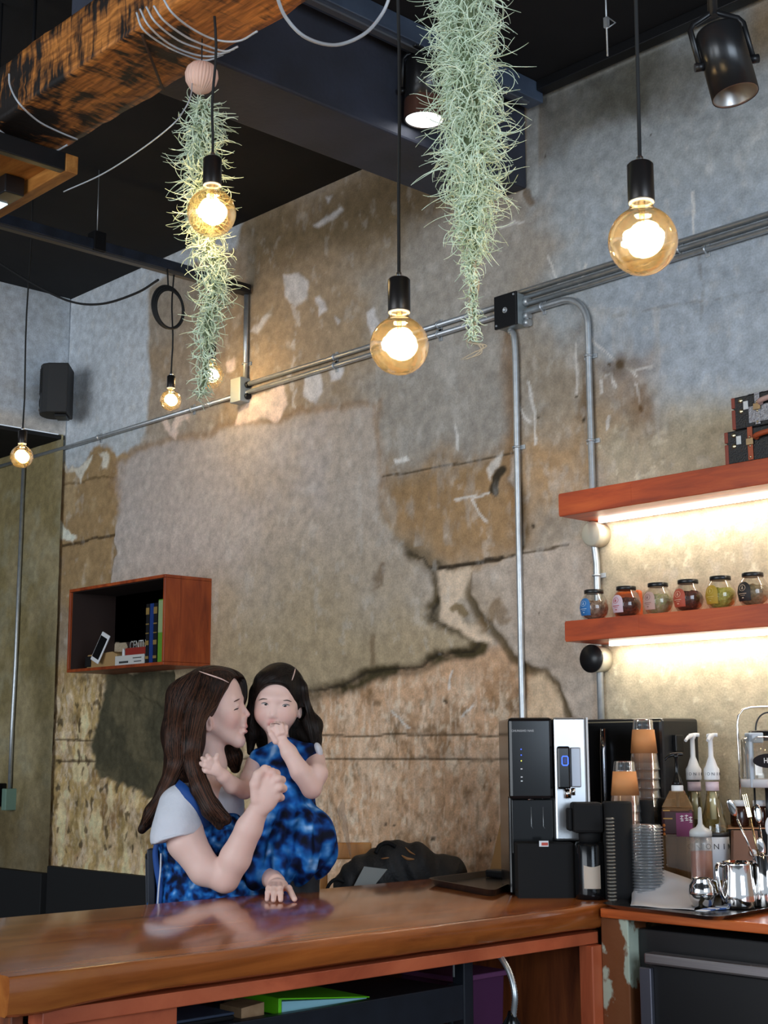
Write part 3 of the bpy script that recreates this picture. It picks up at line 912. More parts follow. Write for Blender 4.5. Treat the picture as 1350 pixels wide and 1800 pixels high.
# ---- track spotlights
def spot(base, axis, L_, R_, label, on, side):
    """base: centre of the open end; axis: unit vector pointing back up the can"""
    axis = unit(axis); s = thing('track_spotlight', label, 'spotlight', base, 'black track spotlights')
    M = frame(base, side, axis)
    def bld(prof, name, m_, par=s, n=36):
        q = MB(); q.lathe(prof, n, (0, 0, 0), True, M, None, False); return q.build(name, m_, par)
    bld([(R_ * .93, .002), (R_, 0), (R_, L_ * .96), (R_ * .94, L_), (.001, L_)], 'can', mat('spot_can_black', (.018, .018, .019, 1), .28, .2, spec=.6))
    bld([(R_ * .98, .003), (R_ * .95, 0.0), (R_ * .91, .004), (R_ * .52, L_ * .42), (R_ * .50, L_ * .45)], 'reflector', mat('spot_reflector', (.42, .40, .38, 1), .35, .8))
    if on:
        bld([(R_ * .50, L_ * .43), (R_ * .5, L_ * .41), (.001, L_ * .41)], 'lamp', mat('spot_lamp', (1, 1, 1, 1), .5, emit=(.95, .98, 1, 1), estr=9))
        bld([(R_ * .93, .010), (R_ * .93, .004), (R_ * .80, .0035), (R_ * .80, .010)], 'glow_ring', mat('spot_ring', (1, 1, 1, 1), .5, emit=(1, .97, .92, 1), estr=3.0))
    if on:
        bld([(.0005, .0045), (R_ * .92, .0045)], 'diffuser', mat('spot_diffuser', (1, 1, 1, 1), .5, emit=(.95, .97, 1, 1), estr=4.5))
        bld([(R_ * 1.012, .001), (R_ * 1.012, L_ * .32)], 'copper_band', mat('copper_band', (.22, .10, .07, 1), .35, .6))
    # yoke
    sd = unit(side)
    top = base + axis * (L_ + .05)
    q = MB()
    a1 = base + sd * (R_ + .008) + axis * L_ * .55; a2 = base + sd * (R_ + .008) + axis * (L_ + .02); a3 = top
    a4 = base - sd * (R_ + .008) + axis * (L_ + .02); a5 = base - sd * (R_ + .008) + axis * L_ * .55
    q.tube([a1, a1 + (a2 - a1) * .9, a2 + (a3 - a2) * .15, a3, a4 + (a3 - a4) * .15, a5 + (a4 - a5) * .9, a5], .007, 8)
    q.build('yoke', BLACKM, s)
    for k in (1, -1):
        q = MB(); q.tube([base + sd * k * (R_ - .002) + axis * L_ * .5, base + sd * k * (R_ + .02) + axis * L_ * .5], .010, 12); q.build('knob', BLACKM, s)
    q = MB(); q.tube([top - np.array([0, 0, .01]), (top[0], top[1], CEIL - .075)], .011, 12); q.build('stem', BLACKM, s)
    q = MB(); q.box((top[0] - .02, top[1] - .07, CEIL - .08), (top[0] + .02, top[1] + .07, CEIL - .04), .004); q.build('track_adapter', BLACKM, s)
    return s
e1 = dep(1293, 168, 3.1); e2 = dep(1262, 55, 3.14)
spot(e1, e2 - e1, np.linalg.norm(e2 - e1), .052, 'unlit black can spotlight at the top right', False, CR + CU * .15)
b1 = np.array([tX, 0, 0]); b1 = onX(746, 212, tX); ang = unit(np.array([0.02, .02, 1]))
spot(b1, ang, .21, .068, 'lit black spotlight half hidden by the right hanging moss', True, CR)
d = bpy.data.lights.new('spot_beam', 'SPOT'); d.energy = 60; d.color = (1, .95, .88); d.spot_size = math.radians(75); d.spot_blend = .7; d.shadow_soft_size = .04
o = bpy.data.objects.new('spot_beam', d); COL.objects.link(o); o.location = b1 + ang * .01

# ---- hanging moss
MOSS = mat('silvery_moss', srgb(208, 220, 200, 1.4), .7, noise=(30, srgb(160, 176, 138, 1.15), .7))
MOSSD = mat('moss_core', srgb(112, 124, 92), .9)
def mdep(x, y, t): return hdep(x, y, t, 300)
def moss(label, axis, n_str, seed, tail, shell=False):
    """axis: list of (px,py,half_width_px,depth) from top to bottom; strands curl out of a loose core"""
    R_ = np.random.default_rng(seed)
    top = mdep(axis[0][0], axis[0][1], axis[0][3])
    th = thing('hanging_moss', label, 'plant', top, 'hanging air plants')
    ys = np.array([a[1] for a in axis], float)
    xs = np.array([a[0] for a in axis], float); hw = np.array([a[2] for a in axis], float); ts = np.array([a[3] for a in axis], float)
    V = []; Fc = []
    tow = -CF
    for k in range(n_str):
        w = R_.random()
        y = ys[0] + (ys[-1] - ys[0]) * w
        rad = np.interp(y, ys, hw); 
        if R_.random() > min(1, .25 + rad / 45): continue
        t = np.interp(y, ys, ts); s = t / F_PX
        a = R_.random() * 2 * math.pi; rr = rad * s * math.sqrt(R_.random()) * .72
        c = mdep(np.interp(y, ys, xs), y, t) + CR * (rr * math.cos(a)) + tow * (rr * math.sin(a))
        # curled strand: rotating direction
        L_ = s * R_.uniform(40, 92) * (.22 + .78 * min(1, rad / 48))
        nseg = 10
        d = unit(CR * math.cos(a) * R_.uniform(.2, 1.2) + tow * math.sin(a) * R_.uniform(.2, 1.2) + CU * R_.normal(-.25, .75))
        ax = unit(R_.normal(size=3)); cur = R_.choice([-1, 1]) * R_.uniform(.10, .48)
        r0 = s * R_.uniform(1.2, 2.0)
        p = c.copy(); o = len(V)
        nrm = np.cross(d, ax); 
        for i in range(nseg + 1):
            f = i / nseg
            nn = unit(np.cross(d, ax) + 1e-6); bb = np.cross(d, nn)
            r = r0 * (1 - .75 * f)
            for q in range(3):
                an = q * 2.0944
                V.append(p + r * (math.cos(an) * nn + math.sin(an) * bb))
            if i < nseg:
                ca, sa = math.cos(cur), math.sin(cur)
                d = d * ca + np.cross(ax, d) * sa + ax * (ax @ d) * (1 - ca)
                d = unit(d + CU * -.05)
                p = p + d * L_ / nseg
        for i in range(nseg):
            for q in range(3):
                q2 = (q + 1) % 3
                Fc.append((o + i * 3 + q, o + i * 3 + q2, o + i * 3 + 3 + q2, o + i * 3 + 3 + q))
    m = MB(); m.add(V, Fc, True)
    so = m.build('strands', MOSS, th, fix=False); so['kind'] = 'stuff'
    m = MB()
    cor = [mdep(a[0], a[1], a[3]) for a in axis]
    m.tube(bez(cor, 5), [max(.0015, .30 * r) for r in np.interp(np.linspace(0, len(axis) - 1, (len(axis) - 1) * 5 + 1), range(len(axis)), hw * ts / F_PX)], 9)
    m.build('core', MOSSD, th)
    m = MB()
    for q in range(3):
        pp = bez([mdep(x + R_.normal(0, 5), y, axis[-1][3]) for x, y in tail], 5)
        m.tube(pp, [.0028 * (1 - .6 * i / len(pp)) for i in range(len(pp))], 5)
    m.build('tail', mat('dry_moss', srgb(176, 160, 136), .8), th)
    return th
mR = moss('thick silvery hanging moss in front of the black beam and lit spotlight',
          [(822, -40, 60, 2.75), (820, 60, 58, 2.75), (822, 130, 56, 2.75), (826, 210, 54, 2.75), (830, 290, 50, 2.75), (832, 360, 42, 2.75), (832, 430, 24, 2.75), (828, 470, 10, 2.75), (832, 520, 5, 2.75), (832, 560, 7, 2.75), (830, 600, 4, 2.75)],
          2300, 5, [(828, 450), (832, 500), (826, 545), (834, 575), (828, 600), (850, 608), (838, 622), (812, 632)])
m = MB(); tp = mdep(822, -30, 2.75); m.tube([tp, (tp[0], tp[1], CEIL)], .003, 6); m.build('hanging_cord', CORD, mR)
mL = moss('slender hanging moss under the ribbed pink shell on the left',
          [(356, 172, 12, 3.72), (360, 200, 26, 3.72), (356, 260, 31, 3.72), (354, 320, 31, 3.72), (354, 380, 28, 3.72), (360, 430, 22, 3.72), (376, 470, 24, 3.72), (376, 520, 22, 3.72), (366, 570, 18, 3.72), (362, 620, 13, 3.72), (360, 660, 10, 3.72), (352, 700, 6, 3.72)],
          1700, 9, [(362, 600), (358, 640), (352, 672), (350, 700), (362, 716)])
sc_ = mdep(354, 137, 3.72)
SHELL = mat('pink_ribbed_shell', srgb(206, 168, 150, 1.3), .5)
m = MB()
Ms = Matrix.Translation(Vector(sc_)) @ Matrix.Rotation(math.radians(10), 4, 'Y')
pr = [(.0005, -.047), (.010, -.044), (.026, -.034), (.040, -.014), (.044, .006), (.040, .024), (.028, .038), (.012, .043), (.006, .040)]
m.lathe(pr, 120, (0, 0, 0), True, Ms, rib=(30, .035))
m.build('shell_pot', SHELL, mL)
m = MB(); m.tube([sc_ + np.array([0, 0, .03]), (sc_[0], sc_[1], TZ + .005)], .002, 6); m.build('hanging_cord', CORD, mL)

# ---- loudspeaker on the bulkhead
sp = onX(100, 688, -6.17)
ls = thing('loudspeaker', 'black wall loudspeaker on the pale corner of the far wall', 'speaker', sp)
Ms = RZ(math.radians(-40), sp)
m = MB()
sec = [(-.088, .07), (.088, .07), (.088, -.03), (.07, -.062), (.035, -.078), (0, -.083), (-.035, -.078), (-.07, -.062), (-.088, -.03)]
m.prism([(x, y, -.128) for x, y in sec], (0, 0, .256), Ms); m.build('cabinet', mat('speaker_black', (.016, .016, .017, 1), .6), ls, .006)
m = MB()
for i in range(14):
    z = -.02 + i * .0095
    m.tube([Ms @ Vector((x, y - .0025, z)) for x, y in sec[3:8]], .0016, 5)
m.build('grille', BLACKM, ls)
m = MB(); m.lathe([(.03, -.001), (.03, .004), (.022, .006), (.008, .002), (.0005, .004)], 24, (0, 0, 0), True, Ms @ Matrix.Translation((0, -.078, -.066)) @ Matrix.Rotation(math.radians(90), 4, 'X')); m.build('tweeter', BLACKR, ls)
m = MB(); m.box((-.016, -.0885, -.105), (.016, -.0845, -.092), .002, Ms); m.build('badge', mat('silver_badge', (.6, .6, .6, 1), .3, 1), ls)
m = MB(); m.box((-.05, .0, -.142), (.05, .06, -.129), .003, Ms); m.build('bracket', BLACKM, ls)
m = MB(); m.tube([sp + np.array([-.02, .03, 0]), (-6.335, sp[1] + .1, sp[2])], .02, 10); m.build('wall_arm', BLACKM, ls)
# ================================================================== fixed to the wall
WP = W - .016
def wz(x, y): return onY(x, y, WP)[2]
def wx_(x, y): return onY(x, y, WP)[0]
zA, zB = wz(868, 541), wz(868, 558)
jb = onY(893, 547, W - .05)
def conduit(label, pts, r=.0095, straps=(), n=10):
    c = thing('conduit_pipe', label, 'pipe', pts[0], 'metal conduit pipes')
    m = MB(); m.tube(pts, r, 12); m.build('pipe', STEEL, c)
    for s, vert in straps:
        s = np.asarray(s, float)
        m = MB()
        if vert:
            m.box((s[0] - r - .016, W - .006, s[2] - .008), (s[0] + r + .016, W + .001, s[2] + .008), .001)
            m.tube([(s[0] + (r + .002) * math.cos(a), s[1] - (r + .002) * math.sin(a), s[2]) for a in np.linspace(0, math.pi, 9)], .004, 6)
        else:
            m.box((s[0] - .008, W - .006, s[2] - r - .014), (s[0] + .008, W + .001, s[2] + r + .014), .001)
            m.tube([(s[0], s[1] - (r + .002) * math.sin(a), s[2] + (r + .002) * math.cos(a)) for a in np.linspace(0, math.pi, 9)], .004, 6)
        m.build('strap', STEEL, c)
    return c
xl = wx_(436, 688)
conduit('upper of two conduits between the grey box and the black junction box', [(xl, WP, zA), (jb[0], WP, zA)], .010, [((-4.2, WP, zA), 0), ((-3.6, WP, zA), 0)])
conduit('lower of two conduits between the grey box and the black junction box', [(xl, WP, zB), (jb[0], WP, zB)], .010, [((-4.2, WP, zB), 0), ((-3.6, WP, zB), 0)])
conduit('thin pale conduit running from the grey box to the far corner', [(xl, WP, zB), (-6.33, WP, zB), (-7.2, WP - .02, zB)], .010, [((-5.2, WP, zB), 0), ((-6.0, WP, zB), 0)])
for k, (dz, lab) in enumerate(((.028, 'uppermost conduit running right from the black junction box'), (.002, 'middle conduit running right from the black junction box'), (-.024, 'lowest long conduit running right from the black junction box'))):
    conduit(lab, [(jb[0], WP, zA + dz), (1.5, WP, zA + dz)], .0088, [((-2.6 + .1 * k, WP, zA + dz), 0)])
# drop from the black box
p0 = onY(893, 572, WP); p1 = onY(897, 605, WP)
xv = onY(911, 900, WP)[0]
conduit('straight vertical conduit dropping from the black junction box to the black water purifier', bez([(jb[0], WP, jb[2]), (xv - .02, WP, p0[2] - .02), (xv, WP, p1[2] - .02), (xv, WP, 2.4), (xv, WP, .95)], 8), .0115, [((xv, WP, wz(915, 785)), 1)])
xc = onY(1042, 880, WP)[0]
zc = zA - .052
path = [(jb[0], WP, zc), (xc - .16, WP, zc), (xc - .11, WP, zc)] + [(xc - .11 + .11 * math.sin(a), WP, zc - .11 + .11 * math.cos(a)) for a in np.linspace(.15, math.pi / 2, 8)] + [(xc, WP, zc - .2), (xc, WP, wz(1040, 900)), (xc, WP - .012, wz(1041, 915)), (xc + .004, WP - .004, wz(1043, 960)), (xc + .008, WP, wz(1045, 990)), (xc + .008, WP, .95)]
conduit('vertical conduit with a bent top running down behind the two wall shelves', path, .0115, [((xc, WP, wz(1034, 626)), 1), ((xc, WP, wz(1038, 775)), 1), ((xc + .008, WP, wz(1046, 1012)), 1), ((xc - .2, WP, zc), 0)])
# boxes
b = thing('junction_box', 'square black-faced junction box where the conduits meet', 'junction box', jb)
m = MB(); m.box((jb[0] - .05, W - .055, jb[2] - .058), (jb[0] + .05, W + .001, jb[2] + .058), .003); m.build('back_box', mat('grey_zinc_box', (.42, .47, .48, 1), .45, .6), b)
m = MB(); m.box((jb[0] - .054, W - .066, jb[2] - .062), (jb[0] + .052, W - .055, jb[2] + .062), .003); cv = m.build('cover', BLACKM, b)
m = MB(); m.lathe([(.011, 0), (.011, .003), (.007, .003), (.007, .001), (.0005, .001)], 20, (0, 0, 0), True, Matrix.Translation((jb[0], W - .066, jb[2])) @ Matrix.Rotation(math.radians(90), 4, 'X')); m.build('knockout', STEEL, cv)
for sx in (-1, 1):
    m = MB(); m.tube([(jb[0] + sx * .042, W - .0655, jb[2] + sx * .05), (jb[0] + sx * .042, W - .069, jb[2] + sx * .05)], .004, 8); m.build('screw', STEEL, cv)
for dz in (.028, -.024, -.05):
    m = MB(); m.tube([(jb[0] + .05, WP, jb[2] + dz), (jb[0] + .072, WP, jb[2] + dz)], .015, 12); m.build('connector', STEEL, b)
g = onY(421, 687, W - .03)
b = thing('junction_box', 'pale grey junction box under the track feed on the wall', 'junction box', g)
m = MB(); m.box((g[0] - .036, W - .055, g[2] - .055), (g[0] + .036, W + .001, g[2] + .055), .003); m.build('box', mat('pale_grey_box', (.45, .50, .50, 1), .5, .2), b)
for dz in (.022, -.03):
    m = MB(); m.tube([(g[0] + .036, WP, g[2] + dz), (g[0] + .05, WP, g[2] + dz)], .015, 12); m.build('connector', BLACKM, b)
xt = onY(432, 600, WP)[0]
conduit('short vertical conduit from the dark track end down to the grey box', [(xt, WP, tz - .01), (xt, WP, g[2] + .04)], .011, [((xt, WP, wz(431, 640)), 1)])
# far left drop, switch box and outlet
ya = W - .035
xa = onY(30, 1100, ya)[0]
zt_, zb_ = onY(38, 800, ya)[2], onY(21, 1395, ya)[2]
m = MB(); m.tube([(xa, ya, zB), (xa, ya, 1.9), (xa - .01, ya, 1.6), (xa - .01, ya, zb_)], .010, 10)
tag(m.build('conduit_pipe', STEEL), 'pale vertical conduit on the olive wall at the far left edge', 'pipe', 'metal conduit pipes')
ob = onY(20, 1405, ya)
m = MB(); m.box((ob[0] - .022, ya - .045, ob[2] - .055), (ob[0] + .022, ya + .02, ob[2] + .055), .004)
tag(m.build('switch_box', mat('green_grey_box', srgb(112, 140, 124, 1.1), .6)), 'narrow green-grey switch box at the foot of the far left conduit', 'switch box')
oo = onY(0, 1397, ya)
ot = thing('wall_outlet', 'black outlet with a pale plug at the far left edge', 'outlet', oo)
m = MB(); m.box((oo[0] - .09, ya - .03, oo[2] - .06), (oo[0] + .04, ya + .017, oo[2] + .06), .006); m.build('plate', BLACKG, ot)
m = MB(); m.box((oo[0] - .03, ya - .042, oo[2] - .045), (oo[0] + .02, ya - .030, oo[2] - .015), .004); m.build('plug', WHITEP, ot)
m = MB(); m.lathe([(.014, 0), (.014, .006), (.010, .008), (.0005, .008)], 18, (0, 0, 0), True, Matrix.Translation((oo[0], ya - .03, oo[2] + .02)) @ Matrix.Rotation(math.radians(90), 4, 'X')); m.build('socket', WHITEP, ot)

# ---- two wall shelves with strip lights beneath
SHW = wood('orange_stained_shelf', srgb(128, 48, 18, 1.45), srgb(158, 64, 24, 1.45), srgb(176, 82, 34, 1.45), (1.2, 10, 10), .42, coat=.1)
LEDM = mat('led_strip', (1, 1, 1, 1), .5, emit=(1, .97, .86, 1), estr=8)
def wall_shelf(label, px, zt, zb, rx, ledx):
    xl_ = px
    s = thing('wall_shelf', label, 'shelf', (xl_ + .5, W - .1, zb))
    m = MB(); m.box((xl_, W - .20, zb), (-.9, W - .001, zt), .002); m.build('board', SHW, s)
    m = MB(); m.box((xl_ - .0006, W - .2008, zb + .004), (xl_ + .29, W - .1998, zt - .004)); m.build('veneer_strip', SHW, s)
    m = MB(); m.box((ledx, W - .060, zb - .010), (-.95, W - .045, zb - .0005), .001); m.build('light_strip', LEDM, s)
    L_ = -.95 - ledx
    a = area_light('shelf_strip_light', (ledx + L_ / 2, W - .052, zb - .012), (ledx + L_ / 2, W - .02, zb - .2), L_, .012, 3.0, (1, .94, .76))
    a.parent = s; a.matrix_parent_inverse = parent_inv(s)
    return s
U0 = onY(982, 868, W - .2); U1 = onY(985, 908, W - .2); L0 = onY(993, 1092, W - .2); L1 = onY(998, 1128, W - .2)
wall_shelf('upper stained wooden wall shelf lit from beneath, carrying two small suitcases', U0[0], U0[2], U1[2], 0, wx_(1066, 910))
wall_shelf('lower stained wooden wall shelf lit from beneath, carrying a row of jars', L0[0], L0[2], L1[2], 0, wx_(1085, 1130))
BEIGE = mat('beige_plastic', srgb(196, 190, 170), .5)
rb = onY(1046, 921, W - .03)
m = MB(); m.lathe([(.042, 0), (.042, .05), (.036, .056), (.0005, .056)], 28, (0, 0, 0), True, Matrix.Translation((rb[0], W, U1[2] - .042)) @ Matrix.Rotation(math.radians(90), 4, 'X'))
tag(m.build('conduit_box', BEIGE), 'round pale conduit box tucked under the upper wall shelf', 'junction box')
q = thing('conduit_box', 'round conduit box with a black cover tucked under the lower wall shelf', 'junction box', (xc + .008, W, L1[2] - .045))
Mq = Matrix.Translation((xc + .008, W, L1[2] - .047)) @ Matrix.Rotation(math.radians(90), 4, 'X')
m = MB(); m.lathe([(.044, 0), (.044, .055)], 28, (0, 0, 0), True, Mq); m.build('body', BEIGE, q)
m = MB(); m.lathe([(.046, .055), (.046, .062), (.0005, .063)], 28, (0, 0, 0), True, Mq); m.build('cover', BLACKM, q)

# ---- jars of tea
GLASS = clear('jar_glass', (.97, .98, .96, 1), .14, .02)
def jar(px, py, cont, cont2, labc, inkc, label):
    yj = W - .125
    p = onY(px, py, yj); x = p[0]; z0 = L0[2] + .0005
    j = thing('tea_jar', label, 'jar', (x, yj, z0), 'round tea jars on the lower shelf')
    R_ = .046
    prof = [(.0005, .001), (.026, .001), (.034, .006), (.042, .020), (R_, .042), (.043, .062), (.036, .077), (.030, .084), (.029, .094)]
    m = MB(); m.lathe(prof, 36, (x, yj, z0)); m.build('glass', GLASS, j)
    m = MB(); m.lathe([(.0305, .088), (.0315, .089), (.0315, .099), (.030, .1005), (.0005, .101)], 30, (x, yj, z0), rib=None); m.build('lid', mat('black_tin_lid', (.02, .02, .02, 1), .3, .4), j)
    # dried tea filling
    bm = bmesh.new(); bmesh.ops.create_icosphere(bm, subdivisions=4, radius=1)
    R2 = np.random.default_rng(int(px))
    for v in bm.verts:
        k = 1 + R2.normal(0, .02)
        zz = v.co.z
        v.co = Vector((v.co.x * .0435 * k, v.co.y * .0435 * k, .040 + min(zz, .62 + R2.normal(0, .05)) * .037))
    m = MB(); m.add([v.co + Vector((x, yj, z0)) for v in bm.verts], [[v.index for v in f.verts] for f in bm.faces])
    bm.free()
    m.build('tea_leaves', mat('tea_' + str(int(px)), cont, .8, noise=(120, cont2, 1)), j)
    # arched label wrapped on the glass, facing out from the wall
    n = 14; V = []; Fc = []
    for i in range(n + 1):
        a = -math.pi / 2 - .20 + (i / n - .5) * 1.15
        u = (i / n - .5) * 2
        zt2 = .052 + .020 * math.sqrt(max(0, 1 - u * u)); 
        for kz in range(9):
            zz = .016 + (zt2 - .016) * kz / 8
            rr = np.interp(zz, [q_[1] for q_ in prof[1:]], [q_[0] for q_ in prof[1:]]) + .0008
            V.append((x + rr * math.cos(a), yj + rr * math.sin(a), z0 + zz))
    for i in range(n):
        for kz in range(8):
            Fc.append((i * 9 + kz, (i + 1) * 9 + kz, (i + 1) * 9 + kz + 1, i * 9 + kz + 1))
    m = MB(); m.add(V, Fc, True); lb = m.build('paper_label', mat('label_' + str(int(px)), labc, .6), j)
    # emblem ring and small print lines
    m = MB()
    a0 = -math.pi / 2 - .20
    def onlab(u, zz, off=.0014):
        rr = np.interp(zz, [q_[1] for q_ in prof[1:]], [q_[0] for q_ in prof[1:]]) + off
        return (x + rr * math.cos(a0 + u), yj + rr * math.sin(a0 + u), z0 + zz)
    m.tube([onlab(.24 * math.cos(t), .054 + .009 * math.sin(t)) for t in np.linspace(0, 2 * math.pi, 17)[:-1]], .0006, 5, closed=True)
    m.tube([onlab(0, .049), onlab(0, .059)], .0010, 5); m.tube([onlab(-.08, .051), onlab(0, .057), onlab(.08, .051)], .0007, 5)
    m.tube([onlab(u, .037) for u in np.linspace(-.3, .3, 7)], .0010, 5)
    m.tube([onlab(u, .032) for u in np.linspace(-.18, .18, 5)], .0006, 5)
    m.tube([onlab(-.06, .025), onlab(.06, .025)], .0016, 5)
    m.build('print', mat('ink_' + str(int(px)), inkc, .6), lb)
    return j
jar(1045, 1084, srgb(150, 126, 108), srgb(96, 66, 50), srgb(40, 112, 176), srgb(190, 215, 235), 'tea jar with a bright blue label, leftmost on the lower shelf')
jar(1102, 1078, srgb(88, 38, 22), srgb(40, 18, 12), srgb(206, 186, 196), srgb(190, 70, 70), 'tea jar of dark leaves with a pale pink label on the lower shelf')
jar(1158, 1074, srgb(150, 146, 92), srgb(176, 160, 132), srgb(190, 158, 146), srgb(140, 100, 96), 'tea jar of pale herbs with a dusky pink label on the lower shelf')
jar(1211, 1068, srgb(94, 42, 22), srgb(48, 20, 12), srgb(176, 78, 54), srgb(230, 190, 160), 'tea jar with a brick red label on the lower shelf')
jar(1268, 1062, srgb(150, 140, 44), srgb(190, 176, 90), srgb(176, 144, 40), srgb(214, 190, 110), 'tea jar of yellow-green herbs with a mustard label on the lower shelf')
jar(1325, 1055, srgb(140, 120, 88), srgb(100, 84, 56), srgb(30, 26, 26), srgb(214, 190, 160), 'tea jar with a black label, rightmost on the lower shelf')
pq = onY(1108, 1062, W - .035)
m = MB(); m.box((pq[0] - .05, W - .055, L0[2] + .0005), (pq[0] + .05, W - .03, L0[2] + .098), .010)
tag(m.build('tea_pouch', mat('orange_foil', srgb(196, 92, 40), .4)), 'orange pouch standing behind the tea jars on the lower shelf', 'pouch')

# ---- little suitcases on the upper shelf
LEATH = mat('tan_leather_strap', srgb(146, 66, 34, 1.3), .5)
BRASS = mat('brass_stud', (.72, .62, .40, 1), .3, 1)
def suitcase(label, px, z0, hh, dep_, L_, panel, pattern):
    yf = W - .185
    x0 = onY(px, 780, yf)[0]; x1 = x0 + L_
    s = thing('suitcase', label, 'suitcase', ((x0 + x1) / 2, yf + dep_ / 2, z0), 'small suitcases on the upper shelf')
    m = MB(); m.box((x0, yf, z0), (x1, yf + dep_, z0 + hh), .004); m.build('body', mat('black_leatherette', (.014, .013, .013, 1), .5, bump=(200, .3)), s)
    for xx in (x0, x1):
        for (za, zb2) in ((z0 + .0, z0 + hh * .62), (z0 + hh * .65, z0 + hh)):
            m = MB(); m.box((xx - .006, yf - .002, za + .001), (xx + .006, yf + dep_ + .002, zb2 - .001), .002); m.build('edge_trim', mat('red_brown_trim', srgb(120, 50, 34, 1.3), .5), s)
    if pattern:
        m = MB(); m.box((x0 + .052, yf - .0022, z0 + .012), (x1 - .052, yf - .0004, z0 + hh * .62)); m.build('front_panel', panel, s)
        m = MB(); m.box((x0 + .05, yf - .001, z0 + hh), (x1 - .05, yf + dep_ - .01, z0 + hh + .0016)); m.build('top_panel', panel, s)
    for sx in (x0 + .082, x1 - .082):
        m = MB(); m.box((sx - .0085, yf - .004, z0 + .004), (sx + .0085, yf - .0023, z0 + hh + .002), .001); st = m.build('strap', panel if pattern else LEATH, s)
        for zz in (z0 + hh * .12, z0 + hh * .45, z0 + hh * .72):
            m = MB(); m.ball((sx, yf - .0045, z0 + (zz - z0)), .0035, 10, 6); m.build('rivet', BRASS, st)
        m = MB(); m.box((sx - .012, yf - .0075, z0 + hh * .48), (sx + .012, yf - .0042, z0 + hh * .68), .001); m.build('buckle', mat('dark_brass', (.4, .28, .16, 1), .35, 1), st)
    for xx in (x0 + .026, x1 - .026):
        for zz in (z0 + hh * .53, z0 + hh * .86):
            m = MB(); m.ball((xx, yf - .001, zz), .0075, 14, 8, (1, .6, 1)); m.build('corner_stud', BRASS, s)
    m = MB(); m.box((x0 + .035, yf - .004, z0 + hh * .55), (x0 + .052, yf - .0005, z0 + hh * .82), .002); m.build('latch', STEEL, s)
    xm = (x0 + x1) / 2
    pts = bez([(xm - .075, yf - .004, z0 + hh * .66), (xm - .07, yf - .016, z0 + hh * .70), (xm - .03, yf - .022, z0 + hh * .74), (xm + .03, yf - .022, z0 + hh * .74), (xm + .07, yf - .016, z0 + hh * .70), (xm + .075, yf - .004, z0 + hh * .66)], 6)
    m = MB(); m.tube(pts, .008, 10); m.build('handle', mat('pale_handle', srgb(196, 160, 150), .5) if pattern else LEATH, s)
    return s
SILV = mat('hammered_silver_panel', (.42, .42, .45, 1), .4, .5, noise=(90, (.24, .22, .22, 1), .8), bump=(160, .5))
suitcase('small black suitcase with tan straps, lower of the stacked pair', 1277, U0[2] + .0005, .100, .15, .36, SILV, False)
suitcase('small black suitcase with a silvery front panel, upper of the stacked pair', 1292, U0[2] + .102, .098, .14, .34, SILV, True)

# ---- open wall cabinet
CABW = wood('red_brown_cabinet', srgb(104, 40, 16, 1.4), srgb(136, 58, 24, 1.4), srgb(162, 78, 34, 1.4), (8, 8, 1.4), .45)
SHADEIN = mat('cabinet_inside_shade', (.030, .014, .010, 1), .7)  # inner shade of the cabinet put into the colour
cx0, cx1, cy0 = -5.823, -5.03, W - .26
cz0, cz1 = 1.822, 2.214
cab = thing('wall_cabinet', 'open-fronted red-brown box shelf on the wall behind the woman', 'cabinet', ((cx0 + cx1) / 2, cy0 + .13, cz0))
m = MB(); m.box((cx0, cy0, cz1 - .014), (cx1, W - .001, cz1), .002); m.build('top_board', CABW, cab)
m = MB(); m.box((cx0, cy0, cz0), (cx1, W - .001, cz0 + .014), .002); m.build('bottom_board', CABW, cab)
m = MB(); m.box((cx0, cy0, cz0 + .0145), (cx0 + .014, W - .001, cz1 - .0145), .002); m.build('side_board', CABW, cab)
m = MB(); m.box((cx1 - .014, cy0, cz0 + .0145), (cx1, W - .001, cz1 - .0145), .002); m.build('side_board', CABW, cab)
for (xa_, xb_) in ((cx0 + .0142, cx0 + .0165), (cx1 - .0165, cx1 - .0142)):  # thin boards added to darken the inside like shade
    m = MB(); m.box((xa_, cy0 + .012, cz0 + .0165), (xb_, W - .0125, cz1 - .0165)); m.build('shade_lining', SHADEIN, cab)
m = MB(); m.box((cx0 + .0168, cy0 + .012, cz1 - .0165), (cx1 - .0168, W - .0125, cz1 - .0142)); m.build('shade_lining', SHADEIN, cab)
m = MB(); m.box((cx0 + .0145, W - .012, cz0 + .0145), (cx1 - .0145, W - .002, cz1 - .0145)); m.build('back_board', SHADEIN, cab)
fl = cz0 + .0145
def cx(px, y=None): return onY(px, 1150, cy0 + .03 if y is None else y)[0]
# phone in its dock
dk = thing('phone_dock', 'tan desk dock holding a white phone in the wall cabinet', 'dock', ((cx(152) + cx(205)) / 2, cy0 + .05, fl))
a0, a1 = cx(153), cx(203)
m = MB(); m.prism([(a0, cy0 + .03, fl), (a1, cy0 + .03, fl), (a1 + .01, cy0 + .03, fl + .055), (a1 - .03, cy0 + .03, fl + .068), (a0 + .005, cy0 + .03, fl + .062), (a0 - .006, cy0 + .03, fl + .03)], (0, .07, 0)); m.build('stand', mat('tan_dock', srgb(150, 120, 78, 1.2), .6), dk, .003)
m = MB(); m.box((a0 - .004, cy0 + .022, fl + .006), (a0 + .04, cy0 + .0295, fl + .055), .004); m.build('speaker_mesh', BLACKR, dk)
Mp = frame((a0 + .062, cy0 + .018, fl + .078), (1, 0, -.42), (-.10, 1, .3))
ph = thing('smartphone', 'white smartphone with a dark screen leaning in the cabinet dock', 'phone', (a0 + .14, cy0 + .02, fl + .01))
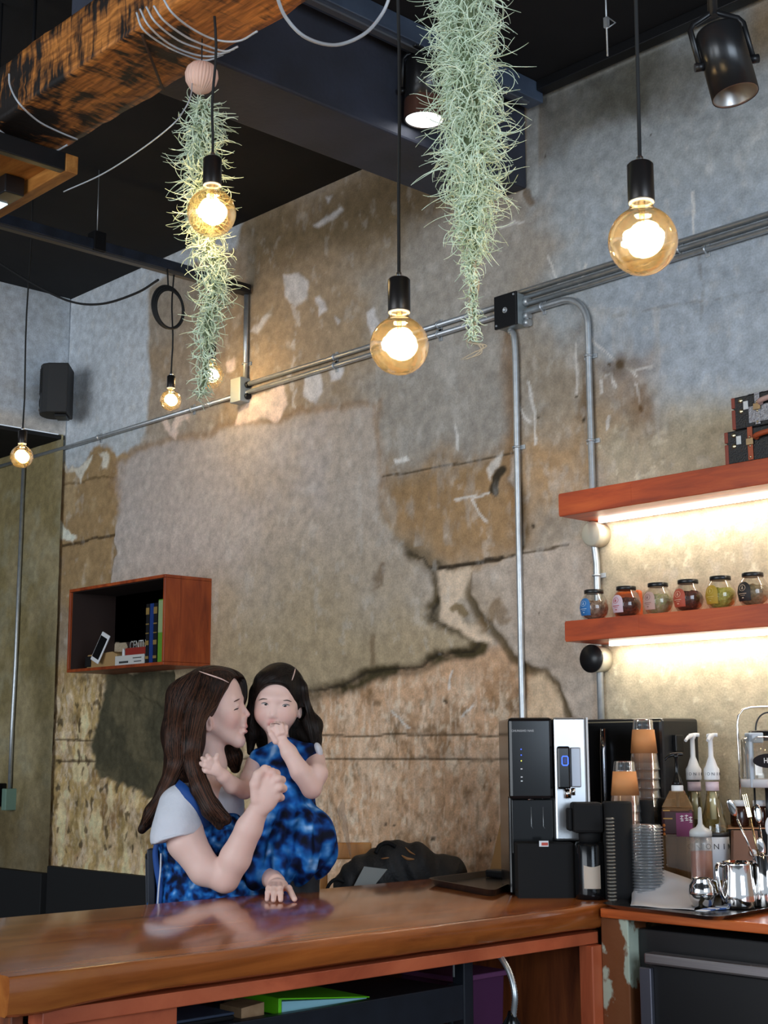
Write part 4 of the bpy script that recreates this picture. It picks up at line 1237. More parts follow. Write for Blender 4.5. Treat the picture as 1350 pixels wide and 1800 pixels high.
Mp = Matrix.Translation((a0 + .140, cy0 + .014, fl + .088)) @ Matrix.Rotation(math.radians(22), 4, 'Y') @ Matrix.Rotation(math.radians(-12), 4, 'X')
m = MB(); m.box((-.034, -.004, -.07), (.034, .004, .07), .010, Mp); m.build('body', WHITEP, ph)
m = MB(); m.box((-.028, -.0052, -.052), (.028, -.0041, .052), .0, Mp); m.build('screen', BLACKG, ph)
def book(label, x0, x1, y0, y1, z0, z1, col, name='book', page=True, vertical=False):
    b_ = thing(name, label, 'book', ((x0 + x1) / 2, (y0 + y1) / 2, z0), 'books in the wall cabinet')
    cm = mat('cover_' + label[:14].replace(' ', '_'), col, .5)
    if vertical:
        t_ = (x1 - x0) * .1
        m = MB(); m.box((x0, y0, z0), (x0 + t_, y1, z1)); m.box((x1 - t_, y0, z0), (x1, y1, z1)); m.box((x0 + t_ * .5, y0 - .001, z0), (x1 - t_ * .5, y0 + .004, z1)); m.build('cover', cm, b_)
        m = MB(); m.box((x0 + t_ * 1.02, y0 + .005, z0 + .003), (x1 - t_ * 1.02, y1 - .003, z1 - .004)); m.build('pages', mat('paper', srgb(224, 216, 198), .8), b_)
    else:
        t_ = min(.003, (z1 - z0) * .12)
        m = MB(); m.box((x0, y0, z0), (x1, y1, z0 + t_)); m.box((x0, y0, z1 - t_), (x1, y1, z1)); m.box((x0, y0 - .001, z0), (x1, y0 + .003, z1)); m.build('cover', cm, b_)
        m = MB(); m.box((x0 + .003, y0 + .004, z0 + t_ * 1.02), (x1 - .002, y1 - .003, z1 - t_ * 1.02)); m.build('pages', mat('paper', srgb(224, 216, 198), .8), b_)
    return b_
yb = cy0 + .03
FR = lambda x, y, z: frame((x, y, z), (1, 0, 0), (0, -1, 0))
wb = book('thick white book lying flat in the wall cabinet', cx(203), cx(254), yb, yb + .17, fl, fl + .044, srgb(196, 196, 192))
INK = mat('dark_ink', (.03, .03, .03, 1), .7)
m = MB()
m.box((cx(210), yb - .0018, fl + .010), (cx(226), yb - .001, fl + .019)); m.box((cx(236), yb - .0018, fl + .012), (cx(249), yb - .001, fl + .016)); m.box((cx(234), yb - .0018, fl + .028), (cx(249), yb - .001, fl + .032))
m.build('spine_print', INK, wb)
book('red book lying on top of the white book in the wall cabinet', cx(219), cx(254.5), yb + .004, yb + .16, fl + .0445, fl + .076, srgb(140, 40, 30))
m = MB(); x_ = cx(214); m.prism([(x_ - .012, yb + .01, fl + .0445), (x_ + .008, yb + .01, fl + .0445), (x_ + .006, yb + .01, fl + .07), (x_ - .006, yb + .01, fl + .078), (x_ - .012, yb + .01, fl + .064)], (0, .05, 0))
tag(m.build('card_stack', WHITEP), 'small white card stack on the white book in the wall cabinet', 'cards')
tb_ = thing('book', 'black book lettered CENTU in white, behind the red book in the wall cabinet', 'book', (cx(236), yb + .17, fl), 'books in the wall cabinet')
m = MB(); m.box((cx(219), yb + .172, fl), (cx(266), yb + .20, fl + .150), .002); m.build('cover', mat('black_book', (.012, .012, .012, 1), .6), tb_)
lettering('cover_print', 'CENTU', .058, mat('white_print', (.8, .8, .78, 1), .6), FR(cx(241.5, yb + .17), yb + .1712, fl + .108), tb_, squeeze=.72)
def gilt(b_, x0, x1, y, zs, col=(.55, .36, .12, 1)):
    m = MB()
    for z, hh in zs: m.box((x0 + .001, y - .0018, z), (x1 - .001, y - .0009, z + hh))
    m.build('spine_gilding', mat('gilt', col, .35, .6), b_)
for k, (p0_, p1_, c_, lab) in enumerate(((255.5, 261.5, srgb(14, 14, 18), 'thin black volume with gilt bands standing left of the blue book in the wall cabinet'), (262, 268.5, srgb(22, 54, 120), 'blue volume with a plain spine standing in the wall cabinet'), (269, 275.5, srgb(20, 16, 18), 'thin black volume with gilt bands standing between the blue and green books'))):
    b_ = book(lab, cx(p0_), cx(p1_), yb, yb + .15, fl, fl + .262, c_, vertical=True)
    if k != 1:
        gilt(b_, cx(p0_), cx(p1_), yb - .001, [(fl + .215, .03), (fl + .17, .005), (fl + .13, .004), (fl + .08, .02), (fl + .02, .012)])
b_ = book('green book standing against the right side of the wall cabinet', cx(277), cx(286), yb, yb + .16, fl, fl + .275, srgb(96, 150, 44), vertical=True)
m = MB(); m.box((cx(277.5), yb - .0019, fl + .13), (cx(285.5), yb - .0009, fl + .27)); m.build('spine_band', mat('pale_green_paper', srgb(150, 170, 120), .6), b_)
# ================================================================== bar counter and kitchen worktop
SLAB = wood('varnished_counter_slab', srgb(104, 52, 20, 1.4), srgb(140, 76, 32, 1.4), srgb(166, 100, 44, 1.4), (7, .8, 7), .20, .5, coat=.6, nscale=1.5)
REDW = wood('red_stained_frame', srgb(128, 54, 30, 1.4), srgb(158, 76, 46, 1.4), srgb(176, 92, 58, 1.4), (9, 1.2, 1.2), .45)
PANW = wood('brown_stained_panel', srgb(70, 32, 14, 1.4), srgb(108, 54, 24, 1.4), srgb(138, 76, 36, 1.4), (8, 8, .9), .5)
CX0, CX1, CY0 = -3.25, -2.392, 1.318
def slab():
    n = 90
    Y = np.linspace(CY0, W - .008, n)
    fr = CX1 + (fbm(Y, Y * 0, 2.2, 400, 3) - .5) * .018
    bk = CX0 + (fbm(Y, Y * 0, 2.0, 410, 3) - .5) * .012
    low = (fbm(Y, Y * 0, 4.0, 420, 3) - .5) * .008
    low = low - .012 * np.exp(-((Y - 1.36) / .12) ** 2)
    zt, zb = CT, CT - .062
    V = []
    for i in range(n):
        w = fr[i]
        V += [(bk[i], Y[i], zb), (bk[i], Y[i], zt - .004), (bk[i] + .004, Y[i], zt), (w - .007, Y[i], zt), (w - .002, Y[i], zt - .002), (w, Y[i], zt - .006), (w + .002, Y[i], zt - .03), (w - .004, Y[i], zb + .006 + low[i]), (w - .012, Y[i], zb + low[i])]
    k = 9
    F_ = [(i * k + j, (i + 1) * k + j, (i + 1) * k + (j + 1) % k, i * k + (j + 1) % k) for i in range(n - 1) for j in range(k)]
    m = MB(); m.add(V, F_)
    m.f += [tuple(range(k)), tuple((n - 1) * k + j for j in range(k))[::-1]]; m.s += [False, False]
    return m
bar = thing('bar_counter', 'glossy orange-brown wooden bar counter in front of the woman', 'counter', ((CX0 + CX1) / 2, 2.5, 0))
sl = slab().build('slab', SLAB, bar)
for p_ in sl.data.polygons: p_.use_smooth = True
md = sl.modifiers.new('es', 'EDGE_SPLIT'); md.split_angle = math.radians(40)
zs = CT - .068
m = MB(); m.box((CX1 - .075, 1.40, zs - .034), (CX1 - .020, 3.05, zs - .004), .002); m.build('front_rail', REDW, bar)
m = MB(); m.box((CX1 - .050, 3.004, .0), (CX1 - .004, 3.052, zs - .036), .003); m.build('corner_post', REDW, bar)
m = MB(); m.box((CX1 - .080, 1.37, .0), (CX1 - .045, 1.72, zs - .036), .003); m.build('end_panel', REDW, bar)
m = MB(); m.box((CX0 + .06, 1.40, 0), (CX0 + .085, W - .05, zs - .002), .002); m.build('back_panel', PANW, bar)
m = MB(); m.box((CX0 + .09, 3.053, 0), (CX1 - .034, 3.07, zs - .002), .002); m.build('side_panel', PANW, bar)
m = MB(); m.box((CX0 + .085, 1.37, 0), (CX1 - .082, 1.395, zs - .002), .002); m.build('side_panel', PANW, bar)
# black metal rack under the counter
RX = -2.56
q0, q1 = onX(222, 1775, RX), onX(806, 1728, RX)
rz = (onX(560, 1770, RX)[2] + onX(790, 1731, RX)[2]) / 2
RACK = mat('blue_black_rack', (.016, .018, .024, 1), .35, .2, noise=(20, (.022, .026, .036, 1), .6))
rk = thing('storage_rack', 'black metal storage rack standing under the bar counter', 'rack', (RX - .2, (q0[1] + q1[1]) / 2, 0))
m = MB(); m.box((RX - .004, q0[1] - .01, rz - .085), (RX + .02, q1[1], rz), .002); m.build('front_bar', RACK, rk)
m = MB(); m.box((RX - .50, q0[1] - .01, rz - .020), (RX - .005, q1[1], rz - .010)); m.build('shelf_plate', RACK, rk)
for (a_, b_) in ((q1[1] - .005, 0), (q0[1] - .03, 0)):
    for xx in (RX - .012, RX - .50):
        m = MB(); m.box((xx - .005, a_, 0), (xx + .036, a_ + .035, rz + (.055 if a_ > 2 else .0)), .003); m.build('post', RACK, rk)
for i, px in enumerate((775, 795)):
    p = onX(772 + 22 * i, 1800, RX - .1)
    m = MB(); m.tube([(RX - .1, p[1], rz - .021), (RX - .1, p[1], .05)], .012, 10); m.build('strut', mat('steel_blue_strut', (.16, .22, .27, 1), .3, .8), rk)
cl = onX(803, 1706, RX)
m = MB(); m.tube([(RX + .005, cl[1] - .025, rz + .06), (RX + .02, cl[1] + .0, rz + .075), (RX - .02, cl[1] + .06, rz + .07)], .006, 8)
m.tube([(RX + .01, cl[1] - .022, rz + .02), (RX + .012, cl[1] - .024, rz + .11)], .003, 8); m.build('clamp', STEEL, rk)
# things on the rack
sz = rz - .0095
FILE_G = mat('lime_folder', srgb(96, 186, 20, 1.3), .45)
def onS(x, y): return onZ(x, y, sz + .03)
bx_ = thing('ring_binder', 'bright lime green folder lying on the rack under the counter', 'folder', (RX - .14, onX(560, 1750, RX)[1], sz))
ya_, yb2 = onX(486, 1770, RX - .03)[1], onX(640, 1752, RX - .03)[1]
x_f = RX - .02
Mg = Matrix.Translation((x_f, ya_, sz)) @ Matrix.Rotation(math.radians(-2), 4, 'Z')
wd, dp = yb2 - ya_, .25
m = MB(); m.prism([(0, 0, .034), (0, wd, .009), (0, wd, .011), (0, 0, .0375)], (-dp, 0, 0), Mg); m.build('top_cover', FILE_G, bx_)
m = MB(); m.box((-dp, 0, .001), (0, wd, .0032), 0, Mg); m.build('bottom_cover', FILE_G, bx_)
m = MB(); m.box((-dp, -.003, .001), (.001, .006, .037), .001, Mg); m.build('spine', FILE_G, bx_)
m = MB(); m.prism([(-.006, .012, .0045), (-.006, wd - .004, .0045), (-.006, wd - .004, .0080), (-.006, .012, .028)], (-dp + .02, 0, 0), Mg); m.build('sheets', mat('pale_blue_sheets', srgb(150, 200, 214), .6), bx_)
la, lb_ = onX(245, 1790, RX - .06), onX(408, 1775, RX - .06)
lp = thing('laptop', 'closed blue-grey laptop on the rack under the counter', 'laptop', (RX - .2, (la[1] + lb_[1]) / 2, sz))
m = MB(); m.box((RX - .30, la[1], sz), (RX - .05, lb_[1], sz + .010), .003); m.build('base', BLACKM, lp)
m = MB(); m.box((RX - .30, la[1], sz + .0105), (RX - .05, lb_[1], sz + .017), .003); m.build('lid', mat('blue_grey_lid', (.10, .13, .20, 1), .3, .5), lp)
wbk = onX(446, 1765, RX - .05)
m = MB(); m.prism([(RX - .05, wbk[1] - .035, sz), (RX - .05, wbk[1] + .03, sz), (RX - .05, wbk[1] + .03, sz + .028), (RX - .05, wbk[1] - .035, sz + .022)], (-.08, 0, 0))
tag(m.build('wood_block', mat('pale_wood', srgb(176, 140, 104), .6, noise=(30, srgb(150, 112, 76), .8))), 'small pale wooden block left of the lime folder', 'block')
tp_ = onX(425, 1752, RX - .16)
m = MB(); m.lathe([(.022, 0), (.036, 0), (.036, .02), (.022, .02), (.022, 0)], 28, (RX - .17, tp_[1], sz))
tag(m.build('tape_roll', mat('tape', srgb(170, 150, 130), .4)), 'roll of tape behind the pale wooden block', 'tape')
tp2 = onX(398, 1748, RX - .24)
m = MB(); m.lathe([(.0005, 0), (.04, 0), (.044, .012), (.038, .014), (.036, .006), (.0005, .005)], 28, (RX - .25, tp2[1], sz + .03))
m.lathe([(.025, 0), (.025, .03)], 16, (RX - .25, tp2[1], sz))
tag(m.build('small_dish', mat('pale_blue_dish', srgb(130, 170, 200), .3)), 'small pale blue dish at the back of the rack', 'dish')
# hose and purple crate
h0 = dep(866, 1672, 3.45)
hs = thing('flexible_hose', 'ribbed steel hose curving down under the counter', 'hose', dep(902, 1790, 3.4))
pts = bez([dep(866, 1668, 3.5), dep(884, 1688, 3.45), dep(898, 1716, 3.42), dep(905, 1750, 3.4), dep(903, 1782, 3.4), dep(900, 1830, 3.4), dep(896, 1900, 3.4)], 14)
m = MB(); m.tube(pts, [.0068 + .0012 * (i % 2) for i in range(len(pts))], 12); m.build('hose', mat('hose_steel', (.55, .60, .63, 1), .3, .8), hs)
fc = dep(900, 1800, 3.4)
m = MB(); m.lathe([(.012, -.05), (.018, -.03), (.024, 0), (.012, .018), (.009, .03)], 16, fc); m.build('fitting', BLACKG, hs)
pc = dep(848, 1770, 3.72)
cr_ = thing('plastic_crate', 'purple plastic crate beside the steel hose under the counter', 'crate', (pc[0], pc[1], .55))
Mx = RZ(math.radians(0), pc)
m = MB()
m.prism([(.0, -.09, -.20), (.0, .075, -.20), (.0, .09, .075), (.0, -.09, .075)], (-.22, 0, 0), Mx); m.build('bin', mat('purple_plastic', srgb(74, 40, 70, 1.2), .35), cr_, .006)
m = MB(); m.box((-.23, -.10, .072), (.008, .098, .086), .003, Mx); m.build('rim', mat('purple_plastic_rim', srgb(104, 62, 96, 1.2), .35), cr_)
m = MB(); m.box((pc[0] - .26, pc[1] - .12, .32), (pc[0] + .05, pc[1] + .13, pc[2] - .201), .002)
for sx in (-.24, .03):
    m.box((pc[0] + sx - .012, pc[1] - .11, 0), (pc[0] + sx + .012, pc[1] - .09, .32))
    m.box((pc[0] + sx - .012, pc[1] + .10, 0), (pc[0] + sx + .012, pc[1] + .12, .32))
tag(m.build('crate_stand', PANW), 'low brown stand carrying the purple crate', 'stand')

# ---- kitchen worktop along the wall
WT = 1.043
KY = onZ(1055, 1596, WT)[1]
KX0 = CX1 + .012
WTW = wood('orange_worktop', srgb(134, 58, 22, 1.45), srgb(166, 80, 34, 1.45), srgb(186, 104, 52, 1.45), (1.2, 10, 10), .3, coat=.3)
kt = thing('kitchen_worktop', 'thin orange-brown worktop carrying cups and syrup bottles', 'worktop', (-.6, (KY + W) / 2, 0))
def worktop():
    m = MB(); m.box((KX0, KY, WT - .024), (1.4, W - .008, WT), .003); return m
worktop().build('board', WTW, kt)
PEEL = mat('peeling_painted_post', srgb(110, 62, 30, 1.3), .7, noise=(9, srgb(176, 186, 168, 1.1), 1.0, (1, 1, .7)), bump=(12, .4))
for n_ in PEEL.node_tree.nodes:
    if n_.type == 'MAP_RANGE': n_.inputs[1].default_value = .50; n_.inputs[2].default_value = .53
p1_, p2_ = onY(1058, 1700, KY + .02)[0], onY(1106, 1700, KY + .02)[0]
m = MB(); m.box((p1_, KY + .02, 0), (p2_, KY + .10, WT - .025), .003); m.build('front_post', PEEL, kt)
m = MB(); m.box((p1_ + .1, KY + .5, 0), (1.3, KY + .53, WT - .025)); m.build('back_panel', BLACKR, kt)
m = MB(); m.box((1.25, KY + .02, 0), (1.3, KY + .10, WT - .025), .003); m.build('front_post', PEEL, kt)
# oven under the worktop
OB = mat('black_oven', (.013, .013, .014, 1), .35)
OST = mat('brushed_oven_steel', (.40, .37, .37, 1), .38, .9, noise=(6, (.30, .28, .30, 1), .6, (1, 1, 40)))
o0 = onY(1112, 1700, KY + .03)[0]
ov = thing('oven', 'black oven with brushed steel door frame under the worktop', 'oven', (o0 + .45, KY + .3, 0))
m = MB(); m.box((o0, KY + .06, .05), (o0 + .95, KY + .49, WT - .05), .004); m.build('housing', OB, ov)
zt2 = onY(1144, 1672, KY + .02)[2]; zb3 = onY(1144, 1692, KY + .02)[2]
xh = onY(1144, 1680, KY + .02)[0]
m = MB(); m.box((xh - .016, KY + .02, .12), (xh + .62, KY + .059, zb3 - .005), .003); dr = m.build('door', OB, ov)
m = MB(); m.box((xh, KY - .012, zb3), (xh + .60, KY + .03, zt2), .006); m.build('handle_bar', OST, dr)
xf0, xf1 = onY(1127, 1740, KY + .012)[0], onY(1147, 1740, KY + .012)[0]
m = MB(); m.box((xf0, KY + .006, .14), (xf1, KY + .0195, zb3 - .012), .002); m.build('door_frame', mat('blue_steel_frame', (.22, .22, .27, 1), .35, .8), dr)
for xx in (o0 + .05, o0 + .9):
    for yy in (KY + .1, KY + .42):
        m = MB(); m.tube([(xx, yy, 0), (xx, yy, .052)], .02, 12); m.build('foot', BLACKR, ov)
# ================================================================== things on the counter and worktop
CRH = unit([CR[0], CR[1], 0]); FWH = unit([CF[0], CF[1], 0])
def face_cam(px, py, t, turn=0.0):
    """upright frame whose x runs to the right of the picture, y away from the viewer"""
    p = hdep(px, py, t)
    ex = Vector(CRH); ex.rotate(Matrix.Rotation(turn, 3, 'Z'))
    return p, frame(p, ex, (0, 0, 1))
def sz_(t): return t / F_PX
CHROME = mat('polished_chrome', (.72, .70, .68, 1), .08, 1.0)
def lathe_px(xc, t, prof, z0=None, name='body', m_=None, parent=None, n=32, smooth=True):
    """prof: [(half width px, y px)]; turned about the upright axis through pixel column xc at depth t"""
    s = sz_(t)
    pr = []
    for (w, y) in prof:
        p = hdep(xc, y, t); pr.append((max(w * s, .0003), p[2]))
    if z0 is not None: pr[0] = (pr[0][0], z0)
    base = hdep(xc, 1500, t)
    m = MB(); m.lathe(pr, n, (base[0], base[1], 0), smooth)
    return m.build(name, m_, parent)

# ---- water purifier
T = 3.98; s = sz_(T)
Pp, PM = face_cam(966, 1570, T)
Pp = np.array([Pp[0], Pp[1], CT + .0005]); PM = frame(Pp, CRH, (0, 0, 1))
def pu(px): return (px - 966) * s
def pz(py): return hdep(966, py, T)[2] - Pp[2]
pur = thing('water_purifier', 'tall black water purifier with a silver front strip on the counter', 'water purifier', Pp)
def pbox(name, x0, x1, y0, y1, v0, v1, m_, bev=.004, par=pur):
    m = MB(); m.box((pu(x0), v0, pz(y1)), (pu(x1), v1, pz(y0)), bev, PM); return m.build(name, m_, par)
BRUSH = mat('brushed_silver', (.52, .54, .56, 1), .28, .85, noise=(4, (.40, .38, .37, 1), .5, (1, 1, .3)))
zb_px = 1581
m = MB(); m.box((pu(897), .0, .0), (pu(1037), .30, pz(1263)), .006, PM); m.build('body', BLACKG, pur)
pbox('head', 896, 974, 1262, 1404, -.055, -.001, BLACKG, .010)
pbox('column', 902, 974, 1405, 1500, -.012, -.001, BLACKG, .002)
pbox('silver_panel', 976, 1033, 1262, 1476, -.050, -.001, BRUSH, .006)
pbox('panel_edge', 1033.3, 1037, 1262, 1470, -.052, -.001, mat('pale_edge', (.62, .62, .62, 1), .4), .001)
bt = pbox('button_module', 979, 1002, 1312, 1386, -.082, -.0505, BLACKG, .006)
m = MB()
cu = [(pu(992.5) + .0085 * a, pz(1337) + .0125 * b_) for a, b_ in ((-1, -.7), (-.7, -1), (.7, -1), (1, -.7), (1, .7), (.7, 1), (-.7, 1), (-1, .7))]
m.tube([PM @ Vector((a, -.0825, b_)) for a, b_ in cu], .0016, 6, closed=True)
m.build('blue_button_ring', mat('blue_glow', (.02, .04, .6, 1), .5, emit=(.03, .09, 1, 1), estr=2.6), bt)
pbox('button', 990.5, 994.5, 1333, 1341, -.0835, -.0821, mat('blue_button', (.01, .03, .3, 1), .4), .0, bt)
pbox('panel_recess', 1004, 1022, 1314, 1383, -.060, -.0505, mat('silver_grey', (.40, .41, .45, 1), .4, .5), .003)
m = MB(); m.tube([PM @ Vector((pu(998), -.062, pz(1386))), PM @ Vector((pu(998), -.062, pz(1402)))], [.010, .0085], 16); m.tube([PM @ Vector((pu(1008), -.056, pz(1384))), PM @ Vector((pu(1008), -.056, pz(1397)))], .005, 12); m.build('spout', CHROME, pur)
m = MB(); m.tube([PM @ Vector((pu(934), -.03, pz(1404))), PM @ Vector((pu(934), -.03, pz(1404))) , PM @ Vector((pu(934), -.03, pz(1391 + 14)))], .010, 16); m.build('spout', CHROME, pur)
for py_, c_ in ((1317, (.05, .12, 1, 1)), (1327, (.05, .12, 1, 1)), (1337, (.7, .7, .1, 1))):
    m = MB(); m.ball(PM @ Vector((pu(918), -.0553, pz(py_))), .0017, 10, 6); m.build('indicator', mat('led_%d' % int(c_[0] * 100), c_, .4, emit=c_, estr=1.6), pur)
for py_ in (1350, 1364, 1371):
    m = MB(); m.box((pu(916.4), -.0556, pz(py_ + 2)), (pu(919.6), -.0550, pz(py_)), 0, PM); m.build('icon', mat('white_icon', (.7, .7, .7, 1), .5), pur)
lettering('logo', 'CHUNGHO NAIS', .0085, mat('silver_print', (.55, .55, .55, 1), .5), PM @ Matrix.Translation((pu(921), -.0553, pz(1285))) @ Matrix.Rotation(math.radians(90), 4, 'X'), pur, .0003)
m = MB()
for px_ in (936, 957):
    m.tube([PM @ Vector((pu(px_), -.014, pz(1418))), PM @ Vector((pu(px_), -.014, pz(1452))), PM @ Vector((pu(px_ + 2.5), -.014, pz(1456)))], .0009, 5)
m.build('guard_outline', mat('grey_line', (.35, .36, .36, 1), .3, .6), pur)
pbox('drip_base', 905, 1004, 1478, 1579, -.10, -.001, BLACKR, .006)
pbox('sticker', 943, 959, 1474, 1484, -.1015, -.1001, WHITEP, 0)
pbox('sticker_mark', 947, 958, 1477, 1482, -.1022, -.1016, mat('red_mark', srgb(190, 70, 50), .5), 0)

# ---- black air pot with a paper note
T = 3.86; s = sz_(T)
ap = thing('air_pot', 'black vacuum pot with a paper note, in front of the water purifier', 'flask', np.array([*hdep(1037, 1570, T)[:2], CT]))
lathe_px(1037, T, [(26, 1576), (27, 1570), (27, 1486), (24, 1480), (14, 1479)], CT + .0005, 'body', BLACKG, ap)
Pq = hdep(1037, 1480, T); PM2 = frame((Pq[0], Pq[1], 0), CRH, (0, 0, 1))
def qz(py): return hdep(1037, py, T)[2]
m = MB(); m.lathe([(.030, qz(1480)), (.031, qz(1470)), (.031, qz(1462))], 24, (Pq[0], Pq[1], 0)); m.build('neck', BLACKR, ap)
m = MB(); m.box((-.049, -.04, qz(1463)), (.033, .04, qz(1410)), .008, PM2); m.build('pump_head', BLACKR, ap)
m = MB(); m.box((-.062, -.026, qz(1460)), (-.0495, .026, qz(1420)), .006, PM2); m.build('lever', BLACKR, ap)
m = MB(); V = []
for i in range(9):
    a = -math.pi / 2 - .05 + (i / 8 - .5) * 1.1; rr = 27.5 * s
    for z in (qz(1560), qz(1519 + 3 * math.sin(math.pi * i / 8))): V.append(PM2 @ Vector((rr * math.cos(a), rr * math.sin(a), z)))
m.add(V, [(2 * i, 2 * i + 2, 2 * i + 3, 2 * i + 1) for i in range(8)], True); m.build('paper_note', mat('pale_note', srgb(190, 176, 160), .7), ap)

# ---- flat black tray on the counter
tA = onZ(748, 1557, CT)
def rtray(label, name, corners, hh, rim, m_):
    c = np.mean(corners, 0)
    t_ = thing(name, label, 'tray', c)
    C_ = [np.array(p) for p in corners]
    ring = []
    for i in range(4):
        p = C_[i]; a = C_[i - 1]; b_ = C_[(i + 1) % 4]
        r = .05
        d0 = unit(a - p); d1 = unit(b_ - p)
        for k in range(6):
            f = k / 5
            ring.append(p + d0 * r * (1 - f) ** 2 + d1 * r * f ** 2)
    ring = np.array(ring)
    def off(k, z): return [(c[0] + (q[0] - c[0]) * k, c[1] + (q[1] - c[1]) * k, z) for q in ring]
    z0 = C_[0][2]
    loops = [off(.88, z0), off(.90, z0), off(1.0, z0 + hh), off(1.01, z0 + hh + .001), off(1.0 - rim, z0 + hh + .001), off(.90 - .01, z0 + .004), off(.5, z0 + .004), off(.01, z0 + .004)]
    n = len(ring); V = [p for l in loops for p in l]
    F_ = [(i * n + k, i * n + (k + 1) % n, (i + 1) * n + (k + 1) % n, (i + 1) * n + k) for i in range(len(loops) - 1) for k in range(n)]
    m = MB(); m.add(V, F_); m.f.append(tuple(range(n))); m.s.append(False)
    m.f.append(tuple((len(loops) - 1) * n + k for k in range(n))); m.s.append(False)
    m.build('tray_body', m_, t_)
    return t_
TRB = mat('black_tray_plastic', (.013, .013, .014, 1), .25, spec=.55)
z_ = CT + .0005
ct_ = rtray('low black serving tray on the counter left of the water purifier', 'serving_tray', [tuple(onZ(*q, z_)) for q in ((748, 1556), (868, 1579), (908, 1559), (884, 1538))], .020, .03, TRB)
cb0 = onZ(884, 1546, CT)
m = MB(); m.box((cb0[0] - .05, cb0[1] - .03, CT + .006), (cb0[0] + .05, cb0[1] + .02, CT + .030), .006)
tag(m.build('card_reader', BLACKM), 'small black box at the back of the black serving tray', 'box')

# ---- black machine behind
yq = 3.47
xq0, xq1 = onY(1030, 1400, yq)[0], onY(1168, 1400, yq)[0]
zq = onY(1100, 1263, yq)[2]
ic = thing('ice_maker', 'large black machine against the wall behind the cup stacks', 'machine', ((xq0 + xq1) / 2, yq + .12, WT))
m = MB(); m.box((xq0, yq, WT + .0005), (xq1, W - .04, zq), .010); m.build('body', mat('black_machine', (.012, .012, .013, 1), .3), ic)
xh_ = onY(1067, 1350, yq)[0]
m = MB(); m.tube([(xh_, yq - .012, zq - .03), (xh_, yq - .016, zq - .10), (xh_, yq - .016, zq - .30), (xh_, yq - .012, zq - .36)], .010, 12); m.build('handle', mat('dark_chrome', (.35, .36, .40, 1), .12, 1), ic)
m = MB(); m.box((xq0 + .004, yq - .003, zq - .012), (xq1 - .004, yq - .0005, zq - .008)); m.build('top_line', mat('gold_line', (.5, .42, .28, 1), .3, .8), ic)
m = MB(); m.box((xq1 + .0, yq + .05, zq - .10), (xq1 + .014, yq + .09, zq - .05), .003); m.build('hinge', BLACKM, ic)
m = MB(); m.box((onY(1150, 1450, 3.41)[0], 3.41, WT + .0005), (onY(1187, 1450, 3.41)[0], yq - .006, onY(1180, 1404, 3.41)[2]), .004)
bk_ = tag(m.build('low_machine_base', BLACKM), 'low black box beside the large black machine', 'box')

# ---- cups
KRAFT = mat('kraft_sleeve', srgb(186, 124, 74, 1.3), .75)
CUPP = clear('clear_cup_plastic', (.93, .95, .96, 1), .22, .04, .05, (.8, .85, .9, 1))
ORD = ['top', 'second', 'third', 'fourth', 'fifth', 'sixth', 'seventh', 'eighth', 'ninth', 'tenth', 'eleventh', 'twelfth', 'thirteenth', 'fourteenth', 'fifteenth', 'sixteenth', 'seventeenth', 'eighteenth', 'nineteenth', 'twentieth', 'twenty-first', 'twenty-second', 'twenty-third', 'twenty-fourth', 'twenty-fifth']
def cup_stack(xc, t, ytop, ybot, step, wt, wb, group, lab_top, lab):
    """inverted clear cups with kraft sleeves, nested downwards"""
    s = sz_(t); base = hdep(xc, ytop, t)
    Hc = 88 * s                      # one cup
    r0, r1 = wt * s, wb * s
    n = int((ybot - ytop - 60) / step) + 1
    src = None
    for k in range(n):
        z = hdep(xc, ytop + k * step, t)[2]
        c = thing('plastic_cup', lab_top if k == 0 else ORD[k] + ' cup from the top of ' + lab, 'cup', (base[0], base[1], z - Hc), group)
        if src is None:
            m = MB(); m.lathe([(r1 * 1.09, 0), (r1 * 1.10, .003), (r1 * 1.04, .005), (r0, Hc - .002), (r0 - .002, Hc), (r0 - .004, Hc - .004), (.0004, Hc - .004)], 30, (base[0], base[1], z - Hc))
            w_ = m.build('cup_wall', CUPP, c)
            m = MB(); za, zb4 = Hc * .33, Hc * .80
            f = lambda q: r1 * 1.04 + (r0 - r1 * 1.04) * q / Hc + .0012
            m.lathe([(f(za), za), (f(zb4), zb4), (f(zb4) - .0008, zb4), (f(za) - .0008, za), (f(za), za)], 30, (base[0], base[1], z - Hc))
            sl_ = m.build('paper_sleeve', KRAFT, c)
            src = (w_, sl_, z - Hc)
        else:
            for o_ in src[:2]:
                d_ = o_.copy(); COL.objects.link(d_); d_.parent = c
                d_.matrix_parent_inverse = Matrix.Translation((-base[0], -base[1], -src[2])); d_.location = (0, 0, 0)
cup_stack(1130, 4.05, 1265, 1452, 16.5, 17, 25, 'cups in the taller stack', 'top cup of the taller upside-down stack of sleeved clear cups', 'the taller stack of sleeved clear cups')
cup_stack(1097, 3.95, 1338, 1500, 16.5, 18, 26, 'cups in the shorter stack', 'top cup of the shorter upside-down stack of sleeved clear cups', 'the shorter stack of sleeved clear cups')
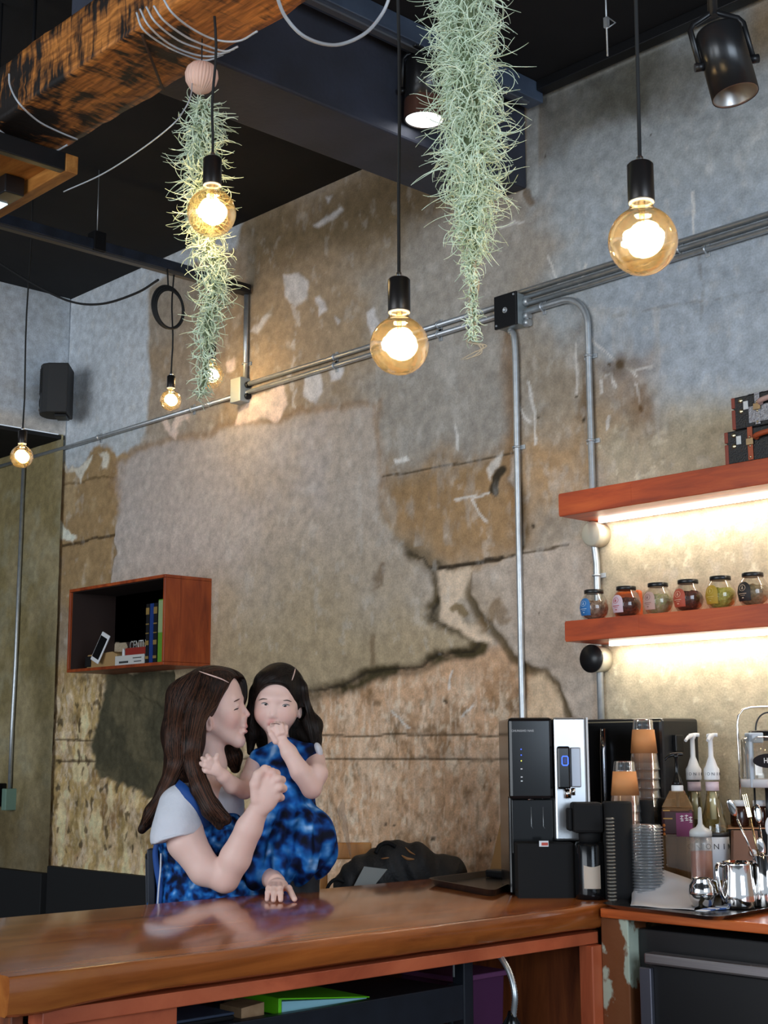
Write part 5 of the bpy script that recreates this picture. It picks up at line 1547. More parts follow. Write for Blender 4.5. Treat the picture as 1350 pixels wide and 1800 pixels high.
# holders the stacks stand in
h1 = thing('cup_holder', 'black cup holder with a ribbed lid stack in front of the shorter cup stack', 'holder', np.array([*hdep(1087, 1560, 3.84)[:2], WT]))
lathe_px(1087, 3.84, [(25, 1572), (26, 1566), (26, 1412), (24, 1409), (23, 1409), (23, 1500)], WT + .0005, 'cylinder', BLACKR, h1)
m = MB(); c_ = hdep(1074, 1500, 3.76)
for k in range(24):
    z = WT + .012 + k * .0092
    m.lathe([(.010, z), (.0125, z + .002), (.0125, z + .004), (.010, z + .006)], 14, (c_[0], c_[1], 0))
m.build('ribbed_post', mat('smoky_plastic', (.16, .15, .13, 1), .25, .3), h1)
h2 = thing('cup_holder', 'black cup holder between the two cup stacks behind the clear lids', 'holder', np.array([*hdep(1136, 1540, 3.96)[:2], WT]))
lathe_px(1136, 3.955, [(15, 1552), (16, 1548), (16, 1408), (14, 1406), (.3, 1406)], WT + .0005, 'cylinder', BLACKR, h2)
# clear lids
LIDP = clear('clear_lid_plastic', (.90, .92, .94, 1), .30, .06, .12, (.75, .78, .80, 1))
lc = hdep(1136, 1540, 3.84)
src = None
zl = WT + .0015
nl = 25
for k in range(nl):
    z = zl + k * .0082
    r_ = .048
    if src is None:
        m = MB(); m.lathe([(r_, 0), (r_ + .0015, .0015), (r_, .003), (r_ * .92, .0045), (r_ * .88, .0085), (r_ * .60, .0088), (r_ * .58, .0075)], 30, (0, 0, 0))
        src = m.build('takeaway_cup_cover', LIDP); src.location = (lc[0], lc[1], z)
        tag(src, 'lowest clear cup cover of the ribbed stack, resting on the worktop', 'cup cover', 'stack of clear cup lids')
    else:
        d_ = src.copy(); COL.objects.link(d_); d_.location = (lc[0], lc[1], z)
        d_['label'] = ORD[nl - 1 - k] + (' clear cup cover of the ribbed stack below the tall cups' if k == nl - 1 else ' clear cup cover from the top of the ribbed stack')

# ---- brown labelled sauce bottle with black pump
T = 3.95
b1_ = thing('sauce_bottle', 'square sauce bottle with a dark purple label and black pump', 'bottle', np.array([*hdep(1193, 1550, T)[:2], WT]))
Pq = hdep(1193, 1480, T); BM = frame((Pq[0], Pq[1], 0), np.array(CRH) * .97 + np.array(FWH) * -.25, (0, 0, 1))
def qz(py): return hdep(1193, py, T)[2]
sb = sz_(T)
m = MB(); m.box((-27 * sb, -.035, WT + .0005), (27 * sb, .035, qz(1418)), .010, BM)
m.prism([(-26 * sb, -.032, qz(1418.5)), (26 * sb, -.032, qz(1418.5)), (12 * sb, -.018, qz(1390)), (-12 * sb, -.018, qz(1390))], (0, .064, 0), BM)
m.build('bottle', clear('bottle_clear', (.90, .80, .66, 1), .18, .05, .30, srgb(176, 136, 96)), b1_)
m = MB(); m.box((-27.6 * sb, -.0362, qz(1470)), (27.6 * sb, .0362, qz(1420)), .010, BM); lb_ = m.build('label', mat('dark_maroon_label', srgb(52, 20, 22, 1.2), .45), b1_)
m = MB(); m.box((-2 * sb, -.0372, qz(1469)), (26 * sb, -.0363, qz(1428)), 0, BM); m.build('purple_band', mat('purple_band', srgb(104, 34, 74, 1.3), .45), lb_)
m = MB(); m.box((-24 * sb, -.0370, qz(1439)), (-8 * sb, -.0363, qz(1437)), 0, BM); m.box((-24 * sb, -.0370, qz(1425)), (-12 * sb, -.0363, qz(1423)), 0, BM); m.build('gold_lines', mat('gold_print', srgb(190, 140, 60), .5), lb_)
WPR = mat('white_print', (.8, .8, .78, 1), .6)
m = MB()
for (x_, y_) in ((8, 1437), (16, 1436), (23, 1439)):      # brush-written characters on the band
    X_, Z_ = x_ * sb, qz(y_)
    for (a_, b_, c_, d_) in ((-3, 3, 3, 3.4), (0, 5, 0, -4), (-3, -1, 3, -2), (-2, -5, 3, -4.5)):
        m.tube([BM @ Vector((X_ + a_ * sb, -.0378, Z_ + b_ * sb)), BM @ Vector((X_ + c_ * sb, -.0378, Z_ + d_ * sb))], .0011, 5)
m.build('brush_lettering', WPR, lb_)
for k in range(3):
    m = MB(); m.ball(BM @ Vector((-23 * sb, -.0365, qz(1450 + k * 7.5))), .0048, 12, 6, (1, .3, 1)); m.build('fruit_picture', mat('orange_picture', srgb(208, 124, 60), .5), lb_)
lathe_px(1195, T, [(10, 1392), (10.5, 1390), (10.5, 1382), (9.5, 1380)], None, 'cap', WHITEP, b1_)
lathe_px(1195, T, [(9.8, 1380), (9.5, 1376), (6, 1366), (3.6, 1360), (3.0, 1334), (4.5, 1332), (5.2, 1326), (.3, 1324)], None, 'pump', BLACKG, b1_)
m = MB(); m.tube(bez([hdep(1200, 1326, T), hdep(1190, 1326, T), hdep(1176, 1329, T), hdep(1168, 1336, T)], 5), [.005] * 11 + [.004] * 5, 10); m.build('pump_nozzle', BLACKG, b1_)
lathe_px(1195, T, [(3.2, 1445), (3.2, 1392)], None, 'pump_tube', mat('dark_tube', (.03, .03, .03, 1), .3), b1_)

# ---- two syrup bottles with white pumps
SYR = clear('syrup_glass', (.90, .86, .66, 1), .20, .03, .06, srgb(190, 160, 70))
WPUMP = mat('white_pump_plastic', (.74, .75, .76, 1), .35)
def syrup(xc, t, label, nozzle):
    b_ = thing('syrup_bottle', label, 'bottle', np.array([*hdep(xc, 1550, t)[:2], WT]), 'syrup bottles')
    lathe_px(xc, t, [(24, 1552), (25, 1548), (25, 1462), (23, 1446), (16, 1424), (12, 1404), (11, 1388)], WT + .0005, 'glass', SYR, b_)
    lathe_px(xc, t, [(23.5, 1550), (23.5, 1490), (.4, 1489)], WT + .004, 'syrup', mat('syrup_liquid', srgb(150, 120, 60), .2), b_)
    lb = lathe_px(xc, t, [(25.6, 1545), (25.6, 1470)], None, 'label', mat('white_label', srgb(206, 208, 214), .6), b_)
    lathe_px(xc, t, [(25.8, 1470), (25.8, 1462)], None, 'label_band', mat('black_band', (.02, .02, .02, 1), .5), b_)
    c0 = hdep(xc, 1485, t); s_ = sz_(t)
    txt = 'MONIN'
    INKB = mat('black_lettering', (.03, .03, .04, 1), .5)
    for i, ch in enumerate(txt):
        a = math.radians((i - 2) * 31 - 8)
        d_ = np.array(CRH) * math.sin(a) - np.array(FWH) * math.cos(a)
        p = np.array([c0[0], c0[1], hdep(xc, 1487, t)[2]]) + d_ * (25.9 * s_)
        lettering('label_letter', ch, .022, INKB, frame(p, np.cross([0, 0, 1], d_), d_), lb, .0003)
    lathe_px(xc, t, [(11.6, 1390), (11.6, 1374)], None, 'neck_label', mat('pink_white_label', srgb(210, 190, 196), .6), b_)
    cp_ = lathe_px(xc, t, [(13.0, 1371), (13.6, 1369), (13.6, 1352), (10, 1346), (7.5, 1338), (4.5, 1330), (4, 1300), (5.5, 1298), (7, 1294), (6, 1290), (.3, 1289)], None, 'pump', WPUMP, b_)
    for i, ch in enumerate(txt):
        a = math.radians((i - 2) * 34 - 6)
        d_ = np.array(CRH) * math.sin(a) - np.array(FWH) * math.cos(a)
        p = np.array([c0[0], c0[1], hdep(xc, 1360.5, t)[2]]) + d_ * (13.8 * s_)
        lettering('cap_letter', ch, .0125, INKB, frame(p, np.cross([0, 0, 1], d_), d_), cp_, .0003)
    m = MB(); m.tube(bez([hdep(xc + 4, 1292, t), hdep(xc + nozzle * .3, 1292, t), hdep(xc + nozzle * .75, 1296, t - .02), hdep(xc + nozzle, 1302, t - .03)], 5), [.006] * 11 + [.005] * 5, 10); m.build('pump_nozzle', WPUMP, b_)
    lathe_px(xc, t, [(5.4, 1440), (5.4, 1392)], None, 'pump_barrel', WPUMP, b_)
    return b_
syrup(1225, 4.10, 'syrup bottle with a white pump pointing left, beside the purple-labelled bottle', -20)
syrup(1257, 3.98, 'syrup bottle with a white pump standing nearest the wire stand', -13)

# ---- squeeze bottle of brown sauce
T = 3.78
sq = thing('squeeze_bottle', 'translucent squeeze bottle half full of caramel sauce', 'bottle', np.array([*hdep(1233, 1565, T)[:2], WT]))
lathe_px(1233, T, [(18, 1566), (19, 1562), (19, 1484), (18.5, 1470)], WT + .007, 'bottle', clear('milky_plastic', (.92, .90, .88, 1), .10, .2, .12, (.7, .7, .68, 1)), sq)
lathe_px(1233, T, [(18.2, 1564), (18.2, 1496), (.4, 1495)], WT + .009, 'sauce', mat('caramel_sauce', srgb(140, 74, 44, 1.2), .35), sq)
lathe_px(1233, T, [(19.5, 1470), (19.5, 1462), (17, 1458), (8, 1454), (4.2, 1448), (3.0, 1420), (.3, 1418)], None, 'nozzle_cap', mat('milky_cap', (.55, .56, .55, 1), .4), sq)

# ---- tray with paper, jugs and spoons
z_ = WT + .0005
tq = [onZ(1052, 1597, z_), onZ(1262, 1622, z_), onZ(1420, 1592, z_), onZ(1190, 1570, z_)]
tl = rtray('dark tray with parchment paper at the worktop edge', 'serving_tray', [(p[0], p[1], z_) for p in tq], .012, .02, TRB)
m = MB(); V = []
nu_, nv_ = 14, 8
for i in range(nu_ + 1):
    for j in range(nv_ + 1):
        u_, v_ = i / nu_, j / nv_
        # lies on the tray, back edge curls up
        x_ = 1108 + 112 * u_ + v_ * 6; 
        g_ = onZ(x_, 1592 + 8 * u_ - 16 * v_, WT + .006)
        lift = (.0 if v_ < .3 else ((v_ - .3) / .7) ** 1.4 * (.105 - .055 * u_))
        V.append((g_[0], g_[1], g_[2] + lift + .001 * math.sin(u_ * 9)))
m.add(V, [(i * (nv_ + 1) + j, (i + 1) * (nv_ + 1) + j, (i + 1) * (nv_ + 1) + j + 1, i * (nv_ + 1) + j + 1) for i in range(nu_) for j in range(nv_)], True)
pp_ = tag(m.build('parchment_sheet', mat('parchment', srgb(176, 174, 176, 1.15), .7)), 'sheet of pale parchment curling up from the dark tray', 'paper')
md = pp_.modifiers.new('t', 'SOLIDIFY'); md.thickness = .0006
for k, (x_, y_, a) in enumerate(((1262, 1598, .5), (1286, 1594, .35), (1244, 1600, .9))):
    p = onZ(x_, y_, WT + .006 + .003 * k)
    M_ = frame((p[0], p[1], p[2]), np.array(CRH) * math.cos(a) + np.array(FWH) * math.sin(a), (0, 0, 1))
    pk = thing('sugar_packet', ('white and blue sugar packet under the tall steel pitcher', 'white and blue sugar packet at the right of the others on the tray', 'white and blue sugar packet beside the round creamer')[k], 'packet', p, 'sugar packets')
    m = MB(); m.box((-.04, -.014, 0), (.04, .014, .0025), .001, M_); m.build('packet', mat('white_packet', srgb(200, 205, 215), .6), pk)
    m = MB(); m.box((-.012, -.0141, .0001), (.016, .0141, .0029), 0, M_); m.build('blue_stripe', mat('packet_blue', srgb(60, 100, 170), .6), pk)
# round creamer
T = proj(onZ(1232, 1594, WT + .006))[2]
cm_ = thing('creamer', 'small round polished steel creamer on the dark tray', 'pitcher', onZ(1232, 1594, WT + .006))
lathe_px(1232, T, [(15, 1598), (16.5, 1595), (16, 1592), (21, 1584), (24.5, 1571), (22.5, 1556), (16, 1546), (17.5, 1543), (16.5, 1543), (15, 1547), (20, 1556)], WT + .0065, 'body', CHROME, cm_)
m = MB(); m.tube(bez([hdep(1250, 1546, T), hdep(1262, 1552, T), hdep(1266, 1566, T), hdep(1254, 1576, T)], 6), .0032, 8); m.build('handle', CHROME, cm_)
T = proj(onZ(1296, 1594, WT + .006))[2]
jg = thing('milk_pitcher', 'tall polished steel milk pitcher on the dark tray', 'pitcher', onZ(1296, 1594, WT + .006))
lathe_px(1296, T, [(29, 1592), (31, 1590), (30, 1570), (27, 1540), (26, 1520), (27, 1514), (26, 1514), (25, 1520)], WT + .0065, 'body', CHROME, jg)
m = MB(); m.tube(bez([hdep(1272, 1522, T), hdep(1262, 1520, T - .01), hdep(1260, 1534, T - .02), hdep(1266, 1566, T - .02), hdep(1274, 1584, T - .01)], 6), .0055, 8); m.build('handle', CHROME, jg)
m = MB(); m.prism([hdep(1314, 1514, T - .03), hdep(1330, 1511, T), hdep(1314, 1514, T + .03), hdep(1318, 1530, T)], tuple(CRH * .001)); m.build('spout', CHROME, jg)
# utensil cup with tongs and spoons
T = proj(onZ(1343, 1594, WT + .006))[2]
uc = thing('utensil_cup', 'steel cup of spoons at the right edge of the tray', 'cup', onZ(1343, 1594, WT + .006))
lathe_px(1343, T, [(19, 1594), (20, 1592), (20, 1504), (19, 1503), (18.5, 1505), (18.5, 1590)], WT + .0065, 'cup', CHROME, uc)
def utensil(label, name, a, b_, r, bowl, col=CHROME):
    u_ = thing(name, label, 'utensil', hdep(*b_), 'utensils in the steel cup')
    p0_, p1_ = hdep(*a), hdep(*b_)
    m = MB(); m.tube([p1_, p0_ + (p1_ - p0_) * .3], r, 8); m.build('handle', col, u_)
    m = MB()
    d_ = unit(p0_ - p1_); M_ = frame(p0_ + (p1_ - p0_) * .14, np.cross(d_, CF), d_)
    if bowl == 'spoon': m.ball((0, 0, 0), .024, 14, 10, (.45, .12, 1), Matrix(M_))
    else:
        m.box((-.006, -.001, -.03), (.006, .001, -.004), .0005, M_)
        for q in (-.0048, 0, .0048): m.box((q - .0011, -.0008, -.005), (q + .0011, .0008, .03), .0003, M_)
    m.build('bowl' if bowl == 'spoon' else 'blade', col, u_)
GOLD = mat('gold_cutlery', (.66, .50, .28, 1), .2, 1)
utensil('long silver stirrer leaning left out of the steel cup', 'bar_spoon', (1279, 1402, T - .02), (1336, 1530, T), .0028, 'spoon')
utensil('gold fork sticking up from the steel cup', 'fork', (1309, 1398, T + .02), (1340, 1530, T + .005), .003, 'blade', GOLD)
utensil('silver teaspoon upright in the steel cup', 'teaspoon', (1330, 1414, T + .03), (1346, 1530, T + .01), .003, 'spoon')
utensil('chrome ball-ended ladle resting in the steel cup', 'ladle', (1336, 1480, T - .012), (1350, 1540, T - .008), .003, 'spoon')
utensil('white plastic scoop at the edge of the steel cup', 'scoop', (1352, 1440, T + .03), (1352, 1530, T + .012), .004, 'spoon', WHITEP)

# ---- wire stand, jug with oval sign, dark bottles on a black crate
T = 4.06
ws = thing('wire_stand', 'chrome wire arch stand at the right edge above the syrup bottles', 'stand', np.array([*hdep(1304, 1450, T)[:2], WT]))
pts = [hdep(1304, 1456, T), hdep(1299, 1330, T), hdep(1296, 1275, T), hdep(1298, 1258, T), hdep(1306, 1247, T), hdep(1320, 1243, T), hdep(1350, 1242, T), hdep(1392, 1241, T), hdep(1408, 1246, T), hdep(1416, 1258, T), hdep(1417, 1300, T), hdep(1417, 1456, T)]
m = MB(); m.tube(pts, .0035, 8); m.build('arch', CHROME, ws)
zcr = hdep(1304, 1452, T)[2]
cr0 = hdep(1280, 1500, 3.97); 
kr = thing('black_crate', 'black crate behind the steel pitcher at the right edge', 'crate', (cr0[0] + .2, cr0[1] + .1, WT))
KM = frame((cr0[0], cr0[1], 0), CRH, (0, 0, 1))
m = MB(); m.box((0, 0, WT + .0005), (.40, .15, zcr - .004), .004, KM); m.build('body', BLACKR, kr)
m = MB(); m.box((-.002, -.002, zcr - .0038), (.402, .152, zcr), .001, KM); m.build('rim', mat('copper_rim', srgb(150, 104, 70), .4, .6), kr)
c_ = hdep(1303, 1490, 3.92); BGM = frame((c_[0], c_[1], 0), CRH, (0, 0, 1)); s_ = sz_(3.92)
kb = thing('kraft_bag', 'brown kraft coffee bag with a round emblem behind the pitcher', 'bag', (c_[0], c_[1], WT))
zt3 = hdep(1303, 1460, 3.92)[2]
m = MB(); m.prism([(-22 * s_, -.025, WT + .0005), (32 * s_, -.025, WT + .0005), (28 * s_, -.012, zt3), (-14 * s_, -.012, zt3)], (0, .03, 0), BGM); m.build('bag', mat('kraft_bag', srgb(110, 74, 52, 1.2), .6), kb)
em = hdep(1320, 1500, 4.02)
m = MB(); ze = hdep(1320, 1499, 3.90)[2]; E_ = BGM @ Matrix.Translation((17 * s_, -.0215, ze)) @ Matrix.Rotation(math.radians(76), 4, 'X')
m.lathe([(.0095, 0), (.0095, .001), (.0075, .001), (.0075, 0)], 20, (0, 0, 0), True, E_); m.lathe([(.0065, 0), (.0065, .001), (.003, .0012), (.003, 0)], 16, (0, 0, 0), True, E_); m.build('round_emblem', WHITEP, kb)
for xc, lab in ((1303, 'small dark bottle with a white cap left of the oval sign post'), (1341, 'small dark bottle with a white cap under the oval sign')):
    db = thing('dark_bottle', lab, 'bottle', np.array([*hdep(xc, 1450, 4.04)[:2], zcr]), 'dark bottles with white caps')
    lathe_px(xc, 4.04, [(15, 1452), (16, 1450), (16, 1420), (13, 1416)], zcr + .0005, 'glass', mat('brown_glass', srgb(52, 24, 14), .15), db)
    lathe_px(xc, 4.04, [(13.5, 1417), (13.5, 1407), (.3, 1406)], None, 'cap', WHITEP, db)
T = 4.0
hj = thing('drink_canister', 'clear canister with a black lid and an oval sign reading HIT', 'canister', np.array([*hdep(1352, 1420, T)[:2], zcr]))
lathe_px(1356, T, [(44, 1384), (45, 1380), (45, 1300), (40, 1294)], None, 'glass', clear('canister_glass', (.9, .88, .84, 1), .2, .04, .05, (.8, .75, .7, 1)), hj)
lathe_px(1356, T, [(42, 1384), (47, 1383), (47, 1370), (46, 1369)], None, 'base_band', mat('frosted_white', (.55, .54, .55, 1), .5), hj)
m = MB(); sH = sz_(T); cc_ = hdep(1356, 1340, T); HM = frame((cc_[0], cc_[1], 0), CRH, (0, 0, 1))
def hz(py): return hdep(1356, py, T)[2]
m.box((-46 * sH, -.05, hz(1384)), (-38 * sH, .0, hz(1290)), .003, HM); m.box((-46 * sH, -.05, hz(1306)), (-20 * sH, .0, hz(1288)), .003, HM); m.build('white_bracket', mat('pale_blue_white', srgb(176, 186, 196), .5), hj)
lathe_px(1356, T, [(28, 1302), (30, 1300), (30, 1286), (26, 1284), (.3, 1283)], None, 'lid', BLACKG, hj)
m = MB(); m.tube(bez([hdep(1328, 1287, T), hdep(1330, 1270, T), hdep(1338, 1257, T), hdep(1352, 1252, T), hdep(1372, 1256, T), hdep(1384, 1287, T)], 6), .0025, 8); m.build('bail_handle', BLACKM, hj)
dsp = -FWH * (46.5 * sH)
m = MB()
ov_ = [(cc_[0], cc_[1], hz(1336))] 
R_o = np.array([cc_[0], cc_[1], hz(1337)]) + dsp - FWH * .004 - np.array(CRH) * (15 * sH)
ring = [R_o + np.array(CRH) * (30 * sH * math.cos(a)) + np.array([0, 0, 12.5 * sH * math.sin(a)]) for a in np.linspace(0, 2 * math.pi, 33)[:-1]]
m.prism([tuple(p) for p in ring], tuple(FWH * .003)); og = m.build('oval_sign', mat('black_sign', (.012, .010, .012, 1), .7, spec=.15), hj)
lettering('sign_lettering', 'HITT', .021, WPR, frame(R_o - FWH * .0006, CRH, -FWH), og, .0004, .85)
m = MB(); m.tube([hdep(1348, 1384, T), (hdep(1348, 1384, T)[0], hdep(1348, 1384, T)[1], zcr + .0005)], .006, 10); m.tube([hdep(1368, 1384, T), (hdep(1368, 1384, T)[0], hdep(1368, 1384, T)[1], zcr + .0005)], .006, 10)
m.tube([hdep(1326, 1384, T), (hdep(1326, 1384, T)[0], hdep(1326, 1384, T)[1], zcr + .0005)], .003, 8); m.build('leg', BLACKM, hj)

# ---- behind the counter: cardboard sheet
q_ = onY(881, 1480, W - .05)
x0_, x1_ = onY(878, 1480, W - .05)[0], onY(903, 1480, W - .05)[0]
m = MB(); m.prism([(x0_, W - .10, 1.055), (x1_ + .12, W - .10, 1.055), (x1_ + .12, W - .035, onY(890, 1434, W - .05)[2]), (x0_, W - .035, onY(890, 1434, W - .05)[2])], (0, .006, 0))
tag(m.build('cardboard_sheet', mat('cardboard', srgb(150, 116, 74, 1.3), .8)), 'tan cardboard sheet leaning on the wall left of the water purifier', 'cardboard')
# ================================================================== people
class Field:
    """signed distance volume; shapes are melted together and skinned as one mesh"""
    def __init__(self, pts, mar, h):
        # the grid lies along the picture's right, depth and up directions
        self.G = np.stack([CRH, FWH, np.array([0, 0, 1.0])])
        P = np.array(pts) @ self.G.T
        self.lo = P.min(0) - mar; self.h = h
        self.n = np.ceil((P.max(0) + mar - self.lo) / h).astype(int) + 1
        self.d = np.full(tuple(self.n), 1.0, np.float32)
    def _sub(self, a, b, mar):
        i0 = np.clip(np.floor((np.minimum(a, b) - mar - self.lo) / self.h).astype(int), 0, self.n)
        i1 = np.clip(np.ceil((np.maximum(a, b) + mar - self.lo) / self.h).astype(int) + 1, 0, self.n)
        if (i1 <= i0).any(): return None, None
        sl = tuple(slice(p, q) for p, q in zip(i0, i1))
        ax = [(self.lo[k] + self.h * np.arange(i0[k], i1[k])).astype(np.float32) for k in range(3)]
        return sl, (ax[0][:, None, None], ax[1][None, :, None], ax[2][None, None, :])
    def _mix(self, sl, e, k, op):
        c = self.d[sl]
        if op == 'sub':
            e = -e
            if k > 0:
                hh = np.maximum(k - np.abs(c - e), 0) / k
                self.d[sl] = np.maximum(c, e) + hh * hh * k * .25
            else: self.d[sl] = np.maximum(c, e)
        else:
            if k > 0:
                hh = np.maximum(k - np.abs(c - e), 0) / k
                self.d[sl] = np.minimum(c, e) - hh * hh * k * .25
            else: self.d[sl] = np.minimum(c, e)
    def cone(self, a, b, ra, rb, k=.01, op='add'):
        a = self.G @ np.asarray(a, float); b = self.G @ np.asarray(b, float)
        sl, g = self._sub(a, b, max(ra, rb) + k + 4 * self.h)
        if sl is None: return self
        e = b - a; L2 = e @ e + 1e-12
        x = [g[i] - np.float32(a[i]) for i in range(3)]
        t = np.clip((x[0] * e[0] + x[1] * e[1] + x[2] * e[2]) / L2, 0, 1)
        q = (x[0] - t * e[0]) ** 2 + (x[1] - t * e[1]) ** 2 + (x[2] - t * e[2]) ** 2
        self._mix(sl, np.sqrt(q) - (ra + (rb - ra) * t), k, op)
        return self
    def chain(self, pts, rs, k=.008):
        for i in range(len(pts) - 1): self.cone(pts[i], pts[i + 1], rs[i], rs[i + 1], k)
        return self
    def ell(self, c, r, B=None, k=.01, op='add'):
        """B: 3x3 rows = axes of the ellipsoid in the world"""
        c = self.G @ np.asarray(c, float); r = np.asarray(r, float)
        B = (np.eye(3) if B is None else np.asarray(B, float)) @ self.G.T
        mar = r.max() + k + 4 * self.h
        sl, g = self._sub(c, c, mar)
        if sl is None: return self
        x = [g[i] - np.float32(c[i]) for i in range(3)]
        k0 = 0; k1 = 0
        for i in range(3):
            u = x[0] * B[i, 0] + x[1] * B[i, 1] + x[2] * B[i, 2]
            k0 = k0 + (u / r[i]) ** 2; k1 = k1 + (u / r[i] ** 2) ** 2
        k0 = np.sqrt(k0); k1 = np.sqrt(k1) + 1e-6
        self._mix(sl, k0 * (k0 - 1) / k1, k, op)
        return self
    def cut(self, p, n, keep_neg=True, region=None, k=0.0):
        """drops everything on the side of the plane that n points to"""
        p = self.G @ np.asarray(p, float); n = self.G @ unit(n)
        if region is None:
            sl = tuple(slice(0, q) for q in self.n); a = self.lo; i0 = np.zeros(3, int); i1 = self.n
            g = [(self.lo[k_] + self.h * np.arange(self.n[k_])).astype(np.float32) for k_ in range(3)]
            g = (g[0][:, None, None], g[1][None, :, None], g[2][None, None, :])
        else:
            sl, g = self._sub(self.G @ np.asarray(region[0], float), self.G @ np.asarray(region[1], float), 0)
        e = (g[0] - p[0]) * n[0] + (g[1] - p[1]) * n[1] + (g[2] - p[2]) * n[2]
        c = self.d[sl]
        self.d[sl] = np.maximum(c, e.astype(np.float32))
        return self
    def wrinkle(self, fn):
        """adds fn(x,y,z) to the distance (cloth folds)"""
        g = [(self.lo[k_] + self.h * np.arange(self.n[k_])).astype(np.float32) for k_ in range(3)]
        g = (g[0][:, None, None], g[1][None, :, None], g[2][None, None, :]); G = self.G
        X = [g[0] * np.float32(G[0, k]) + g[1] * np.float32(G[1, k]) + g[2] * np.float32(G[2, k]) for k in range(3)]
        self.d += np.asarray(fn(*X), np.float32)
        return self
    def mesh(self, name, m_, parent=None, color=None):
        d = self.d; ins = d < 0
        n0, n1, n2 = [q - 1 for q in d.shape]
        cnt = np.zeros((n0, n1, n2), np.int8)
        offs = [(i, j, k) for i in (0, 1) for j in (0, 1) for k in (0, 1)]
        for (i, j, k) in offs: cnt += ins[i:i + n0, j:j + n1, k:k + n2]
        act = np.argwhere((cnt > 0) & (cnt < 8))
        idm = np.full((n0, n1, n2), -1, np.int64)
        idm[act[:, 0], act[:, 1], act[:, 2]] = np.arange(len(act))
        cv = {o: d[act[:, 0] + o[0], act[:, 1] + o[1], act[:, 2] + o[2]].astype(np.float64) for o in offs}
        acc = np.zeros((len(act), 3)); num = np.zeros(len(act))
        for o in offs:
            for ax in range(3):
                if o[ax]: continue
                o2 = list(o); o2[ax] = 1; o2 = tuple(o2)
                a, b = cv[o], cv[o2]
                x = (a < 0) != (b < 0)
                t = np.where(x, a / np.where(np.abs(a - b) < 1e-12, 1e-12, a - b), 0)
                pt = np.zeros((len(act), 3)); pt[:] = o; pt[:, ax] = t
                acc += pt * x[:, None]; num += x
        V = (self.lo + self.h * (act + acc / num[:, None])) @ self.G
        Q = []
        for ax in range(3):
            b_, c_ = (ax + 1) % 3, (ax + 2) % 3
            sA = [slice(None)] * 3; sB = [slice(None)] * 3
            sA[ax] = slice(0, -1); sB[ax] = slice(1, None)
            ch = ins[tuple(sA)] != ins[tuple(sB)]
            e = np.argwhere(ch)
            e = e[(e[:, b_] > 0) & (e[:, c_] > 0) & (e[:, b_] < d.shape[b_] - 1) & (e[:, c_] < d.shape[c_] - 1)]
            fl = ins[e[:, 0], e[:, 1], e[:, 2]]
            def cid(db, dc):
                q = e.copy(); q[:, b_] -= db; q[:, c_] -= dc
                return idm[q[:, 0], q[:, 1], q[:, 2]]
            quad = np.stack([cid(1, 1), cid(0, 1), cid(0, 0), cid(1, 0)], 1)
            quad[~fl] = quad[~fl][:, ::-1]
            Q.append(quad)
        Q = np.concatenate(Q)
        # one relaxation pass takes the voxel steps out
        for it in range(2):
            s_ = np.zeros_like(V); w = np.zeros(len(V))
            for i in range(4):
                a, b = Q[:, i], Q[:, (i + 1) % 4]
                for p, q in ((a, b), (b, a)):
                    for c_ in range(3): s_[:, c_] += np.bincount(p, V[q, c_], len(V))
                    w += np.bincount(p, minlength=len(V))
            V = V * .5 + .5 * s_ / np.maximum(w, 1)[:, None]
        me = bpy.data.meshes.new(name)
        me.vertices.add(len(V)); me.vertices.foreach_set('co', V.reshape(-1).astype(np.float32))
        me.loops.add(Q.size); me.loops.foreach_set('vertex_index', Q.reshape(-1).astype(np.int32))
        me.polygons.add(len(Q)); me.polygons.foreach_set('loop_start', np.arange(0, Q.size, 4, dtype=np.int32))
        me.polygons.foreach_set('use_smooth', np.ones(len(Q), dtype=bool))
        me.update(calc_edges=True); me.validate()
        if color is not None:
            ca = me.color_attributes.new('tone', 'FLOAT_COLOR', 'POINT')
            c4 = np.ones((len(V), 4), np.float32); c4[:, :3] = color(V)
            ca.data.foreach_set('color', c4.reshape(-1))
        me.materials.append(m_)
        o = bpy.data.objects.new(name, me); COL.objects.link(o)
        if parent is not None:
            o.parent = parent; o.matrix_parent_inverse = parent_inv(parent)
        o_bvh[o.name] = (V, Q)
        return o
o_bvh = {}
def bvh_of(*objs):
    V = []; Q = []; n = 0
    for o in objs:
        v, q = o_bvh[o.name]; V.append(v); Q.append(q + n); n += len(v)
    return BVHTree.FromPolygons([tuple(v) for v in np.concatenate(V)], [tuple(int(i) for i in q) for q in np.concatenate(Q)])
def drape(bvh, pts, off=.001, n=8, miss=None):
    """lays a line given in picture points onto a surface"""
    P = bez([np.array([x, y, 0]) for x, y in pts], n); out = []
    for p in P:
        d_ = unit(ray(p[0], p[1]))
        hit = bvh.ray_cast(Vector(CC), Vector(d_))
        if hit[0] is not None:
            nn = hit[1]
            if nn.dot(Vector(d_)) > 0: nn = -nn
            out.append(np.array(hit[0] + nn * off))
    return out

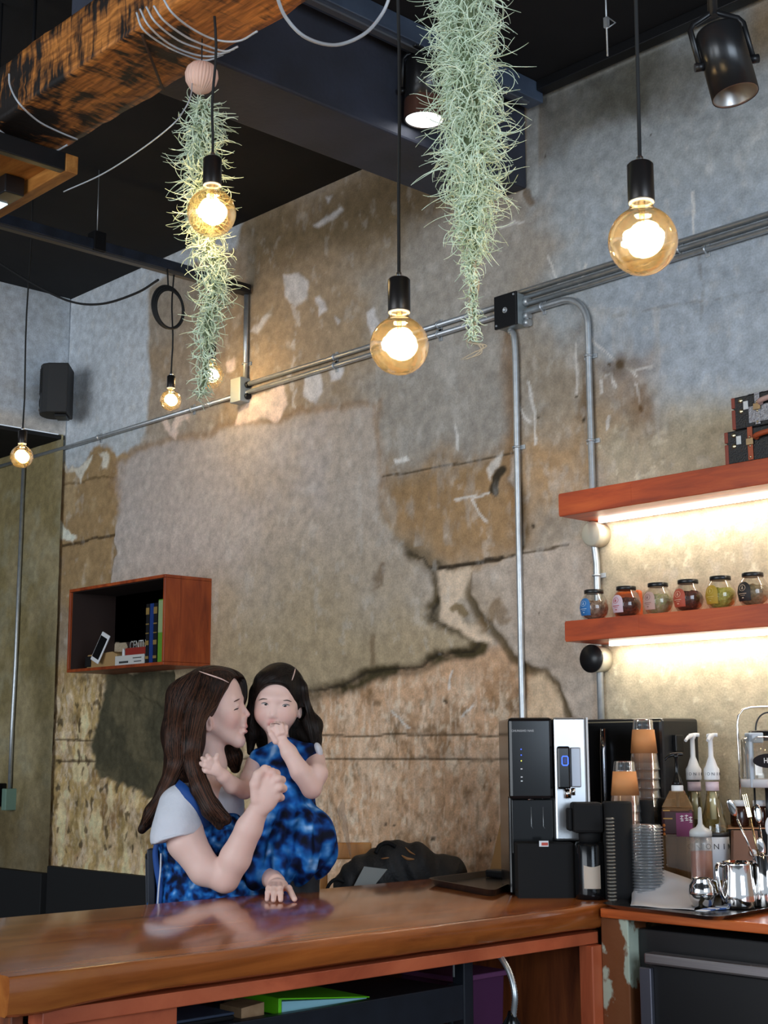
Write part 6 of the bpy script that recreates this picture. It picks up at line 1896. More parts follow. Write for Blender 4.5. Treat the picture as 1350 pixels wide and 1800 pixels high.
def skin_mat():
    m = bpy.data.materials.new('skin'); m.use_nodes = True
    nt = m.node_tree; N = nt.nodes; L = nt.links; b = N['Principled BSDF']
    at = N.new('ShaderNodeVertexColor'); at.layer_name = 'tone'
    L.new(at.outputs[0], b.inputs['Base Color'])
    b.inputs['Roughness'].default_value = .48; b.inputs['Specular IOR Level'].default_value = .35
    b.inputs['Subsurface Weight'].default_value = .12; b.inputs['Subsurface Radius'].default_value = (.012, .005, .003)
    b.inputs['Subsurface Scale'].default_value = .6
    t = N.new('ShaderNodeTexNoise'); t.inputs['Scale'].default_value = 260; tc = N.new('ShaderNodeTexCoord')
    L.new(tc.outputs['Object'], t.inputs['Vector'])
    bp = N.new('ShaderNodeBump'); bp.inputs['Strength'].default_value = .05; bp.inputs['Distance'].default_value = .001
    L.new(t.outputs['Fac'], bp.inputs['Height']); L.new(bp.outputs[0], b.inputs['Normal'])
    return m
SKIN = skin_mat()
def hair_mat(name, dark, mid, lite, sc=(60, 60, 3)):
    m = bpy.data.materials.new(name); m.use_nodes = True
    nt = m.node_tree; N = nt.nodes; L = nt.links; b = N['Principled BSDF']
    b.inputs['Roughness'].default_value = .5; b.inputs['Specular IOR Level'].default_value = .14
    tc = N.new('ShaderNodeTexCoord'); mp = N.new('ShaderNodeMapping'); mp.inputs['Scale'].default_value = sc
    L.new(tc.outputs['Object'], mp.inputs[0])
    t = N.new('ShaderNodeTexNoise'); t.inputs['Scale'].default_value = 3.0; t.inputs['Detail'].default_value = 5
    L.new(mp.outputs[0], t.inputs['Vector'])
    cr = N.new('ShaderNodeValToRGB'); e = cr.color_ramp.elements
    e[0].position = .38; e[0].color = dark; e[1].position = .75; e[1].color = lite
    x = e.new(.56); x.color = mid
    L.new(t.outputs['Fac'], cr.inputs[0]); L.new(cr.outputs[0], b.inputs['Base Color'])
    bp = N.new('ShaderNodeBump'); bp.inputs['Strength'].default_value = .6; bp.inputs['Distance'].default_value = .003
    L.new(t.outputs['Fac'], bp.inputs['Height']); L.new(bp.outputs[0], b.inputs['Normal'])
    return m
HAIRW = hair_mat('dark_brown_hair', (.009, .005, .004, 1), (.026, .012, .008, 1), (.085, .036, .020, 1))
HAIRC = hair_mat('black_hair', (.006, .005, .004, 1), (.010, .007, .006, 1), (.022, .013, .010, 1))
STR1 = mat('hair_strand_brown', (.085, .034, .019, 1), .4, spec=.2); STR2 = mat('hair_strand_dark', (.012, .008, .006, 1), .4, spec=.2)
STR3 = mat('hair_strand_black', (.018, .011, .009, 1), .4, spec=.2)
def floral(name, sc):
    m = bpy.data.materials.new(name); m.use_nodes = True
    nt = m.node_tree; N = nt.nodes; L = nt.links; b = N['Principled BSDF']
    b.inputs['Roughness'].default_value = .75; b.inputs['Specular IOR Level'].default_value = .2
    tc = N.new('ShaderNodeTexCoord')
    t = N.new('ShaderNodeTexNoise'); t.inputs['Scale'].default_value = sc; t.inputs['Detail'].default_value = 1.6; t.inputs['Distortion'].default_value = .15
    L.new(tc.outputs['Object'], t.inputs['Vector'])
    cr = N.new('ShaderNodeValToRGB'); e = cr.color_ramp.elements
    e[0].position = .34; e[0].color = srgb(6, 14, 36); e[1].position = .74; e[1].color = srgb(150, 190, 235, 1.2)
    for p, c in ((.42, srgb(8, 34, 84)), (.49, srgb(12, 74, 150)), (.57, srgb(30, 112, 190)), (.65, srgb(84, 150, 218))):
        x = e.new(p); x.color = c
    L.new(t.outputs['Fac'], cr.inputs[0])
    v = N.new('ShaderNodeTexVoronoi'); v.inputs['Scale'].default_value = sc * 1.5
    L.new(tc.outputs['Object'], v.inputs['Vector'])
    mr = N.new('ShaderNodeMapRange'); mr.inputs[1].default_value = .15; mr.inputs[2].default_value = .65; mr.inputs[3].default_value = 1.2; mr.inputs[4].default_value = .5
    L.new(v.outputs['Distance'], mr.inputs[0])
    mx = N.new('ShaderNodeMix'); mx.data_type = 'RGBA'; mx.blend_type = 'MULTIPLY'; mx.inputs[0].default_value = .6
    L.new(cr.outputs[0], mx.inputs[6]); L.new(mr.outputs[0], mx.inputs[7])
    L.new(mx.outputs[2], b.inputs['Base Color'])
    return m
FLORAL = floral('blue_floral_cotton', 34)
FLORAL2 = floral('blue_floral_cotton_large', 22)
TEE = mat('white_cotton_tee', (.66, .68, .74, 1), .85, spec=.2, bump=(55, .25))
BLUEB = mat('blue_binding', srgb(14, 66, 134, 1.1), .7)

def D(px, py, t): return hdep(px, py, t)
def R(px, t=4.1): return px * t / F_PX
RT = np.array(CRH); TOW = -np.array(FWH); UP = np.array([0, 0, 1.0])
def vol(x0, x1, y0, y1, t0, t1, h, mar=.012):
    """empty volume spanning a stretch of the picture between two depths"""
    return Field([D(x, y, t) for x in (x0, x1) for y in (y0, y1) for t in (t0, t1)], mar, h)
def head_frame(o, fw, up):
    fw = unit(fw); sd = unit(np.cross(fw, up)); up = unit(np.cross(sd, fw))
    B = np.stack([fw, up, sd])          # rows: forward, up, to the person's right
    return (lambda x, y, z: np.asarray(o) + (x * fw + y * up + z * sd) * .001), B
SK = np.array(srgb(222, 188, 176, 1.12)[:3]); LIP = np.array(srgb(206, 126, 120)[:3]); BLUSH = np.array(srgb(216, 156, 142)[:3])
def tone(spots):
    def f(V):
        c = np.tile(SK, (len(V), 1))
        for p, r, col, a in spots:
            w = np.clip(1.4 - np.linalg.norm(V - p, axis=1) / r * 1.0, 0, 1) if False else np.exp(-(np.linalg.norm(V - p, axis=1) / r) ** 4)
            c = c + (col - c) * (a * w)[:, None]
        return c
    return f

# ------------------------------------------------------------------ the woman
TW = 4.12
wp = thing('person', 'woman with long dark hair in a white tee and blue pinafore, kissing toward the child', 'person', np.array([*D(350, 1600, TW)[:2], 0]))
HO = D(374, 1240, TW)
hf, HB = head_frame(HO, RT * .995 + TOW * .06 + UP * .05, UP)
hm = lambda *r: np.array(r) * .001
F_ = vol(268, 524, 1165, 1588, 3.74, 4.42, .0027)
F_.ell(hf(-5, 25, 0), hm(90, 88, 72), HB, 0)
F_.ell(hf(34, -34, 0), hm(50, 80, 56), HB, .03)
F_.cone(hf(0, -60, 44), hf(70, -110, 10), .015, .015, .025); F_.cone(hf(0, -60, -44), hf(70, -110, -10), .015, .015, .025)
F_.ell(hf(73, -107, 0), hm(14, 14, 18), HB, .016)
for z in (34, -34): F_.ell(hf(55, -40, z), hm(25, 26, 22), HB, .02)
for z in (1, -1): F_.cone(hf(80, 15, z * 5), hf(70, 14, z * 38), .007, .006, .012)
for z in (31, -31): F_.ell(hf(92, -4, z), hm(13, 10, 17), HB, .008, 'sub')
for z in (30, -30): F_.ell(hf(70, -5, z), hm(13, 10, 14), HB, .004)
F_.cone(hf(80, 2, 0), hf(100, -32, 0), .0065, .0088, .009)
for z in (9, -9): F_.ell(hf(90, -40, z), hm(9, 7, 7), HB, .006)
F_.ell(hf(84, -54, 0), hm(14, 16, 20), HB, .010)
F_.ell(hf(90, -68, 0), hm(11, 6.5, 16), HB, .008); F_.ell(hf(88, -82, 0), hm(12, 7, 15), HB, .007)
F_.ell(hf(101, -75.5, 0), hm(6, 1.8, 13), HB, .003, 'sub')
for z in (1, -1):
    ec = hf(-9, -50, 66 * z)
    EB = np.stack([unit(HB[0] * .95 + HB[1] * .2), unit(HB[1] - HB[0] * .2), HB[2]])
    F_.ell(ec, hm(16, 30, 8), EB, .004); F_.ell(ec + HB[2] * .008 * z + HB[0] * .002, hm(9, 19, 6), EB, .003, 'sub')
    F_.ell(ec + HB[2] * .003 * z + HB[0] * .010 - HB[1] * .004, hm(5, 7, 6), EB, .004)
# neck and shoulders
F_.chain([hf(-22, -55, 0), D(372, 1345, 4.13), D(362, 1392, 4.14)], [.044, .039, .050], .02)
SHn, SHf = D(322, 1412, 3.99), D(392, 1405, 4.28)
F_.chain([SHn, D(362, 1398, 4.14), SHf], [.046, .058, .046], .03)
F_.ell(D(358, 1450, 4.14), hm(100, 150, 120), np.stack([RT, UP, TOW]), .03)
# near arm, forearm raised, loose fist
EL = D(394, 1544, 3.955); WR = D(452, 1424, 3.90)
F_.chain([D(316, 1420, 3.99), D(326, 1480, 3.97), D(358, 1528, 3.96), EL], [R(33), R(32), R(27), R(23)], .012)
F_.chain([EL, D(412, 1508, 3.94), D(436, 1456, 3.915), WR], [R(24), R(26), R(22), R(17.5)], .012)
F_.ell(D(466, 1395, 3.885), (R(24), R(34), R(15)), np.stack([unit(RT * .93 - UP * .30), unit(UP * .93 + RT * .36), TOW]), .012)
kn = [D(476, 1358, 3.875), D(486, 1369, 3.87), D(489, 1384, 3.873), D(485, 1400, 3.882)]
for i, k_ in enumerate(kn):
    r_ = R(8.2 - .5 * i)
    base = D(466 - i, 1384 + i * 9, 3.885)
    p1 = k_ + (-TOW) * .030 + RT * .010 - UP * .004
    p2 = p1 - RT * .030 - UP * .012 - TOW * .006
    p3 = p2 - RT * .006 + TOW * .020
    F_.cone(base, k_, r_ * .9, r_, .006); F_.chain([k_, p1, p2, p3], [r_, r_ * .92, r_ * .85, r_ * .75], .0025)
F_.chain([D(450, 1404, 3.88), D(447, 1378, 3.87), D(452, 1362, 3.872), D(464, 1352, 3.882), D(470, 1352, 3.895)], [R(11), R(9.5), R(8.2), R(7), R(6)], .006)
# far arm reaches behind the child, hand flat on the counter
F_.chain([SHf, D(430, 1470, 4.36), D(455, 1520, 4.22), D(474, 1542, 4.02), D(484, 1552, 3.93)], [.044, .040, .036, .028, .026], .012)
F_.ell(D(486, 1557, 3.885), (R(18), R(10), .030), np.stack([RT, unit(UP * .9 + TOW * .4), unit(TOW * .9 - UP * .4)]), .010)
for i, (x0, xt, tt_, yt) in enumerate(((474, 468, 3.80, 1577), (482, 479, 3.782, 1580), (490, 491.5, 3.785, 1579.5))):
    b0 = D(x0, 1556, 3.87); tip = D(xt, yt, tt_); tip[2] = CT + .0085
    mid = (b0 + tip) / 2 + UP * .010 + TOW * .004
    m2 = (mid + tip) / 2 + UP * .003
    F_.chain([b0, mid, m2, tip], [.0095, .0090, .0084, .0074], .003)
tip = D(516, 1574, 3.80); tip[2] = CT + .0085
F_.chain([D(494, 1556, 3.89), D(506, 1562, 3.85), tip], [.011, .0095, .0078], .004)
mouth = hf(102, -76, 0)
wb_ = F_.mesh('body', SKIN, wp, tone([(hf(103, -67, 0), .014, LIP, .75), (hf(103, -86, 0), .013, LIP, .75), (hf(62, -48, 52), .030, BLUSH, .45), (hf(-9, -50, 72), .030, BLUSH, .35), (kn[0], .02, BLUSH, .35), (EL, .04, BLUSH, .25), (hf(100, -38, 0), .014, BLUSH, .25)]))
del F_
BV = bvh_of(wb_)
# face details
BROW = mat('brow_brown', (.10, .045, .028, 1), .7); LASH = mat('lash_dark', (.014, .009, .008, 1), .6); EYEW = mat('eye_white', (.62, .58, .56, 1), .3)
def line(name, pts, r, m_, par, bv, off=.0006, taper=True, n=6):
    P = drape(bv, pts, off, n)
    if len(P) < 2: return
    rs = [r * (math.sin(math.pi * (.12 + .76 * i / (len(P) - 1))) if taper else 1) for i in range(len(P))]
    m = MB(); m.tube(P, rs, 6); return m.build(name, m_, par)
line('eyebrow', [(411, 1233.5), (416, 1231), (421, 1228.5)], .0022, BROW, wb_, BV)
line('upper_lash', [(411, 1248.5), (415, 1246.6), (419.5, 1244.8)], .0019, LASH, wb_, BV, .0004)
line('eye', [(415, 1246.8), (418, 1246.4)], .0014, mat('iris_brown', (.03, .014, .009, 1), .2), wb_, BV, .0004)
# white tee
F_ = vol(250, 446, 1358, 1566, 3.88, 4.40, .004)
F_.chain([D(320, 1418, 3.99), D(362, 1402, 4.14), D(396, 1410, 4.28)], [.058, .056, .054], .03)
TB = np.stack([RT, UP, TOW])
F_.ell(D(352, 1462, 4.14), hm(122, 140, 128), np.stack([unit(RT * .97 + TOW * .22), UP, unit(TOW * .97 - RT * .22)]), .03)
F_.chain([D(316, 1416, 3.99), D(310, 1448, 3.97), D(304, 1474, 3.965)], [.060, .064, .068], .02)
F_.ell(D(400, 1412, 4.12), hm(45, 60, 70), TB, .03)
pc_, pn = D(310, 1468, 3.965), unit(D(326, 1500, 3.965) - D(300, 1420, 3.985) + RT * .0)
cutn = unit(np.array(D(318, 1520, 3.96)) - np.array(D(300, 1440, 3.97)))
F_.cut(D(308, 1474, 3.965), cutn, region=(D(262, 1420, 3.90), D(352, 1560, 4.03)))
F_.wrinkle(lambda x, y, z: .0022 * np.sin((x * 60 + z * 45 + y * 20)) * np.sin(z * 38 - y * 22))
F_.cone(hf(-24, -60, 0), D(372, 1378, 4.13), .040, .050, .006, 'sub')
tee = F_.mesh('tee_shirt', TEE, wp); del F_
# cuff of the sleeve
cc = D(308, 1470, 3.965)
B1 = unit(np.cross(cutn, TOW)); B2 = unit(np.cross(cutn, B1))
m = MB(); ring = [cc + B1 * (.066 * math.cos(a)) + B2 * (.066 * math.sin(a)) for a in np.linspace(0, 2 * math.pi, 41)[:-1]]
m.tube([p + cutn * .002 for p in ring], .0045, 8, closed=True); m.build('sleeve_hem', TEE, tee)
# blue pinafore
F_ = vol(220, 560, 1400, 1800, 3.86, 4.46, .005)
PB = np.stack([unit(RT * .97 + TOW * .22), UP, unit(TOW * .97 - RT * .22)])
F_.ell(D(352, 1466, 4.14), hm(128, 142, 133), PB, 0)
F_.chain([D(352, 1500, 4.14), D(345, 1600, 4.15), D(340, 1690, 4.16)], [.120, .135, .17], .05)
F_.ell(D(400, 1480, 4.06), hm(60, 75, 60), TB, .04)
F_.chain([D(345, 1670, 4.08), D(470, 1668, 3.99)], [.10, .085], .04)
F_.chain([D(350, 1680, 4.24), D(490, 1668, 4.16)], [.10, .085], .04)
# lap gathered up in front
F_.chain([D(330, 1570, 4.06), D(420, 1572, 4.05), D(490, 1556, 4.08)], [.060, .050, .035], .04)
F_.cut(D(352, 1418, 4.0), UP * 1.0 - RT * .25)
F_.cut(D(262, 1490, 4.1), unit(UP * .85 - RT * .9), region=(D(240, 1400, 3.9), D(330, 1560, 4.45)))
F_.wrinkle(lambda x, y, z: .003 * np.sin(x * 55 + y * 60 + z * 20) * np.cos(z * 30 - x * 25))
pin = F_.mesh('pinafore', FLORAL, wp); del F_
BT = bvh_of(tee, wb_)
def ribbon(name, pts, w, m_, par, bv, off=.0025, th=.0022):
    P = drape(bv, pts, off, 8)
    m = MB(); V = []
    for i, p in enumerate(P):
        d_ = unit(P[min(i + 1, len(P) - 1)] - P[max(i - 1, 0)]); vw = unit(p - CC); sd = unit(np.cross(d_, vw))
        V += [p - sd * w, p - sd * w - vw * th, p + sd * w - vw * th, p + sd * w]
    n = len(P)
    m.add(V, [(i * 4 + k, i * 4 + (k + 1) % 4, (i + 1) * 4 + (k + 1) % 4, (i + 1) * 4 + k) for i in range(n - 1) for k in range(4)], True)
    return m.build(name, m_, par)
ribbon('shoulder_strap', [(288, 1371), (300, 1374), (320, 1388), (338, 1410), (350, 1432), (362, 1464), (380, 1494)], .016, BLUEB, pin, BT)
m = MB()
for p in drape(BT, [(291, 1363), (292, 1364)], .004, 1)[:1] + drape(BT, [(356, 1437), (357, 1438)], .006, 1)[:1]: m.ball(p, .005, 12, 8)
m.build('strap_buckle', mat('gold_buckle', (.75, .62, .35, 1), .3, 1), pin)

# hair
F_ = vol(228, 440, 1158, 1470, 3.88, 4.34, .0034)
F_.ell(hf(-10, 28, 0), hm(97, 93, 80), HB, 0)
F_.ell(hf(30, 66, -30), hm(62, 46, 50), HB, .02)      # volume on the far side of the parting
F_.ell(hf(10, 55, 32), hm(66, 54, 46), HB, .02)
F_.ell(hf(70, 46, -50), hm(24, 40, 20), HB, .02)
F_.ell(hf(60, 22, -62), hm(30, 40, 14), HB, .02)
F_.cut(hf(66, 62, 0), HB[0] * .86 - HB[1] * .50 + HB[2] * .08, region=(hf(-60, -140, -30) - .12, hf(120, 75, 90) + .0))
F_.ell(hf(86, -30, 14), hm(58, 86, 66), HB, .004, 'sub')       # face opening
F_.ell(hf(76, 34, 14), hm(36, 44, 46), HB, .004, 'sub')
F_.ell(hf(92, 24, -6), hm(26, 40, 40), HB, .004, 'sub')
F_.chain([D(322, 1225, 4.13), D(318, 1290, 4.10), D(318, 1345, 4.06)], [R(34), R(34), R(30)], .03)
F_.chain([hf(0, 60, 50), D(350, 1240, 4.035), D(342, 1272, 4.02), D(338, 1305, 4.00), D(336, 1345, 3.98)], [.034, .030, .028, .027, .026], .035)
F_.chain([D(316, 1345, 4.08), D(296, 1390, 4.06), D(268, 1430, 4.05), D(248, 1458, 4.05)], [R(27), R(20), R(15), R(8)], .02)
F_.chain([D(338, 1340, 3.97), D(350, 1385, 3.945), D(372, 1420, 3.935), D(396, 1440, 3.935)], [R(16), R(16), R(14), R(10)], .014)
F_.chain([D(350, 1385, 3.95), D(366, 1425, 3.935), D(384, 1452, 3.935)], [R(14), R(12), R(7)], .012)
F_.chain([D(398, 1300, 4.26), D(408, 1330, 4.25), D(412, 1350, 4.25)], [R(14), R(17), R(10)], .015)
F_.ell(hf(-4, -58, 80), hm(19, 28, 34), HB, .004, 'sub')        # bares the ear
hw = F_.mesh('hair', HAIRW, wp); del F_
BH = bvh_of(hw)
def strands(bv, left, right, n, par, seed, r=.0010):
    """strands drawn between two guide lines and laid on the hair"""
    R_ = np.random.default_rng(seed)
    L_ = bez([np.array([*p, 0]) for p in left], 8); Q_ = bez([np.array([*p, 0]) for p in right], 8)
    for mt in (0, 1):
        m = MB()
        for k in range(n // 2):
            f = R_.random(); w = R_.normal(0, .03)
            i0 = R_.integers(0, max(1, len(L_) // 3)); i1 = len(L_) - R_.integers(0, max(1, len(L_) // 4))
            pts = [tuple((L_[i] * (1 - f - w * math.sin(i * .3)) + Q_[i] * (f + w * math.sin(i * .3)))[:2]) for i in range(i0, i1)]
            P = []
            for (x, y) in pts:
                hit = bv.ray_cast(Vector(CC), Vector(unit(ray(x, y))))
                if hit[0] is not None: P.append(np.array(hit[0]) - unit(ray(x, y)) * .0008)
                elif P: break
            if len(P) > 4:
                if max(np.linalg.norm(np.diff(np.array(P), axis=0), axis=1)) > .05: continue
                m.tube(P, [r * (.5 + .5 * math.sin(math.pi * (.1 + .85 * i / len(P)))) for i in range(len(P))], 4)
        if m.v:
            o = m.build('hair_strands', ((STR3 if par is not hw else STR1), STR2)[mt], par, fix=False); o['kind'] = 'stuff'
strands(BH, [(330, 1180), (303, 1205), (295, 1250), (292, 1310), (294, 1340), (278, 1390), (242, 1450)], [(372, 1182), (378, 1215), (352, 1262), (345, 1310), (338, 1345), (302, 1400), (266, 1452)], 170, hw, 1)
strands(BH, [(352, 1185), (338, 1230), (332, 1280), (324, 1340), (335, 1385), (362, 1432), (378, 1450)], [(398, 1205), (386, 1235), (364, 1262), (352, 1310), (354, 1345), (378, 1405), (406, 1440)], 130, hw, 2)
strands(BH, [(396, 1320), (400, 1332), (406, 1350)], [(420, 1320), (424, 1330), (424, 1345)], 30, hw, 3)
strands(BH, [(360, 1184), (385, 1178), (405, 1182), (420, 1196)], [(352, 1172), (385, 1168), (412, 1178), (428, 1200)], 40, hw, 4)
PART = mat('scalp', tuple(SK * .9) + (1,), .6)
line('hair_parting', [(350, 1180), (364, 1185), (376, 1189), (390, 1194), (402, 1200)], .0024, PART, hw, BH, .0004, True)

# lower legs, below the counter
F_ = vol(330, 600, 1600, 2180, 3.85, 4.30, .008)
for t_ in (3.99, 4.16):
    k_ = D(470, 1668, t_); F_.chain([D(380, 1672, t_ + .05), k_, k_ + np.array([0, 0, -.40]) - RT * .03, k_ + np.array([0, 0, -.62]) - RT * .05], [.075, .062, .045, .04], .02)
    F_.chain([k_ + np.array([0, 0, -.66]) - RT * .07, k_ + np.array([0, 0, -.68]) + RT * .12], [.035, .03], .02)
F_.mesh('legs', SKIN, wb_, lambda V: np.tile(SK, (len(V), 1))); del F_

# ------------------------------------------------------------------ the child
TC = 4.17
cp_ = thing('person', 'small child in a blue floral dress sitting on the lap, one hand at the mouth', 'person', np.array([*D(505, 1560, TC)[:2], .96]))
CO = D(486, 1232, TC)
cf, CB = head_frame(CO, TOW * .99 - RT * .07 - UP * .05, UP + RT * .07)
# child's frame here: x forward, y up, z to the child's right (left in the picture)
F_ = vol(346, 582, 1162, 1448, 3.91, 4.30, .0023)
F_.ell(cf(-22, 18, 0), hm(88, 88, 74), CB, 0)
F_.ell(cf(12, -34, 0), hm(58, 64, 60), CB, .03)
for z in (31, -31): F_.ell(cf(38, -40, z), hm(28, 28, 28), CB, .02)
F_.ell(cf(46, -80, 0), hm(18, 16, 22), CB, .02)
for z in (1, -1): F_.cone(cf(63, 8, z * 8), cf(52, 8, z * 36), .006, .006, .02)
for z in (28, -28): F_.ell(cf(79, -11, z), hm(13, 9, 18), CB, .007, 'sub')
for z in (27, -27): F_.ell(cf(53, -12, z), hm(13, 10, 15), CB, .004)
F_.cone(cf(63, -8, 0), cf(71, -40, 0), .006, .0085, .010)
for z in (8, -8): F_.ell(cf(66, -44, z), hm(7, 6, 7), CB, .005)
F_.ell(cf(62, -65, 0), hm(10, 6, 17), CB, .006); F_.ell(cf(60, -76, 0), hm(9, 6, 14), CB, .005)
F_.ell(cf(72, -70, 0), hm(7, 2.2, 14), CB, .002, 'sub')
for z in (1, -1):
    F_.ell(cf(-8, -28, z * 69), hm(14, 22, 8), np.stack([unit(CB[0] + CB[2] * z * .4), CB[1], unit(CB[2] * z - CB[0] * .4)]), .004)
    F_.ell(cf(-2, -27, z * 76), hm(9, 14, 5), CB, .003, 'sub')
F_.chain([cf(-8, -70, 0), D(490, 1312, 4.17), D(495, 1336, 4.165)], [.034, .031, .036], .015)
SL_, SR_ = D(551, 1336, 4.12), D(446, 1344, 4.15)
F_.chain([SL_, D(500, 1338, 4.165), SR_], [.028, .040, .026], .015)
F_.ell(D(502, 1390, 4.15), hm(66, 74, 46), TB, .02)
# hand at the mouth
CE = D(546, 1386, 4.03)
F_.chain([SL_, D(556, 1360, 4.05), CE], [R(19), R(18), R(16.5)], .010)
F_.chain([CE, D(526, 1356, 4.025), D(506, 1322, 4.025), D(499, 1310, 4.028)], [R(17), R(17), R(13.5), R(11)], .010)
F_.ell(D(491, 1296, 4.03), (R(11.5), R(15), R(8)), np.stack([unit(RT * .9 + UP * .25), unit(UP * .9 - RT * .35), TOW]), .008)
for (a, b_, c_) in (((486, 1291, 4.022), (479, 1281, 4.024), (476, 1274, 4.045)), ((490.5, 1288, 4.018), (485, 1276, 4.022), (483, 1271, 4.048)), ((495.5, 1287, 4.02), (492.5, 1275, 4.024), (489.5, 1271, 4.05)), ((500, 1289, 4.026), (500.5, 1278, 4.03), (497, 1272, 4.052))):
    F_.chain([D(*a), D(*b_), D(*c_)], [R(5.0), R(4.4), R(3.8)], .0018)
F_.chain([D(483, 1303, 4.022), D(475, 1290, 4.018), D(471, 1279, 4.030)], [R(6), R(5), R(4)], .003)
# other arm round the woman's neck
CE2 = D(428, 1390, 4.04)
F_.chain([SR_, D(436, 1368, 4.09), CE2], [R(16.5), R(15), R(14)], .008)
F_.chain([CE2, D(406, 1380, 4.0), D(390, 1364, 3.97), D(384, 1358, 3.96)], [R(14), R(14.5), R(11.5), R(10)], .008)
F_.ell(D(374, 1350, 3.95), (R(14), R(13), R(8)), np.stack([unit(RT * .8 - UP * .5), unit(UP * .8 + RT * .5), TOW]), .007)
for (a, b_, c_) in (((372, 1341, 3.945), (367, 1333, 3.938), (363, 1328, 3.95)), ((368, 1345, 3.942), (360, 1338, 3.936), (354, 1333, 3.95)), ((366, 1350, 3.942), (358, 1346, 3.936), (351, 1342, 3.95)), ((367, 1357, 3.945), (360, 1355, 3.94), (354, 1352, 3.95))):
    F_.chain([D(*a), D(*b_), D(*c_)], [R(5.0), R(4.5), R(3.9)], .0018)
F_.chain([D(379, 1342, 3.95), D(378, 1333, 3.945), D(380, 1327, 3.95)], [R(5.5), R(4.8), R(4)], .003)
cb_ = F_.mesh('body', SKIN, cp_, tone([(cf(68, -65, 0), .014, LIP, .65), (cf(66, -77, 0), .012, LIP, .6), (cf(60, -42, 38), .024, BLUSH, .35), (cf(60, -42, -38), .024, BLUSH, .35), (CE, .035, BLUSH, .25), (CE2, .035, BLUSH, .25)]))
del F_
BC = bvh_of(cb_)
line('eyebrow', [(455, 1231), (462, 1228.5), (470, 1229)], .0018, mat('child_brow', (.07, .045, .035, 1), .7), cb_, BC)
line('eyebrow', [(498, 1231.5), (505, 1231), (512, 1233.5)], .0018, MATS['child_brow'], cb_, BC)
IRIS = mat('iris_black', (.010, .007, .006, 1), .12)
def eye(pts_u, iris, par):
    P = drape(BC, pts_u, .0005, 6)
    m = MB(); m.tube(P, [.0020 * math.sin(math.pi * (.1 + .8 * i / (len(P) - 1))) for i in range(len(P))], 8); m.build('eye_white', EYEW, par)
    c = drape(BC, [iris, (iris[0] + .3, iris[1])], .0012, 1)[0]
    m = MB(); m.ball(c, .0050, 14, 8, (1, .35, .62), Matrix(np.block([[np.stack([RT, TOW, UP]).T, np.zeros((3, 1))], [np.zeros((1, 3)), np.ones((1, 1))]]).tolist())); m.build('iris', IRIS, par)
    line('upper_lash', [(x, y - 1.6) for x, y in pts_u], .0013, LASH, par, BC, .0012)
eye([(459.5, 1238), (464, 1236.8), (468.5, 1237.6), (471.5, 1240)], (467.5, 1238.3), cb_)
eye([(496, 1242), (499.5, 1240.2), (504, 1239.8), (509, 1241.2)], (500.8, 1241), cb_)
line('mouth_line', [(476, 1273), (484, 1272), (493, 1274)], .0012, mat('mouth_red', (.16, .05, .04, 1), .5), cb_, BC, .0002)
# dress
F_ = vol(414, 600, 1298, 1580, 3.94, 4.30, .0034)
F_.chain([D(541, 1326, 4.115), D(500, 1332, 4.15), D(456, 1334, 4.15)], [.034, .058, .034], .02)
F_.ell(D(500, 1376, 4.14), hm(86, 94, 76), TB, .02)
F_.chain([D(502, 1400, 4.13), D(508, 1440, 4.12)], [.078, .082], .03)
F_.ell(D(512, 1492, 4.09), hm(118, 98, 105), TB, .05)
F_.ell(D(545, 1478, 4.06), hm(66, 88, 62), TB, .04)
F_.ell(D(478, 1515, 4.06), hm(80, 66, 66), TB, .04)
F_.ell(D(455, 1535, 4.05), hm(58, 46, 56), TB, .04)
axis = D(508, 1400, 4.12)
def folds(x, y, z):
    a = np.arctan2((x - axis[0]) * TOW[0] + (y - axis[1]) * TOW[1], (x - axis[0]) * RT[0] + (y - axis[1]) * RT[1])
    w = np.clip((axis[2] - z) / .10, 0, 1)
    return w * (.0105 * np.sin(a * 10 + np.sin(z * 30) * .9) + .003 * np.sin(a * 29 + z * 25))
F_.wrinkle(folds)
F_.cut(D(505, 1574, 4.05), -UP + RT * .20)
F_.ell(cf(-6, -92, 0), hm(38, 34, 36), CB, .004, 'sub')
dr_ = F_.mesh('dress', FLORAL2, cp_); del F_
BD = bvh_of(dr_, cb_)
m = MB()
sl = drape(BD, [(566, 1302), (570, 1318)], -.004, 2)
cs_ = D(558, 1318, 4.11)
F_ = vol(545, 582, 1292, 1344, 4.04, 4.13, .003)
F_.ell(cs_, hm(12, 23, 28), np.stack([unit(RT + UP * .35), unit(UP - RT * .35), TOW]), 0)
F_.mesh('tee_sleeve', TEE, cp_); del F_
# legs tucked over the lap
F_ = vol(460, 600, 1470, 1720, 3.96, 4.22, .004)
for dx in (0, 28):
    F_.chain([D(500 + dx, 1505, 4.14), D(510 + dx, 1540, 4.10), D(512 + dx, 1600, 4.09), D(510 + dx, 1690, 4.09)], [.045, .036, .034, .026], .01)
    F_.chain([D(510 + dx, 1696, 4.09), D(514 + dx, 1706, 4.05)], [.026, .022], .01)
F_.mesh('legs', mat('black_tights', (.012, .012, .014, 1), .8), cp_); del F_
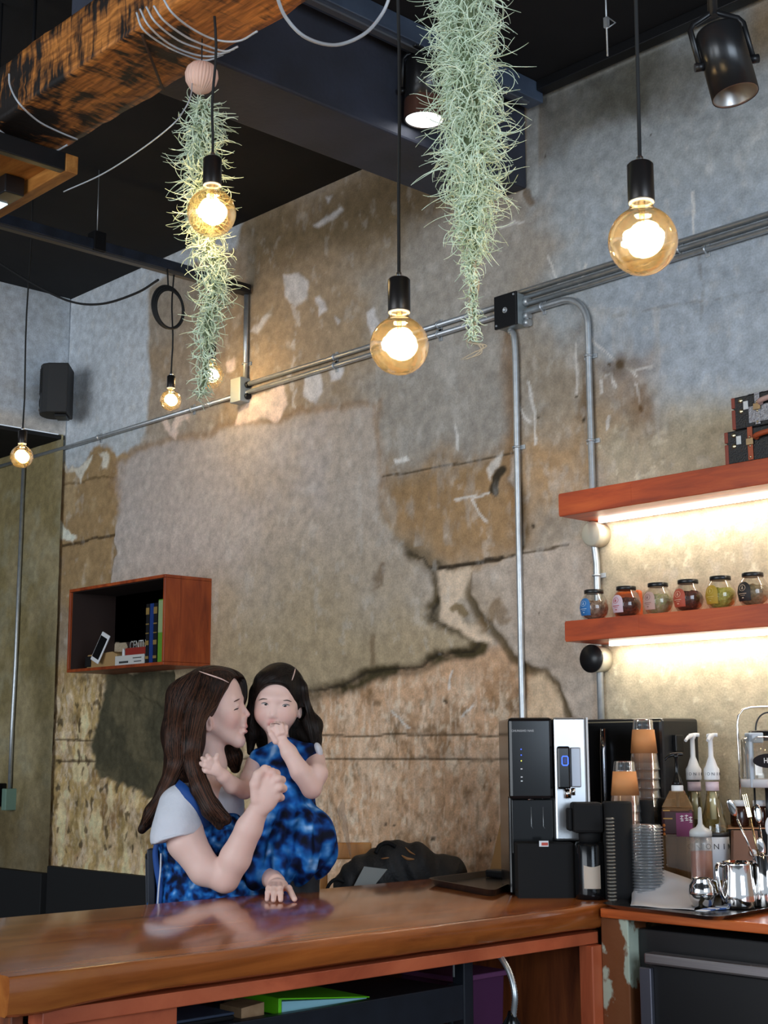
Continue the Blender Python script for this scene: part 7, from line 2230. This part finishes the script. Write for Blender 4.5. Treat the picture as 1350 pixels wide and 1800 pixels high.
# hair
F_ = vol(424, 584, 1152, 1350, 4.04, 4.36, .0030)
F_.ell(cf(-26, 24, 0), hm(93, 93, 82), CB, 0)
F_.ell(cf(24, 54, 14), hm(56, 42, 58), CB, .02)
F_.chain([cf(0, 20, 68), cf(-4, -40, 74), D(441, 1290, 4.17), D(438, 1322, 4.17)], [.020, .018, .018, .010], .02)
F_.chain([cf(0, 40, -64), cf(-14, -20, -76), D(549, 1275, 4.17), D(557, 1322, 4.13)], [.026, .024, .026, .012], .02)
F_.chain([cf(-70, 0, 0), cf(-72, -80, 0), cf(-66, -130, 0)], [.070, .078, .060], .03)
F_.chain([cf(-50, -30, -52), D(545, 1300, 4.20), D(553, 1335, 4.17)], [.030, .030, .014], .02)
F_.ell(cf(62, -22, 3), hm(56, 68, 67), CB, .004, 'sub')
F_.ell(cf(74, 22, -4), hm(34, 30, 52), CB, .006, 'sub')
F_.ell(cf(-4, -30, -78), hm(24, 25, 18), CB, .003, 'sub')
hc = F_.mesh('hair', HAIRC, cp_); del F_
BHC = bvh_of(hc)
strands(BHC, [(512, 1168), (480, 1175), (456, 1196), (446, 1230), (438, 1280)], [(516, 1186), (492, 1190), (466, 1204), (452, 1230), (444, 1290)], 70, hc, 11, .0009)
strands(BHC, [(518, 1168), (528, 1195), (532, 1230), (540, 1270), (548, 1312)], [(524, 1166), (540, 1190), (548, 1230), (560, 1280), (566, 1315)], 80, hc, 12, .0009)
line('hair_parting', [(519, 1172), (518, 1180), (515, 1190), (513, 1196)], .0022, PART, hc, BHC, .0004)

# ------------------------------------------------------------------ seats, bag
STO = mat('navy_black_stool', (.016, .020, .030, 1), .35, .3)
st = D(318, 1660, 4.16)
bs = thing('bar_stool', 'dark bar stool with a back post behind the woman', 'stool', (st[0], st[1], 0))
zs_ = .76
m = MB(); m.lathe([(.0005, zs_ - .06), (.17, zs_ - .06), (.185, zs_ - .05), (.185, zs_ - .015), (.17, zs_), (.0005, zs_)], 36, (st[0], st[1], 0)); m.build('seat', BLACKR, bs)
for a in (45, 135, 225, 315):
    c, s_ = math.cos(math.radians(a)), math.sin(math.radians(a))
    m = MB(); m.tube([(st[0] + .13 * c, st[1] + .13 * s_, zs_ - .06), (st[0] + .2 * c, st[1] + .2 * s_, 0)], .012, 10); m.build('leg', STO, bs)
m = MB(); m.tube([(st[0] + .17 * math.cos(a), st[1] + .17 * math.sin(a), .28) for a in np.linspace(0, 2 * math.pi, 31)[:-1]], .009, 8, closed=True); m.build('foot_ring', STO, bs)
for (x_, t_, yt) in ((266, 4.06, 1492), (262, 4.36, 1500)):
    tp_ = D(x_, yt, t_); bt_ = D(x_ + 6, 1640, t_); bt_[2] = zs_ - .03
    M_ = frame(tp_, RT, unit(tp_ - bt_)); L_ = np.linalg.norm(tp_ - bt_)
    m = MB(); m.box((-.011, -.011, -L_), (.011, .011, 0), .003, M_); m.build('back_post', STO, bs)
    q_ = bt_ - UP * .0
    m = MB(); m.tube([q_, np.array([st[0], st[1], zs_ - .035]) + unit(q_ - np.array([st[0], st[1], q_[2]])) * .14], .010, 8); m.build('seat_bracket', STO, bs)
a_, b_ = D(266, 1498, 4.06), D(262, 1506, 4.36)
m = MB(); m.tube([a_, b_], .012, 10); m.build('back_rail', STO, bs)
m = MB(); P = [D(x, y, 4.03) for x, y in ((276, 1482), (273, 1500), (276, 1530), (281, 1560), (279, 1592))]
V = []
for p in bez(P, 5): V += [p - RT * .008, p + RT * .008]
m.add(V, [(2 * i, 2 * i + 1, 2 * i + 3, 2 * i + 2) for i in range(len(V) // 2 - 1)], True)
o = m.build('hanging_sash', BLUEB, pin); md = o.modifiers.new('s', 'SOLIDIFY'); md.thickness = .002
m = MB(); P = [D(x, y, 4.028) for x, y in ((283, 1500), (282, 1530), (279, 1560), (277, 1592))]
m.tube(bez(P, 5), .0028, 6); m.build('sash_lining', TEE, pin)

# backpack on a wooden chair behind the counter
TBK = 4.62
bp_ = thing('backpack', 'black backpack with a pale tag slumped on the chair behind the counter', 'backpack', np.array([*D(700, 1570, TBK)[:2], .9]))
F_ = vol(560, 835, 1465, 1660, 4.42, 4.80, .006)
F_.ell(D(700, 1543, 4.64), hm(170, 116, 90), np.stack([RT, UP, TOW]), 0)
F_.ell(D(770, 1560, 4.66), hm(85, 88, 70), TB, .03)
F_.ell(D(640, 1558, 4.60), hm(105, 92, 70), TB, .03)
F_.ell(D(785, 1533, 4.66), hm(60, 50, 55), TB, .03)
F_.cone(D(690, 1505, 4.62), D(735, 1510, 4.64), .040, .042, .03)
F_.cone(D(790, 1530, 4.66), D(812, 1536, 4.66), .028, .016, .02)
F_.cone(D(600, 1575, 4.56), D(640, 1600, 4.58), .03, .05, .03)
F_.wrinkle(lambda x, y, z: .006 * np.sin(x * 38 + z * 22) * np.sin(y * 41 - z * 30) + .003 * np.sin(x * 90 + y * 70 + z * 60))
bag = F_.mesh('bag', mat('black_nylon', (.013, .013, .014, 1), .65, bump=(120, .3)), bp_); del F_
BB = bvh_of(bag)
tg = [D(640, 1523, 4.50), D(681, 1528, 4.50), D(657, 1558, 4.47), D(622, 1557, 4.47)]
hits = [drape(BB, [(x, y), (x + 1, y)], 0, 1)[:1] for x, y in ((642, 1524), (679, 1528), (657, 1555), (624, 1555))]
near = min(proj(h_[0])[2] for h_ in hits if h_)
tg = [D(640, 1523, near - .012), D(681, 1528, near - .012), D(657, 1558, near - .02), D(622, 1557, near - .02)]
m = MB(); m.add(tg, [(0, 1, 2, 3)]); o = m.build('paper_tag', mat('grey_tag', srgb(150, 152, 148), .7), bp_)
md = o.modifiers.new('s', 'SOLIDIFY'); md.thickness = .002
line('strap_edge', [(712, 1490), (720, 1498), (730, 1503)], .003, mat('tan_trim', srgb(170, 120, 74), .6), bp_, BB, .002)
line('zip_pull', [(706, 1504), (716, 1510), (728, 1511)], .005, MATS['tan_trim'], bp_, BB, .002)
line('zip_pull', [(670, 1510), (684, 1508)], .003, MATS['tan_trim'], bp_, BB, .002)
m = MB(); m.tube(bez([D(660, 1500, 4.56), D(668, 1486, 4.57), D(682, 1482, 4.58), D(696, 1488, 4.58)], 6), .007, 8); m.build('carry_handle', BLACKR, bp_)
m = MB(); m.tube(bez([D(606, 1550, 4.55), D(590, 1546, 4.54), D(578, 1556, 4.53), D(574, 1575, 4.53), D(580, 1600, 4.53)], 6), .006, 8); m.build('shoulder_strap', BLACKR, bp_)
CHW = wood('honey_chair', srgb(134, 86, 40, 1.4), srgb(160, 108, 56, 1.4), srgb(180, 130, 76, 1.4), (6, 6, 1.5), .4)
ch = thing('wooden_chair', 'honey-coloured wooden chair half hidden behind the child', 'chair', np.array([*D(640, 1600, 4.66)[:2], 0]))
sc0 = D(690, 1600, 4.64)
CM = frame((sc0[0], sc0[1], 0), RT, UP)
m = MB(); m.box((-.26, -.17, .74), (.24, .20, .775), .006, CM); m.build('seat', CHW, ch)
for sx in (-.235, .215):
    for sy in (-.15, .18):
        m = MB(); m.box((sx - .016, sy - .016, 0), (sx + .016, sy + .016, .739), .003, CM); m.build('leg', CHW, ch)
zt_ = D(620, 1488, 4.60)[2]; zb_ = D(620, 1518, 4.60)[2]
for sx in (-.235, -.10):
    m = MB(); m.box((sx - .014, .150, .776), (sx + .014, .175, zb_ + .01), .003, CM); m.build('back_post', CHW, ch)
m = MB(); m.box((-.26, .145, zb_), (-.07, .180, zt_), .005, CM); m.build('backrest', CHW, ch)
# crumpled clear bag over the chair back
m = MB(); R_ = np.random.default_rng(4); V = []
nu_, nv_ = 14, 10
for i in range(nu_ + 1):
    for j in range(nv_ + 1):
        u_, v_ = i / nu_, j / nv_
        x_ = 592 + 12 * v_ + 26 * u_ * (1 - .5 * v_); y_ = 1424 + 92 * u_ - 3 * v_ * 8
        V.append(D(x_, y_, 4.50 + R_.normal(0, .012) + .02 * math.sin(9 * u_ + 5 * v_)))
m.add(V, [(i * (nv_ + 1) + j, (i + 1) * (nv_ + 1) + j, (i + 1) * (nv_ + 1) + j + 1, i * (nv_ + 1) + j + 1) for i in range(nu_) for j in range(nv_)])
tag(m.build('clear_bag', clear('crumpled_film', (.99, .99, 1, 1), .12, .15, .10, (.95, .95, .97, 1))), 'crumpled clear plastic bag hanging beside the child', 'bag')
